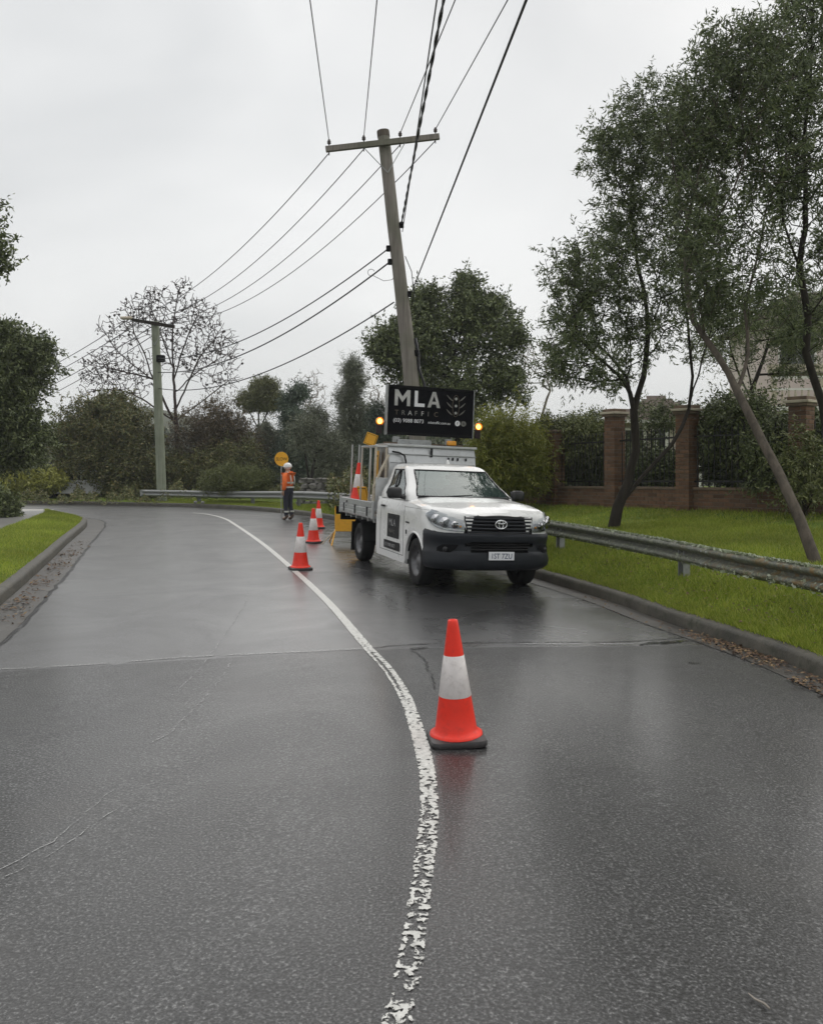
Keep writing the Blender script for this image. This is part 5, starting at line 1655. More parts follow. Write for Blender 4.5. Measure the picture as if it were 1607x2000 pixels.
for q in (0.03, 0.335, 0.655, 0.965):
    b = ca.lerp(cb, q) + Vector((0, 0, 0.05))
    i_ = MB().lathe([(0.012, -0.20), (0.012, 0.06), (0.035, 0.065), (0.048, 0.085), (0.035, 0.10), (0.05, 0.115), (0.034, 0.14), (0.028, 0.17), (0.012, 0.175)], 14, Matrix.Translation(b))
    i_.build('insulator', MATS['insulator'], PO, smooth=True)
    ins.append(pole_foot + b + Vector((0, 0, 0.13)))
def on_pole(y):
    """world point on the near pole at photo row y"""
    k = (P(0, y, PY).z - pole_foot.z) / (pole_top.z - pole_foot.z)
    return pole_foot + axis * (Lp * k)
def bracket(y, sx, nm='clamp'):
    c = on_pole(y) - pole_foot + Vector((sx * 0.19, -0.05, 0))
    MB().box(c, (0.10, 0.10, 0.14), 0.02).build(nm, MATS['matte_black'], PO)
for yy, s in ((486, -1), (512, -1), (440, 1), (575, 1), (690, 1)):
    bracket(yy, s)
MB().tube([on_pole(500) - pole_foot + Vector((0.19, 0, 0)), on_pole(530) - pole_foot + Vector((0.30, -0.02, 0)), on_pole(570) - pole_foot + Vector((0.30, -0.02, 0)), on_pole(600) - pole_foot + Vector((0.20, 0, 0))], 0.010, 6).build('lead', MATS['cable'], PO, smooth=True)
MB().tube([on_pole(660) - pole_foot + Vector((0.21, -0.03, 0)), on_pole(690) - pole_foot + Vector((0.24, -0.03, 0)), on_pole(720) - pole_foot + Vector((0.21, -0.03, 0)), on_pole(750) - pole_foot + Vector((0.30, -0.03, 0)), on_pole(800) - pole_foot + Vector((0.24, -0.03, 0))], 0.035, 6).build('cable_guard', MATS['cable'], PO, smooth=True)

# far pole on the left of the bend
LY = 35.3
lx_ = (317 - CX) / F * LY
lf = Vector((lx_, LY, verge_z(lx_, LY) - 0.3))
lt = P(303, 628, LY)
LP_ = empty('power_pole', lf, 0, 'pale green grey power pole beyond the guardrail at the left bend', 'power pole')
d_ = lt - lf
MB().tube([d_ * (k / 6) for k in range(7)], [0.205, 0.20, 0.195, 0.19, 0.18, 0.17, 0.165], 18).build('shaft', MATS['pole_green'], LP_, smooth=True, angle=50)
la, lb = P(258, 624, LY - 0.25) - lf, P(341, 638, LY - 0.25) - lf
MB().bar(la, lb, 0.11, 0.14, 0.006).build('crossarm', MATS['bark_dark'], LP_)
for q in (0.22, 0.78):
    MB().bar(la.lerp(lb, q), d_ * 0.87 + Vector((0, -0.2, 0)), 0.04, 0.014).build('brace', MATS['galv'], LP_)
lins = []
for q in (0.04, 0.32, 0.68, 0.96):
    b = la.lerp(lb, q)
    MB().lathe([(0.014, 0.0), (0.014, 0.10), (0.05, 0.11), (0.035, 0.14), (0.05, 0.16), (0.03, 0.20), (0.01, 0.21)], 12, Matrix.Translation(b)).build('insulator', MATS['insulator'], LP_, smooth=True)
    lins.append(lf + b + Vector((0, 0, 0.17)))
MB().box(d_ * 0.80 + Vector((0.22, -0.12, 0)), (0.34, 0.22, 0.30), 0.03).build('junction_box', MATS['matte_black'], LP_)
lh = MB(); lh.box((0, 0, 0), (0.50, 0.22, 0.12), 0.045)
o = lh.build('street_light', MATS['cream_steel'], LP_, smooth=True); o.location = la + Vector((-0.22, -0.05, 0.06))

def wire(a, b, sag, r, label, mat='wire_metal', group='overhead wires', n=28, twist=0.0):
    a, b = Vector(a), Vector(b)
    pts = []
    for k in range(n + 1):
        q = k / n
        p = a.lerp(b, q)
        p.z -= 4 * sag * q * (1 - q)
        pts.append(p - a)
    m = MB()
    if twist:
        # bundled conductor: two strands wound round each other
        L = (b - a).length; N = int(L / 0.12)
        for ph in (0, math.pi):
            s = []
            for k in range(N + 1):
                q = k / N
                p = a.lerp(b, q) - a; p.z -= 4 * sag * q * (1 - q)
                an = ph + k * 0.7
                s.append(p + Vector((math.cos(an) * twist, 0, math.sin(an) * twist)))
            m.tube(s, r, 4)
    else:
        m.tube(pts, r, 5)
    o = m.build('overhead_wire', MATS[mat], None, smooth=True)
    o.location = a
    return tag(o, label, 'wire', group)
def beyond(a, x, z_exit, Yb=-14):
    """from a through the point where the wire leaves the top of the view"""
    Y = (z_exit - CAM_H) * F / YH
    e = Vector(((x - CX) / F * Y, Y, z_exit))
    d = (e - a) / (e.y - a.y)
    return a + d * (Yb - a.y)
ups = [(607, 'leftmost overhead wire rising from the near crossarm out of the top'), (735, 'second overhead wire from the left rising from the near crossarm'),
       (884, 'thin overhead wire rising from the crossarm just right of the pole'), (985, 'overhead wire rising from the right end of the near crossarm')]
for (x, lab), i_ in zip(ups, ins):
    wire(i_, beyond(i_, x, i_.z - 0.25), 0.15, 0.0105, lab)
a = on_pole(437) + Vector((0.19, -0.1, 0)); wire(a, beyond(a, 866, a.z - 0.1), 0.0, 0.014, 'thickest black cable climbing from the near pole past its crossarm', 'cable', twist=0.012)
a = on_pole(452) + Vector((0.19, 0.0, 0)); wire(a, beyond(a, 853, a.z - 0.05), 0.0, 0.011, 'thinner black cable beside the thickest cable on its left', 'cable')
a = on_pole(575) + Vector((0.22, -0.05, 0)); wire(a, beyond(a, 1023, a.z - 0.1), 0.05, 0.013, 'black cable sloping far to the right from low on the near pole', 'cable')
dn = ['uppermost wire running down left from the left crossarm tip', 'second wire running down left from the near crossarm', 'third wire running down left, passing behind the near pole', 'lowest of four bare wires running from the crossarm to the bend']
for i_, j_, sg, lab in zip(ins, lins, (0.75, 0.95, 1.0, 1.05), dn):
    wire(i_ + Vector((0, 0.05, -0.25)), j_, sg, 0.012, lab)
fz = [(486, 700, 'upper black cable sagging from the near pole to the far pole'), (512, 728, 'lower black cable with a coil sagging from the near pole to the far pole'), (590, 760, 'lowest black cable running from the near pole to the bend')]
for (y0_, y1_, lab), rr2 in zip(fz, (0.017, 0.020, 0.017)):
    a = on_pole(y0_) + Vector((-0.2, 0, 0)); k = (y1_ - 628) / 370
    wire(a, lt + (lf - lt) * k, 0.75, rr2, lab, 'cable')
co = on_pole(540) + Vector((-0.62, 0, 0.1))
m = MB(); m.tube([co + Vector((0.08 * math.cos(t) - 0.05, 0, 0.08 * math.sin(t))) - co for t in np.linspace(0.4, 5.2, 18)] + [Vector((0.25, 0, -0.20)), Vector((0.45, 0, -0.17)), Vector((0.55, 0, 0.02))], 0.007, 5)
o = m.build('loose_wire_coil', MATS['cable'], None, smooth=True); o.location = co
tag(o, 'thin loose coil of wire hanging left of the near pole', 'wire')
for k, (x, y) in enumerate(((18, 752), (12, 772), (10, 795), (8, 815))):
    wire(lins[k], P(x - 30, y + 4, 68), 0.5, 0.02, 'wire %s left from the far pole behind the left tree' % ('topmost of four running', 'second from top running', 'third from top running', 'lowest of four running')[k])

# ================================================================ BRICK FENCE
def shared(name, mb, mat):
    o = mb.build(name, mat); me = o.data
    bpy.data.objects.remove(o)
    return me
BL, BH, BW, JT = 0.22, 0.072, 0.105, 0.011
BRICK_ME = shared('brick', MB().box((0, 0, 0), (BL, BW, BH), 0.004, seg=1), MATS['brick'])
def put(name, me, parent, loc, rz=0.0):
    o = bpy.data.objects.new(name, me)
    o.parent = parent; o.location = loc; o.rotation_euler = (0, 0, rz)
    COL.objects.link(o)
    return o
fp = [(2.62, 22.9, 1.95, 0), (3.66, 20.9, 1.95, 0), (4.70, 19.05, 2.22, 1), (5.76, 17.2, 2.10, 1), (7.25, 15.3, 2.15, 1), (8.9, 13.3, 2.15, 1)]
PILL = []
names = ['brick fence pillar farthest left, half hidden by bamboo', 'lower brick fence pillar without projecting cap, left of the capped ones', 'capped brick pillar directly behind the forked tree trunk',
         'capped brick pillar right of the forked tree, beside the pale house front', 'capped brick pillar behind the leaning trunk at right', 'brick pillar at the right edge of the fence']
for k, (x, y, h, capd) in enumerate(fp):
    nx = fp[min(k + 1, len(fp) - 1)]; pv = fp[max(k - 1, 0)]
    ang = math.atan2(nx[1] - pv[1], nx[0] - pv[0])
    zb = verge_z(x, y) - 0.06
    pl = empty('brick_pillar', (x, y, zb), ang, names[k], 'fence pillar', 'brick pillars of the fence')
    n = int(h / (BH + JT))
    w = BL + BW + JT
    MB().box((0, 0, n * (BH + JT) / 2), (w - 0.018, w - 0.018, n * (BH + JT)), 0).build('mortar', MATS['mortar'], pl)
    a = (BL + BW + JT) / 2
    for c in range(n):
        z = c * (BH + JT) + BH / 2
        # pinwheel bond, turned every second course
        lay = [(-(a - BL / 2), -(a - BW / 2), 0), ((a - BW / 2), -(a - BL / 2), 1), ((a - BL / 2), (a - BW / 2), 0), (-(a - BW / 2), (a - BL / 2), 1)]
        for (bx, by, rt) in lay:
            if c % 2: bx, = (-bx,)
            put('brick', BRICK_ME, pl, (bx, by, z), math.pi / 2 * rt)
    zt = n * (BH + JT)
    if capd:
        MB().box((0, 0, zt + 0.03), (w + 0.07, w + 0.07, 0.06), 0.006).build('cap', MATS['brick_cap'], pl)
        MB().box((0, 0, zt + 0.085), (w + 0.14, w + 0.14, 0.05), 0.006).build('cap', MATS['render_cream'], pl)
        MB().box((0, 0, zt + 0.145), (w + 0.04, w + 0.04, 0.07), 0.01).build('cap', MATS['brick_cap'], pl)
    else:
        MB().box((0, 0, zt + 0.03), (w + 0.05, w + 0.05, 0.06), 0.01).build('cap', MATS['brick_cap'], pl)
    PILL.append((Vector((x, y, zb)), ang, h))
seg_n = ['farthest left length of fence, behind the bamboo', 'fence length left of the forked tree', 'fence length between the two capped pillars', 'fence length right of the capped pillars', 'fence length at the right edge']
for k in range(len(fp) - 1):
    A, B = PILL[k][0], PILL[k + 1][0]
    d = B - A; L = d.length; ang = math.atan2(d.y, d.x)
    L2 = L - 0.36
    zb = min(A.z, B.z)
    wb = empty('brick_wall', (A.x + d.x / 2, A.y + d.y / 2, zb), ang, 'low brick plinth wall of the ' + seg_n[k], 'wall', 'low brick walls of the fence')
    slope = (B.z - A.z) / L
    courses = 6
    MB().prism([(-L2 / 2, -0.1), (L2 / 2, -0.1), (L2 / 2, courses * (BH + JT) + slope * L2 / 2 + abs(d.z) / 2 - 0.004), (-L2 / 2, courses * (BH + JT) - slope * L2 / 2 + abs(d.z) / 2 - 0.004)], -BW / 2 + 0.009, BW / 2 - 0.009, 'y').build('mortar', MATS['mortar'], wb)
    nb = int(L2 / (BL + JT))
    for c in range(courses):
        for i in range(nb + 1):
            xx = -L2 / 2 + BL / 2 + i * (BL + JT) - (0.5 * (BL + JT) if c % 2 else 0)
            if xx - BL / 2 < -L2 / 2 - 0.12 or xx + BL / 2 > L2 / 2 + 0.12: continue
            put('brick', BRICK_ME, wb, (xx, 0, c * (BH + JT) + BH / 2 + slope * xx + abs(d.z) / 2))
    hw = courses * (BH + JT)
    MB().prism([(-L2 / 2, hw - slope * L2 / 2 + abs(d.z) / 2), (L2 / 2, hw + slope * L2 / 2 + abs(d.z) / 2), (L2 / 2, hw + 0.05 + slope * L2 / 2 + abs(d.z) / 2), (-L2 / 2, hw + 0.05 - slope * L2 / 2 + abs(d.z) / 2)], -0.08, 0.08, 'y').build('coping', MATS['brick_cap'], wb)
    ir = empty('iron_railing', (A.x + d.x / 2, A.y + d.y / 2, zb + hw + 0.05 + abs(d.z) / 2), ang, 'black iron bar railing on the ' + seg_n[k], 'railing', 'iron railings of the fence')
    for zz in (0.12, 1.05):
        MB().bar((-L2 / 2, 0, zz - slope * L2 / 2), (L2 / 2, 0, zz + slope * L2 / 2), 0.035, 0.035).build('rail', MATS['iron_black'], ir)
    nbar = int(L2 / 0.125)
    bm_ = shared('bar', MB().tube([(0, 0, 0), (0, 0, 1.20)], 0.011, 6).lathe([(0.02, 1.20), (0.018, 1.22), (0.001, 1.28)], 6), MATS['iron_black'])
    for i in range(nbar):
        xx = -L2 / 2 + (i + 0.5) * L2 / nbar
        put('bar', bm_, ir, (xx, 0, slope * xx))

# ================================================================ SMALL THINGS
m = MB(); m.tube([(0, 0, 0.006), (0.012, 0.02, 0.008), (0.018, 0.05, 0.007), (0.036, 0.075, 0.006)], [0.0035, 0.004, 0.0035, 0.002], 6)
o = m.build('twig', MATS['bark_pale'], None, smooth=True); tw = P(1503, 1990, 1)
Yt = F * (CAM_H + 0.05) / (1990 - YH); o.location = ((1503 - CX) / F * Yt, Yt, rz1((1503 - CX) / F * Yt, Yt) + 0.004); o.rotation_euler = (0, 0, 0.9)
tag(o, 'short pale twig on the asphalt near the bottom right corner', 'twig')
def rock(name, c, s, seed, mat, label, cat, group=None):
    r = random.Random(seed)
    bm = bmesh.new(); bmesh.ops.create_icosphere(bm, subdivisions=2, radius=1)
    for v in bm.verts:
        k = 1 + r.uniform(-0.16, 0.16)
        v.co = Vector((v.co.x * s[0] * k, v.co.y * s[1] * k, v.co.z * s[2] * k))
    me = bpy.data.meshes.new(name); bm.to_mesh(me); bm.free()
    o = link_mesh(name, me, MATS[mat]); o.location = c
    return tag(o, label, cat, group)
for k, (x, y) in enumerate(((374, 981), (388, 983))):
    Y = 32.5 - k * 0.3
    xx = (x - CX) / F * Y
    rock('pale_rock', (xx, Y + 0.6, verge_z(xx, Y + 0.6) + 0.08), (0.075, 0.07, 0.06), k, 'path_concrete', ('left' if k == 0 else 'right') + ' one of two small pale rocks in the grass under the far guardrail', 'rock', 'pale rocks')
# rough stone retaining bank behind the rail by the person
rw = empty('stone_wall', (-3.0, 31.0, verge_z(-3.0, 31.0) - 0.1), math.radians(-12), 'rough grey stone retaining wall behind the guardrail beside the person', 'wall')
rr3 = random.Random(9)
ST = []
for s in range(6):
    bm = bmesh.new(); bmesh.ops.create_cube(bm, size=1.7)
    bmesh.ops.bevel(bm, geom=list(bm.edges), offset=0.22, segments=1, affect='EDGES')
    for v in bm.verts:
        v.co += Vector((rr3.uniform(-0.3, 0.3), rr3.uniform(-0.3, 0.3), rr3.uniform(-0.3, 0.3)))
    me = bpy.data.meshes.new('stone'); bm.to_mesh(me); bm.free(); me.materials.append(MATS['stone']); ST.append(me)
for row in range(6):
    for i in range(13):
        xx = -1.2 + i * 0.30 + (0.15 if row % 2 else 0) + rr3.uniform(-0.04, 0.04)
        top = 1.05 - 0.12 * max(0, xx - 0.4)
        zz = 0.08 + row * 0.22
        if zz > top: continue
        o = put('stone', ST[(row * 5 + i * 3) % 6], rw, (xx, 0.12 * row * 0.5 + rr3.uniform(-0.04, 0.04), zz), rr3.uniform(-0.2, 0.2))
        sc_ = rr3.uniform(0.75, 1.15); o.scale = (0.16 * sc_, 0.18, 0.125 * rr3.uniform(0.7, 1.15))

# ================================================================ TREES
def unit(v):
    return v / (np.linalg.norm(v, axis=-1, keepdims=True) + 1e-9)

def grow(limbs, clumps, seed, alpha=0.35, kink=0.10, sub=0.28):
    """limbs: list of polylines (first starts at the foot; others start on an earlier limb).
    clumps: (centre, radii, count). Each sampled point is joined to the cheapest existing node
    (distance + alpha * path length), which gives natural looking forks."""
    r = np.random.default_rng(seed)
    cap = 60000
    pos = np.zeros((cap, 3)); par = np.full(cap, -1); plen = np.zeros(cap); n = 0
    for li, L in enumerate(limbs):
        L = catmull([tuple(p) for p in L], 0.30)
        if li == 0:
            last = -1
        else:
            last = int(((pos[:n] - L[0]) ** 2).sum(1).argmin())
        for k, p in enumerate(L):
            if li and k == 0: continue
            pos[n] = p + (r.normal(0, 0.012, 3) if 0 < k < len(L) - 1 else 0)
            par[n] = last
            plen[n] = 0 if last < 0 else plen[last] + np.linalg.norm(pos[n] - pos[last])
            last = n; n += 1
    nl = n
    first_ok = int(nl * 0.12)
    A = []
    for c, rad, cnt in clumps:
        d = unit(r.normal(0, 1, (cnt, 3))) * (r.random((cnt, 1)) ** 0.45)
        A.append(np.array(c) + d * np.array(rad))
    A = np.concatenate(A)
    dist = np.sqrt(((A[:, None] - pos[None, :nl:3]) ** 2).sum(2)).min(1)
    A = A[np.argsort(dist)]
    tips = []
    for p in A:
        dd = np.sqrt(((pos[first_ok:n] - p) ** 2).sum(1))
        k = int((dd + alpha * plen[first_ok:n]).argmin()) + first_ok
        q = pos[k].copy(); D = p - q; L = np.linalg.norm(D)
        m = max(1, int(L / sub))
        if n + m + 2 > cap: break
        # leave along the parent's own direction first, then bend towards the tip
        pd = unit(pos[k] - pos[par[k]]) if par[k] >= 0 else np.array([0, 0, 1.0])
        last = k
        for i in range(1, m + 1):
            t = i / m
            pt = q + D * t + pd * L * 0.22 * math.sin(t * math.pi) * 0.8 + r.normal(0, kink * 0.25 * min(L, 1.0), 3) * (i < m)
            pos[n] = pt; par[n] = last; plen[n] = plen[last] + np.linalg.norm(pt - pos[last])
            last = n; n += 1
        tips.append(last)
    return pos[:n].copy(), par[:n].copy(), np.array(tips), nl

def branch_mesh(pos, par, R, r0, e=2.0, nsides=8):
    n = len(pos)
    acc = np.zeros(n)
    rad = np.zeros(n)
    for i in range(n - 1, -1, -1):
        rad[i] = max(acc[i], r0 ** e) ** (1 / e)
        if par[i] >= 0: acc[par[i]] += rad[i] ** e
    rad = r0 + (rad - r0) * (R - r0) / max(rad[0] - r0, 1e-6)
    pl_ = np.zeros(n)
    for i in range(1, n):
        pl_[i] = pl_[par[i]] + np.linalg.norm(pos[i] - pos[par[i]]) if par[i] >= 0 else 0
    rad = r0 + (rad - r0) * (1 - 0.72 * (pl_ / (pl_.max() + 1e-6)) ** 0.6)
    main = np.full(n, -1)
    for i in range(n):
        p = par[i]
        if p >= 0 and (main[p] < 0 or rad[i] > rad[main[p]]): main[p] = i
    V, Fc = [], []
    starts = [0] + [i for i in range(1, n) if par[i] >= 0 and main[par[i]] != i]
    off = 0
    for s in starts:
        ch = []
        if par[s] >= 0: ch.append((pos[par[s]], min(rad[s] * 1.15, rad[par[s]] * 0.9)))
        k = s
        while k >= 0:
            ch.append((pos[k], rad[k])); k = main[k]
        if len(ch) < 2: continue
        pts = np.array([c[0] for c in ch]); rr = np.array([c[1] for c in ch])
        m = 4 if rr[0] < 0.02 else (6 if rr[0] < 0.06 else nsides + 2)
        t = unit(np.gradient(pts, axis=0))
        ref = np.array([0.31, 0.23, 0.05]); ref = ref / np.linalg.norm(ref)
        x = unit(np.cross(t, ref)); y = np.cross(t, x)
        a = np.arange(m) * 2 * np.pi / m
        ring = pts[:, None] + (x[:, None] * np.cos(a)[None, :, None] + y[:, None] * np.sin(a)[None, :, None]) * rr[:, None, None]
        V.append(ring.reshape(-1, 3))
        i, j = np.meshgrid(np.arange(len(pts) - 1), np.arange(m), indexing='ij')
        j2 = (j + 1) % m
        Fc.append(np.stack([i * m + j, i * m + j2, (i + 1) * m + j2, (i + 1) * m + j], 2).reshape(-1, 4) + off)
        off += len(pts) * m
    return np.concatenate(V), np.concatenate(Fc), rad

def leaf_cloud(c, out, L, W, seed, droop=0.2, spread_dir=0.6):
    """diamond leaves at points c; out = preferred growth direction"""
    r = np.random.default_rng(seed)
    n = len(c)
    d = unit(out * spread_dir + r.normal(0, 1, (n, 3)) + np.array([0, 0, -droop]))
    w = unit(np.cross(d, r.normal(0, 1, (n, 3))))
    l = (L * r.uniform(0.6, 1.35, n))[:, None]; ww = (W * r.uniform(0.7, 1.3, n))[:, None]
    nn = np.cross(d, w) * ww * 0.35
    v = np.stack([c, c + d * l * 0.45 + w * ww / 2 + nn, c + d * l, c + d * l * 0.45 - w * ww / 2 + nn], 1).reshape(-1, 3)
    return v

def tree(name, label, limbs, clumps, R, leaf, bark, nleaf, L, W, seed, spread=0.22, cat='tree', group=None, r0=0.006, alpha=0.35, kink=0.12, droop=0.2, twigs=True, sub=0.28, crown_name='crown', anchors=None):
    pos, par, tips, nl = grow(limbs, clumps, seed, alpha, kink, sub)
    foot = Vector(limbs[0][0])
    e = empty(name, foot, 0, label, cat, group)
    f = np.array(foot)
    V, Fc, rad = branch_mesh(pos - f, par, R, r0)
    link_mesh('trunk', np_mesh('trunk', V, Fc, 4), MATS[bark], e, True)
    if nleaf:
        r = np.random.default_rng(seed + 100)
        # leaf bases: tips and the last nodes before them
        cand = [tips]
        p1 = par[tips]; cand.append(p1[p1 >= nl])
        p2 = par[p1[p1 >= nl]] if len(p1[p1 >= nl]) else np.array([], int)
        cand.append(p2[p2 >= nl])
        ids = np.concatenate(cand)
        wt = np.concatenate([np.full(len(cand[0]), 1.0), np.full(len(cand[1]), 0.7), np.full(len(cand[2]), 0.4)]) * r.uniform(0.05, 1.0, len(ids)) ** 1.5
        # leaves sit in sprays: a short twig with leaves along it
        per = 9
        ns = nleaf // per
        k = r.choice(ids, ns, p=wt / wt.sum())
        base = pos[k] - f + r.normal(0, 1, (ns, 3)) * spread * 0.55
        sd_ = unit(unit(pos[k] - pos[np.maximum(par[k], 0)]) * 0.8 + r.normal(0, 0.8, (ns, 3)) + np.array([0, 0, -droop * 0.5]))
        SL = spread * r.uniform(0.8, 2.0, ns)
        tt = (np.arange(per)[None] + r.random((ns, per))) / per
        c = (base[:, None] + sd_[:, None] * (SL[:, None] * tt)[:, :, None] + r.normal(0, 0.12 * spread, (ns, per, 3))).reshape(-1, 3)
        out = np.repeat(sd_, per, 0)
        nleaf = len(c)
        v = leaf_cloud(c, out, L, W, seed + 7, droop, 1.1)
        link_mesh(crown_name, np_mesh(crown_name, v, np.arange(nleaf * 4).reshape(-1, 4), 4), MATS[leaf], e)
    return e, pos, tips

def C(x, y, Y, rx, ry, rdepth, n):
    """crown clump from its outline in the photo at depth Y (pixel radii) with its own depth radius"""
    p = P(x, y, Y)
    return (tuple(p), (rx / F * Y, rdepth, ry / F * Y), n)
def LP(pts):
    return [tuple(P(x, y, Y)) for x, y, Y in pts]

# ---- the forked tree behind the guardrail
g0 = P(1196, 1034, 15.5); g0.z = verge_z(g0.x, g0.y) - 0.1
limbs = [[tuple(g0), *LP([(1203, 990, 15.45), (1226, 945, 15.4), (1238, 880, 15.35), (1238, 800, 15.3), (1215, 740, 15.2), (1180, 710, 15.1), (1130, 660, 14.9), (1118, 600, 14.8)])],
         LP([(1206, 985, 15.45), (1262, 925, 15.6), (1312, 868, 15.8), (1345, 800, 16.0), (1352, 700, 16.0), (1335, 590, 15.9), (1325, 480, 15.8), (1300, 380, 15.7), (1285, 310, 15.6)]),
         LP([(1345, 790, 16.0), (1372, 700, 15.6), (1400, 600, 15.3), (1420, 500, 15.2)]),
         LP([(1238, 800, 15.3), (1262, 700, 15.6), (1262, 600, 15.8), (1245, 520, 15.8)]),
         LP([(1318, 440, 15.8), (1265, 380, 15.4), (1215, 310, 15.0)])]
cl = [C(1125, 620, 15.0, 70, 130, 1.5, 130), C(1150, 520, 15.2, 95, 75, 1.5, 130), C(1240, 620, 15.6, 110, 130, 2.0, 150), C(1230, 420, 15.4, 80, 90, 1.5, 130), C(1210, 290, 15.2, 75, 70, 1.4, 130), C(1265, 215, 15.2, 70, 50, 1.3, 85), C(1320, 330, 15.6, 90, 110, 1.7, 140),
      C(1345, 500, 15.7, 90, 120, 2.0, 140), C(1400, 620, 15.6, 60, 100, 1.6, 70), C(1090, 700, 15.0, 45, 60, 1.0, 45), C(1190, 730, 15.2, 60, 40, 1.2, 40)]
tree('wattle_tree', 'dark leafed tree forking low behind the guardrail, right of the truck', limbs, cl, 0.115, 'leaf_acacia', 'bark_dark', 44000, 0.10, 0.025, 3, 0.14, group='street trees on the right verge', droop=0.4)
# ---- the pale leaning trunk
g1 = P(1600, 1100, 10.2); g1.z = verge_z(g1.x, g1.y) - 0.1
limbs = [[tuple(g1), *LP([(1560, 1010, 10.5), (1515, 915, 10.9), (1472, 820, 11.3), (1440, 762, 11.6), (1400, 690, 11.9), (1355, 625, 12.2), (1340, 540, 12.4), (1345, 430, 12.5), (1370, 320, 12.5), (1395, 220, 12.4)])],
         LP([(1440, 762, 11.6), (1462, 690, 12.0), (1455, 600, 12.4), (1480, 500, 12.6), (1500, 380, 12.6)]),
         LP([(1340, 540, 12.4), (1370, 470, 12.0), (1430, 380, 11.8), (1460, 280, 11.7)]),
         LP([(1345, 430, 12.5), (1320, 350, 12.8), (1310, 270, 12.9)])]
cl = [C(1395, 130, 12.4, 65, 85, 1.2, 130), C(1450, 210, 12.2, 80, 90, 1.4, 130), C(1390, 290, 12.4, 90, 80, 1.4, 120), C(1480, 90, 12.2, 60, 70, 1.2, 90), C(1340, 240, 12.8, 60, 60, 1.1, 80), C(1500, 330, 12.5, 80, 80, 1.3, 80), C(1440, 440, 12.4, 90, 90, 1.4, 80), C(1480, 570, 12.5, 60, 90, 1.2, 50), C(1350, 470, 11.6, 55, 70, 0.5, 60), C(1400, 580, 11.4, 60, 60, 0.5, 50), C(1360, 380, 11.7, 50, 50, 0.5, 40)]
tree('wattle_tree', 'tree with long pale trunk leaning left from the bottom right of the lawn', limbs, cl, 0.080, 'leaf_acacia', 'bark_grey', 28000, 0.095, 0.023, 5, 0.13, group='street trees on the right verge', droop=0.4)
# ---- tree cut by the right edge
g2 = P(1645, 1030, 13.2); g2.z = verge_z(g2.x, g2.y) - 0.1
limbs = [[tuple(g2), *LP([(1625, 900, 13.2), (1605, 790, 13.2), (1592, 745, 13.2), (1572, 690, 13.2), (1578, 620, 13.2), (1560, 520, 13.2), (1575, 400, 13.2), (1570, 280, 13.2), (1580, 150, 13.2), (1590, 20, 13.2)])],
         LP([(1560, 520, 13.2), (1530, 430, 12.9), (1525, 320, 12.6), (1500, 220, 12.5)]),
         LP([(1575, 400, 13.2), (1620, 320, 13.6), (1650, 200, 13.8)]),
         LP([(1578, 620, 13.2), (1620, 560, 12.8), (1660, 470, 12.6)])]
cl = [C(1560, 60, 13.2, 75, 100, 1.5, 130), C(1620, 160, 13.4, 90, 120, 1.5, 130), C(1530, 190, 12.8, 70, 80, 1.3, 110), C(1600, 330, 13.2, 80, 100, 1.5, 110), C(1540, 340, 12.9, 60, 80, 1.2, 70), C(1600, 480, 13.0, 70, 80, 1.3, 70), C(1640, -60, 13.2, 120, 100, 1.6, 110), C(1545, 640, 13.4, 70, 70, 1.2, 35)]
tree('wattle_tree', 'dark tree rising along the right edge of the picture', limbs, cl, 0.085, 'leaf_acacia', 'bark_dark', 24000, 0.098, 0.024, 8, 0.13, group='street trees on the right verge', droop=0.4)
# ---- thin garden trees inside the fence
limbs = [[tuple(Vector((8.3, 20.3, 0.7))), *LP([(1470, 820, 20.0), (1465, 740, 20.0), (1455, 680, 20.0), (1475, 610, 20.0)])], LP([(1465, 760, 20.0), (1490, 700, 20.2), (1510, 620, 20.3)]), LP([(1466, 780, 20), (1430, 700, 19.8), (1420, 640, 19.6)])]
tree('garden_tree', 'thin stemmed garden tree inside the fence behind the leaning trunk', limbs, [C(1470, 630, 20, 110, 80, 1.5, 90), C(1545, 660, 20.2, 75, 90, 1.2, 110), C(1400, 680, 19.8, 60, 60, 1.2, 35), C(1590, 600, 20.3, 60, 80, 1.2, 80)], 0.10, 'leaf_olive', 'bark_dark', 17000, 0.085, 0.026, 12, 0.20)

# ---- evergreen behind the pole
b = Vector((1.6, 30.5, 0.6))
limbs = [[tuple(b), *LP([(900, 800, 30.5), (890, 720, 30.5), (880, 650, 30.5), (875, 600, 30.5)])], LP([(893, 760, 30.5), (930, 690, 30.7), (960, 640, 30.8)]), LP([(892, 750, 30.5), (830, 700, 30.2), (790, 660, 30.1)]), LP([(888, 700, 30.5), (905, 620, 30.3), (905, 570, 30.2)])]
cl = [C(860, 660, 30.5, 95, 70, 2.2, 220), C(800, 690, 30.2, 75, 70, 1.8, 190), C(910, 600, 30.4, 50, 48, 1.4, 120), C(965, 640, 30.7, 52, 55, 1.6, 120), C(890, 760, 30.3, 140, 70, 2.4, 230), C(820, 610, 30.4, 40, 35, 1.2, 80), C(985, 740, 30.5, 45, 50, 1.4, 90), C(770, 660, 30.2, 45, 35, 1.1, 70), C(850, 800, 30, 90, 50, 2.0, 90), C(908, 558, 30.3, 22, 20, 0.6, 40), C(838, 580, 30.3, 22, 20, 0.6, 40), C(962, 592, 30.6, 22, 22, 0.6, 45), C(1010, 660, 30.6, 22, 30, 0.6, 40), C(745, 680, 30.2, 22, 30, 0.6, 40)]
tree('evergreen_tree', 'broad dark evergreen standing behind the message board and near pole', limbs, cl, 0.24, 'leaf_olive', 'bark_dark', 75000, 0.135, 0.055, 21, 0.24)
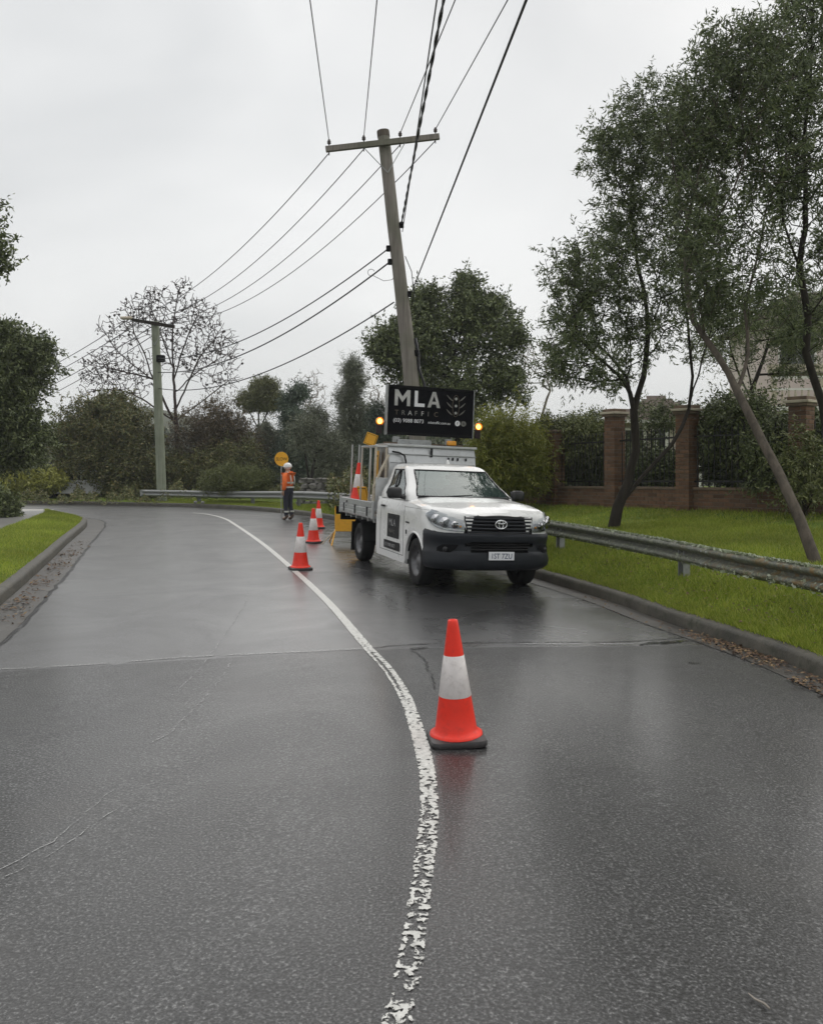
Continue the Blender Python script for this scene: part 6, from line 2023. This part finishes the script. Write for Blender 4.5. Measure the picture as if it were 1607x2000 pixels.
# second, bare pale tree right of it
def broom(name, label, x, y_foot, y_top, Y, wide, n, seed, bark='bark_pale', R=0.07, r0=0.015):
    r = random.Random(seed)
    ft = P(x, y_foot, Y)
    limbs = [[tuple(ft), tuple(P(x + r.uniform(-4, 4), y_foot - (y_foot - y_top) * 0.2, Y)), tuple(P(x, y_foot - (y_foot - y_top) * 0.35, Y))]]
    cl = [(tuple(P(x + r.uniform(-wide, wide) * 0.55, y_top + (y_foot - y_top) * (0.12 + 0.25 * r.random()), Y)), (wide / F * Y * 0.5, 0.7, (y_foot - y_top) / F * Y * 0.18), n // 5) for _ in range(5)]
    return tree(name, label, limbs, cl, R, None, bark, 0, 0, 0, seed, r0=r0, alpha=0.12, kink=0.05, sub=0.4)
broom('bare_tree', 'bare pale twiggy tree right of the evergreen, behind the bamboo', 1058, 900, 650, 33, 60, 420, 31)
broom('bare_tree', 'smaller bare pale tree between the evergreen and the first fence pillar', 1000, 880, 690, 35, 40, 200, 33)

# ---- bamboo clump and hedges along the fence
def bush(name, label, clumps, leaf, nleaf, L, W, seed, spread=0.25, cat='shrub', bark='bark_dark', group=None, droop=0.2, R=0.05):
    c0 = np.mean([c[0] for c in clumps], 0)
    zb = min(c[0][2] - c[1][2] for c in clumps)
    ft = (c0[0], c0[1], zb - 0.15)
    limbs = [[ft, (c0[0] + 0.03, c0[1], zb + 0.15 * (c0[2] - zb)), (c0[0], c0[1] + 0.03, zb + 0.45 * (c0[2] - zb))]]
    return tree(name, label, limbs, clumps, R, leaf, bark, nleaf, L, W, seed, spread, cat, group, alpha=0.2, droop=droop)
bush('bamboo', 'bright yellow green bamboo clump beside the truck and fence end', [C(985, 850, 20.8, 48, 50, 0.8, 130), C(970, 920, 20.6, 55, 60, 0.9, 130), C(1022, 900, 20.8, 42, 65, 0.8, 120), C(950, 870, 20.6, 30, 50, 0.8, 70)], 'leaf_bamboo', 36000, 0.15, 0.022, 41, 0.28, 'bamboo', droop=0.7)
hedg = [((1095, 905, 23.5, 70, 62), 'dark green hedge behind the left iron railing'), ((1150, 880, 22.2, 60, 80), 'dark hedge filling the railing left of the forked tree'),
        ((1420, 875, 18.6, 70, 85), 'dark hedge behind the railing right of the capped pillars'), ((1500, 900, 17.6, 70, 80), 'dark glossy hedge behind the leaning trunk'), ((1590, 890, 16.4, 70, 90), 'dark hedge behind the railing at the right edge'), ((1280, 925, 20.4, 60, 30), 'low hedge behind the railing under the pale house front')]
for k, ((x, y, Y, rx, ry), lab) in enumerate(hedg):
    bush('hedge', lab, [C(x, y, Y, rx, ry, 0.7, 200)], 'leaf_dark' if k != 3 else 'leaf_olive', 17000, 0.09, 0.038, 50 + k, 0.20, 'hedge', group='hedges behind the fence')
bush('climbing_shrub', 'yellowish climbing shrub hanging over the first fence pillars', [C(1080, 835, 21.6, 45, 25, 0.5, 60), C(1140, 835, 20.8, 45, 25, 0.5, 60), C(1130, 870, 20.7, 40, 35, 0.4, 50)], 'leaf_shrub', 9000, 0.08, 0.03, 60, 0.16, droop=0.6)
bush('climbing_shrub', 'leafy shrub spilling over the railing beside the leaning trunk', [C(1450, 800, 16.6, 60, 45, 0.6, 90), C(1510, 850, 16.0, 50, 70, 0.5, 80), C(1395, 830, 17.2, 35, 60, 0.5, 60), C(1480, 900, 15.8, 30, 60, 0.4, 50)], 'leaf_olive', 14000, 0.085, 0.032, 61, 0.18, droop=0.6)
bush('climbing_shrub', 'loose leafy shrub in front of the low pale wing behind the fence', [C(1290, 812, 21.5, 60, 34, 0.5, 70), C(1255, 870, 21.5, 26, 40, 0.4, 40)], 'leaf_olive', 5200, 0.085, 0.03, 63, 0.18, droop=0.5)
bush('shrub', 'small brown stemmed shrub at the fence foot near the right edge', [C(1570, 930, 14.6, 35, 80, 0.4, 60)], 'leaf_shrub', 4500, 0.08, 0.03, 62, 0.18, droop=0.5)

# ---- the bend: trees and shrubs left to right
lt_ = [((-14.6, 25.5, 0.1), [C(40, 720, 25.0, 55, 60, 1.6, 170), C(15, 800, 25.2, 60, 90, 1.8, 220), C(70, 690, 24.6, 34, 22, 0.8, 60), C(52, 855, 25.4, 38, 45, 1.4, 130), C(0, 660, 25, 45, 35, 1.4, 110), C(-40, 760, 25, 70, 140, 2.0, 200), C(15, 892, 25.6, 45, 22, 1.5, 90)])]
limbs = [[(-13.4, 25.2, 0.1), (-13.3, 25.2, 1.6), (-13.2, 25.1, 2.9), (-12.9, 25.0, 4.0)], [(-13.25, 25.15, 2.4), (-12.4, 24.8, 3.6), (-11.7, 24.6, 4.6)]]
tree('evergreen_tree', 'dense dark green tree at the left edge beside the footpath', limbs, lt_[0][1], 0.20, 'leaf_olive', 'bark_dark', 50000, 0.13, 0.055, 71, 0.22)
limbs = [[(-10.6, 18.2, 0.15), (-10.5, 18.1, 2.5), (-10.2, 18.0, 4.8), (-9.8, 17.9, 6.0)]]
tree('street_tree', 'tree at far left edge of which only a leafy branch tip shows', limbs, [C(-30, 500, 18, 45, 40, 0.6, 60), C(-60, 430, 18, 70, 60, 0.9, 70)], 0.12, 'leaf_olive', 'bark_dark', 6000, 0.11, 0.05, 72, 0.18)
bush('hedge', 'strappy green plant clump at the left edge beside the footpath', [C(5, 995, 22.9, 24, 30, 0.5, 110), C(-30, 985, 22.9, 40, 40, 0.6, 90)], 'leaf_olive', 9000, 0.14, 0.035, 73, 0.14, 'shrub')
bush('hedge', 'rounded yellow green hedge at the far side of the bend on the left', [C(55, 936, 37.9, 56, 25, 0.7, 210), C(100, 935, 38.0, 30, 20, 0.6, 110), C(10, 945, 37.8, 50, 26, 0.7, 150)], 'leaf_yellowgreen', 42000, 0.10, 0.05, 74, 0.17, 'hedge')
limbs = [[(-16.0, 40.5, -0.1), (-16.0, 40.5, 1.2), (-15.6, 40.4, 2.6), (-15.4, 40.4, 4.0)], [(-16.0, 40.5, 1.0), (-14.2, 40.3, 2.2), (-13.0, 40.2, 3.2)]]
cl = [C(175, 840, 40.0, 65, 70, 2.0, 260), C(250, 850, 39.5, 60, 70, 2.0, 240), C(200, 905, 39.5, 85, 60, 2.0, 260), C(270, 920, 39.0, 60, 45, 1.6, 180), C(225, 800, 40.2, 50, 35, 1.4, 120), C(140, 880, 40, 35, 60, 1.4, 130), C(250, 955, 38.4, 60, 20, 1.0, 120)]
tree('broadleaf_tree', 'large dark brownish green bushy tree left of the far pole', limbs, cl, 0.22, 'leaf_brown', 'bark_dark', 110000, 0.12, 0.06, 75, 0.24)
# bare tree with seed balls
ft = P(352, 975, 42.5); ft.z = -0.2
limbs = [[tuple(ft), *LP([(347, 880, 42.5), (343, 800, 42.5), (338, 720, 42.5), (337, 650, 42.5), (345, 590, 42.5), (352, 562, 42.5)])],
         LP([(344, 830, 42.5), (300, 740, 42.2), (282, 690, 42.0), (262, 650, 42.0), (258, 620, 42.0)]), LP([(343, 800, 42.5), (390, 700, 42.8), (420, 660, 43.0), (438, 630, 43)]),
         LP([(341, 770, 42.5), (380, 730, 41.8), (430, 700, 41.5), (455, 690, 41.4)]), LP([(300, 740, 42.2), (240, 725, 42.5), (190, 715, 42.6)]), LP([(338, 720, 42.5), (310, 640, 43), (290, 590, 43.2)]), LP([(340, 740, 42.5), (365, 660, 42), (390, 610, 41.8)]),
         LP([(344, 820, 42.5), (400, 780, 43), (450, 740, 43.2)]), LP([(300, 745, 42.2), (235, 690, 41.6), (205, 650, 41.4)]), LP([(344, 825, 42.5), (260, 770, 42.9), (200, 760, 43.1)])]
cl = [C(345, 580, 42.5, 40, 35, 1.2, 75), C(280, 610, 42.5, 50, 40, 1.4, 85), C(230, 645, 42, 45, 40, 1.4, 80), C(210, 710, 42.5, 55, 35, 1.4, 70), C(300, 680, 42.3, 60, 60, 1.6, 80), C(390, 620, 42.2, 45, 40, 1.4, 80), C(430, 670, 42.3, 40, 45, 1.4, 85), C(380, 690, 42.5, 60, 50, 1.6, 80), C(430, 740, 42.6, 45, 35, 1.4, 70), C(330, 640, 42.5, 40, 40, 1.3, 50), C(190, 760, 42.8, 45, 25, 1.2, 40), C(255, 740, 42.4, 50, 40, 1.4, 55), C(455, 700, 42.6, 22, 40, 1.0, 40), C(300, 575, 42.4, 22, 20, 0.7, 26), C(360, 552, 42.4, 20, 14, 0.6, 20), C(175, 735, 42.6, 25, 18, 0.8, 22)]
bt, bpos, btips = tree('bare_tree', 'large leafless tree dotted with seed balls behind the far pole', limbs, [(c_, r_2, int(n_2 * (1.6, 4.4, 2.6, 5.0)[i_2 % 4])) for i_2, (c_, r_2, n_2) in enumerate(cl)], 0.17, None, 'bark_purple', 0, 0, 0, 77, r0=0.015, alpha=0.18, kink=0.34, sub=0.30)
rs = np.random.default_rng(5)
pk = bpos[rs.choice(btips, 260)] - np.array(bt.location) + rs.normal(0, 0.06, (260, 3)) - np.array([0, 0, 0.06])
octa = np.array([[1, 0, 0], [-1, 0, 0], [0, 1, 0], [0, -1, 0], [0, 0, 1], [0, 0, -1]], float)
of = np.array([[0, 2, 4], [2, 1, 4], [1, 3, 4], [3, 0, 4], [2, 0, 5], [1, 2, 5], [3, 1, 5], [0, 3, 5]])
sz = rs.uniform(0.045, 0.085, 260)
v = (pk[:, None] + octa[None] * sz[:, None, None]).reshape(-1, 3)
f = (of[None] + (np.arange(260) * 6)[:, None, None]).reshape(-1, 3)
o = link_mesh('seed_balls', np_mesh('seed_balls', v, f, 3), MATS['seedball'], bt, True); o['kind'] = 'stuff'
# between the far pole and the person
bush('shrub', 'reddish brown twiggy shrub just right of the far pole', [C(385, 860, 41, 60, 80, 1.4, 160), C(430, 830, 42, 50, 60, 1.4, 130), C(470, 870, 42, 45, 60, 1.3, 110)], 'leaf_red', 26000, 0.12, 0.045, 80, 0.28)
bush('shrub', 'dark olive shrub behind the rail right of the far pole', [C(400, 910, 40, 70, 45, 1.3, 170), C(350, 930, 40, 40, 40, 1.2, 100), C(460, 900, 41, 60, 50, 1.3, 130)], 'leaf_brown', 30000, 0.12, 0.05, 81, 0.24)
bush('shrub', 'rounded mossy green shrub behind the guardrail left of the person', [C(460, 938, 33.5, 62, 26, 1.0, 230), C(505, 940, 33.0, 35, 22, 0.8, 120), C(420, 945, 34, 30, 20, 0.8, 90)], 'leaf_shrub', 42000, 0.085, 0.02, 82, 0.15, droop=-0.5)
limbs = [[tuple(P(507, 960, 50)), *LP([(507, 880, 50), (505, 820, 50), (508, 790, 50)])], LP([(506, 840, 50), (485, 800, 50)]), LP([(506, 840, 50), (528, 795, 50)])]
tree('flat_topped_tree', 'flat topped olive tree standing above the shrubs in the distance', limbs, [C(517, 755, 50, 28, 18, 1.0, 120), C(500, 782, 50, 40, 20, 1.3, 170), C(535, 785, 50, 24, 22, 1.0, 90)], 0.16, 'leaf_pine_top', 'bark_dark', 26000, 0.12, 0.05, 83, 0.2)
def conifer(name, label, x, y0, y1, Y, hw, leaf, nleaf, seed, L=0.14, W=0.035, ragged=0.35, group=None):
    r = random.Random(seed)
    cl = []
    ft = P(x, y1, Y)
    for k in range(9):
        q = (k + 0.5) / 9
        yy = y0 + (y1 - y0) * q
        w = hw * (0.16 + 0.84 * q ** 0.8) * (1 + r.uniform(-ragged, ragged))
        cl.append(C(x + r.uniform(-0.25, 0.25) * hw, yy, Y, w, (y1 - y0) / 13, w / F * Y, 40 + int(50 * q)))
    limbs = [[tuple(ft), tuple(P(x, (y0 + y1) / 2, Y)), tuple(P(x + 2, y0 + 6, Y))]]
    return tree(name, label, limbs, cl, 0.16, leaf, 'bark_dark', nleaf, L, W, seed, 0.26, group=group, alpha=0.1)
conifer('conifer_tree', 'dark blue green conifer behind the person', 575, 752, 960, 43, 48, 'leaf_conifer', 42000, 84, 0.15, 0.04)
conifer('casuarina_tree', 'tall grey green feathery tree left of the message board', 682, 706, 965, 37, 62, 'leaf_casuarina', 60000, 85, 0.15, 0.022)
conifer('casuarina_tree', 'grey green feathery tree between the conifer and the taller one', 632, 800, 965, 38, 46, 'leaf_casuarina', 34000, 86, 0.15, 0.022)
conifer('casuarina_tree', 'dark feathery tree right behind the tray of the truck', 745, 800, 985, 31, 40, 'leaf_conifer', 36000, 87, 0.13, 0.024)
conifer('conifer_tree', 'olive conifer low between the red shrub and the dark conifer', 525, 830, 960, 44, 40, 'leaf_casuarina', 26000, 88, 0.14, 0.03)
broom('bare_tree', 'bare pale tree top between the conifer and the feathery tree', 600, 900, 722, 48, 45, 320, 89, 'bark_pale', 0.09, 0.018)
broom('bare_tree', 'bare grey tree top just right of the tall feathery tree', 735, 900, 735, 46, 26, 200, 90, 'bark_pale', 0.08, 0.017)
# two dark stems near the person
limbs = [[tuple(P(606, 968, 33)), *LP([(602, 930, 33), (595, 880, 33), (585, 840, 33)])], LP([(604, 950, 33), (614, 900, 33), (622, 850, 33)])]
tree('garden_tree', 'dark forked trunk rising behind the rail just right of the person', limbs, [C(600, 850, 33, 45, 35, 1.0, 80), C(640, 870, 33, 40, 40, 1.0, 70), C(660, 900, 33, 30, 40, 0.9, 60)], 0.12, 'leaf_casuarina', 'bark_dark', 15000, 0.12, 0.024, 91, 0.24)

# ---- wooded distance closing the view
def wood(name, label, spec, leaf, seed):
    r = np.random.default_rng(seed)
    vs = []
    for (x0, x1, ytop, ybase, Y, n, L) in spec:
        xs = r.uniform(x0, x1, n)
        q = r.random(n) ** 0.7
        edge = 10 * np.sin(xs * 0.07) + 7 * np.sin(xs * 0.19 + 1) + 4 * np.sin(xs * 0.53)
        ys = ybase + (ytop + edge - ybase) * q
        dep = Y + r.normal(0, 2.0, n)
        c = np.stack([(xs - CX) / F * dep, dep, CAM_H - (ys - YH) / F * dep], 1)
        vs.append(leaf_cloud(c, np.zeros((n, 3)) + np.array([0, 0, 0.3]), L, L * 0.5, seed))
    v = np.concatenate(vs)
    o = link_mesh(name, np_mesh(name, v, np.arange(len(v)).reshape(-1, 4), 4), MATS[leaf])
    return tag(o, label, 'wood', kind='stuff')
wood('distant_wood', 'hazy wood of bushes filling the distance behind the bend', [(-500, 820, 880, 985, 58, 60000, 0.34), (780, 1260, 850, 985, 52, 40000, 0.30), (-400, 420, 895, 985, 46, 26000, 0.24)], 'leaf_wood', 95)
wood('far_wood', 'pale far tree line on the hill beyond the bend', [(-900, 900, 845, 960, 120, 50000, 0.8), (800, 2600, 840, 960, 110, 40000, 0.8)], 'leaf_wood', 96)
wood('bank_shrubbery', 'low dark shrubbery along the foot of the bank behind the guardrail', [(330, 640, 950, 975, 39.0, 14000, 0.10), (640, 1010, 925, 1000, 29.5, 22000, 0.12), (-60, 330, 966, 983, 37.6, 16000, 0.09), (195, 300, 955, 982, 41.5, 9000, 0.10)], 'leaf_brown', 97)

# ================================================================ HOUSE BEHIND THE FENCE
HY = 27.5
HS = empty('house', (16.2, HY, 0.8), math.radians(-6), 'cream and pink two storey house with balcony behind the fence trees', 'house')
def hbox(name, c, s, mat, parent=HS, b=0.0):
    return MB().box(c, s, b).build(name, MATS[mat], parent)
hbox('wall', (1.5, 3.0, 1.3), (11.0, 4.0, 2.6), 'brick_cap')
hbox('wall', (1.5, 3.4, 4.4), (11.0, 3.4, 2.9), 'render_pink')
hbox('balcony_floor', (1.5, 0.4, 2.70), (11.4, 1.4, 0.18), 'trim_white')
hbox('beam', (1.5, -0.22, 4.05), (11.4, 0.22, 0.26), 'render_cream')
hbox('beam', (1.5, -0.24, 3.84), (11.4, 0.12, 0.10), 'timber_brown')
for i in range(8):
    xx = -4.0 + i * 1.55
    hbox('column', (xx, -0.2, 3.3), (0.16, 0.16, 1.0), 'render_cream', HS, 0.01)
    hbox('column', (xx, -0.2, 1.3), (0.26, 0.26, 2.62), 'brick_cap', HS, 0.01)
hbox('handrail', (1.5, -0.26, 3.34), (11.2, 0.10, 0.07), 'trim_white')
bal = shared('baluster', MB().lathe([(0.03, 0), (0.045, 0.08), (0.028, 0.2), (0.05, 0.36), (0.028, 0.48), (0.04, 0.52)], 8), MATS['render_cream'])
for i in range(52):
    put('baluster', bal, HS, (-3.95 + i * 0.21, -0.26, 2.79))
frw = shared('valance', MB().prism([(-0.10, 0.12), (0.10, 0.12), (0.10, 0.06), (0.05, 0.0), (0.0, 0.05), (-0.05, 0.0), (-0.10, 0.06)], -0.015, 0.015, 'y'), MATS['trim_white'])
for i in range(52):
    put('valance', frw, HS, (-3.95 + i * 0.21, -0.27, 3.66))
for i in range(4):
    w = hbox('window', (-2.6 + i * 2.7, 1.68, 4.75), (1.2, 0.06, 1.4), 'window_glass')
    for (dx, dz, sx, sz) in ((0, 0.72, 1.3, 0.08), (0, -0.72, 1.3, 0.08), (-0.62, 0, 0.08, 1.4), (0.62, 0, 0.08, 1.4), (0, 0, 0.05, 1.4)):
        hbox('frame', (-2.6 + i * 2.7 + dx, 1.64, 4.75 + dz), (sx, 0.05, sz), 'trim_white', w)
ro = MB()
ro.add([(-4.6, 1.2, 5.85), (7.6, 1.2, 5.85), (7.6, 5.6, 5.85), (-4.6, 5.6, 5.85), (-2.2, 3.4, 7.3), (5.2, 3.4, 7.3)], [(0, 1, 5, 4), (2, 3, 4, 5), (0, 4, 3), (1, 2, 5), (0, 3, 2, 1)])
ro.build('roof', MATS['roof_tile'], HS)
# lower entry wing with striped pale front and tiled hip roof
EW = empty('garden_house', (8.1, 26.6, 0.75), math.radians(-8), 'low pale fronted wing with brown tiled hip roof between the capped pillars', 'house')
def ebox(name, c, s, mat, parent=EW, b=0.0):
    return MB().box(c, s, b).build(name, MATS[mat], parent)
ebox('wall', (0, 1.4, 1.15), (2.6, 2.4, 2.3), 'render_pink')
for i in range(8):
    ebox('pilaster', (-1.22 + i * 0.348, 0.16, 1.2), (0.10, 0.08, 2.2), 'trim_white')
for i in range(3):
    w = ebox('window', (-0.87 + i * 0.87, 0.185, 1.35), (0.52, 0.05, 1.3), 'window_glass')
    ebox('frame', (-0.87 + i * 0.87, 0.15, 2.02), (0.6, 0.06, 0.07), 'trim_white', w)
    ebox('sill', (-0.87 + i * 0.87, 0.13, 0.67), (0.6, 0.10, 0.06), 'trim_white', w)
rf = MB()
rz_ = [(-1.6, -0.2, 2.28), (1.6, -0.2, 2.28), (1.6, 3.0, 2.28), (-1.6, 3.0, 2.28), (-0.2, 1.3, 3.15), (0.2, 1.5, 3.15)]
rf.add(rz_, [(0, 1, 5, 4), (2, 3, 4, 5), (0, 4, 3), (1, 2, 5), (0, 3, 2, 1)])
RF = rf.build('roof', MATS['timber_brown'], EW)
tile = shared('tile', MB().box((0, 0, 0), (0.215, 0.30, 0.028), 0.008, seg=1), MATS['roof_tile'])
sl = math.atan2(0.87, 1.5)
for rw_ in range(7):
    q = (rw_ + 0.4) / 7
    hw = 1.6 * (1 - q) + 0.2 * q
    n = max(1, int(2 * hw / 0.225))
    for i in range(n):
        o = put('tile', tile, RF, (-hw + (i + 0.5) * 2 * hw / n, -0.2 + 1.55 * q, 2.30 + 0.87 * q + 0.02))
        o.rotation_euler = (sl, 0, 0); o.scale = (2 * hw / n / 0.215 * 0.99, 1, 1)
ebox('gutter', (0, -0.24, 2.26), (3.3, 0.10, 0.10), 'trim_white')

# ================================================================ PARKED CARS BEHIND THE LEFT SHRUBS
def small_car(loc, rz, label):
    e = empty('parked_car', loc, rz, label, 'car', 'white cars parked beyond the bend')
    prof = [(-2.1, 0.35), (-2.15, 0.62), (-2.05, 0.85), (-1.2, 0.95), (-0.55, 1.40), (0.75, 1.45), (1.55, 1.0), (2.05, 0.92), (2.15, 0.6), (2.1, 0.32)]
    rows = []
    for y, s in ((-0.80, 0.93), (-0.84, 0.98), (-0.84, 1.0), (0.84, 1.0), (0.84, 0.98), (0.80, 0.93)):
        rows.append([(x * (0.98 if abs(y) > 0.82 else 1), y * (0.84 if z > 1.1 else 1), 0.35 + (z - 0.35) * s) for x, z in prof])
    bd = MB().grid(rows)
    bd.add(rows[0], [tuple(range(len(prof)))]); bd.add(rows[-1], [tuple(range(len(prof)))])
    bd.add([rows[k][q] for k in range(6) for q in (0, -1)], [(0, 1, 3, 2), (2, 3, 5, 4), (4, 5, 7, 6), (6, 7, 9, 8), (8, 9, 11, 10)])
    bd.build('body', MATS['car_white'], e, smooth=True, angle=35)
    for sy in (-1, 1):
        MB().prism([(-1.05, 0.97), (-0.5, 1.33), (0.15, 1.35), (0.15, 0.97)], sy * 0.80, sy * 0.835, 'y').build('side_window', MATS['window_glass'], e)
        MB().prism([(0.22, 0.97), (0.22, 1.35), (0.70, 1.36), (1.25, 1.0)], sy * 0.80, sy * 0.835, 'y').build('side_window', MATS['window_glass'], e)
        for x in (-1.35, 1.35):
            w = MB().lathe([(0.001, 0.10), (0.19, 0.10), (0.20, 0.09), (0.30, 0.10), (0.31, 0.07), (0.31, -0.07), (0.30, -0.1)], 24, Matrix.Translation((x, sy * 0.76, 0.31)) @ Matrix.Rotation(math.radians(-90 * sy), 4, 'X'))
            w.build('wheel', MATS['rubber'], e, smooth=True)
    MB().add([(-1.15, -0.66, 0.99), (-1.15, 0.66, 0.99), (-0.62, 0.62, 1.36), (-0.62, -0.62, 1.36)], [(0, 1, 2, 3)]).build('windscreen', MATS['window_glass'], e)
    return e
small_car((-15.9, 39.4, -0.12), math.radians(15), 'white car mostly hidden behind shrubs left of the big bushy tree')
small_car((-18.7, 40.6, -0.1), math.radians(8), 'white car glimpsed below the yellow green hedge at the left')
small_car((-12.6, 43.6, -0.05), math.radians(20), 'white car glimpsed behind the far pole and rail end')

# ================================================================ DAMP AIR
hz = MB(); hz.box((0, 350, 14.0), (2400, 2000, 68), 0)
HZ = bpy.data.materials.new('haze'); HZ.use_nodes = True
hn = HZ.node_tree.nodes; hn.clear()
ho = hn.new('ShaderNodeOutputMaterial'); hv = hn.new('ShaderNodeVolumePrincipled')
hv.inputs['Color'].default_value = (0.86, 0.89, 0.92, 1)
hv.inputs['Density'].default_value = 0.0007
hv.inputs['Anisotropy'].default_value = 0.2
HZ.node_tree.links.new(hv.outputs[0], ho.inputs['Volume'])
o = hz.build('haze', HZ)
tag(o, 'damp grey mist hanging in the air over the whole street', 'haze', kind='stuff')
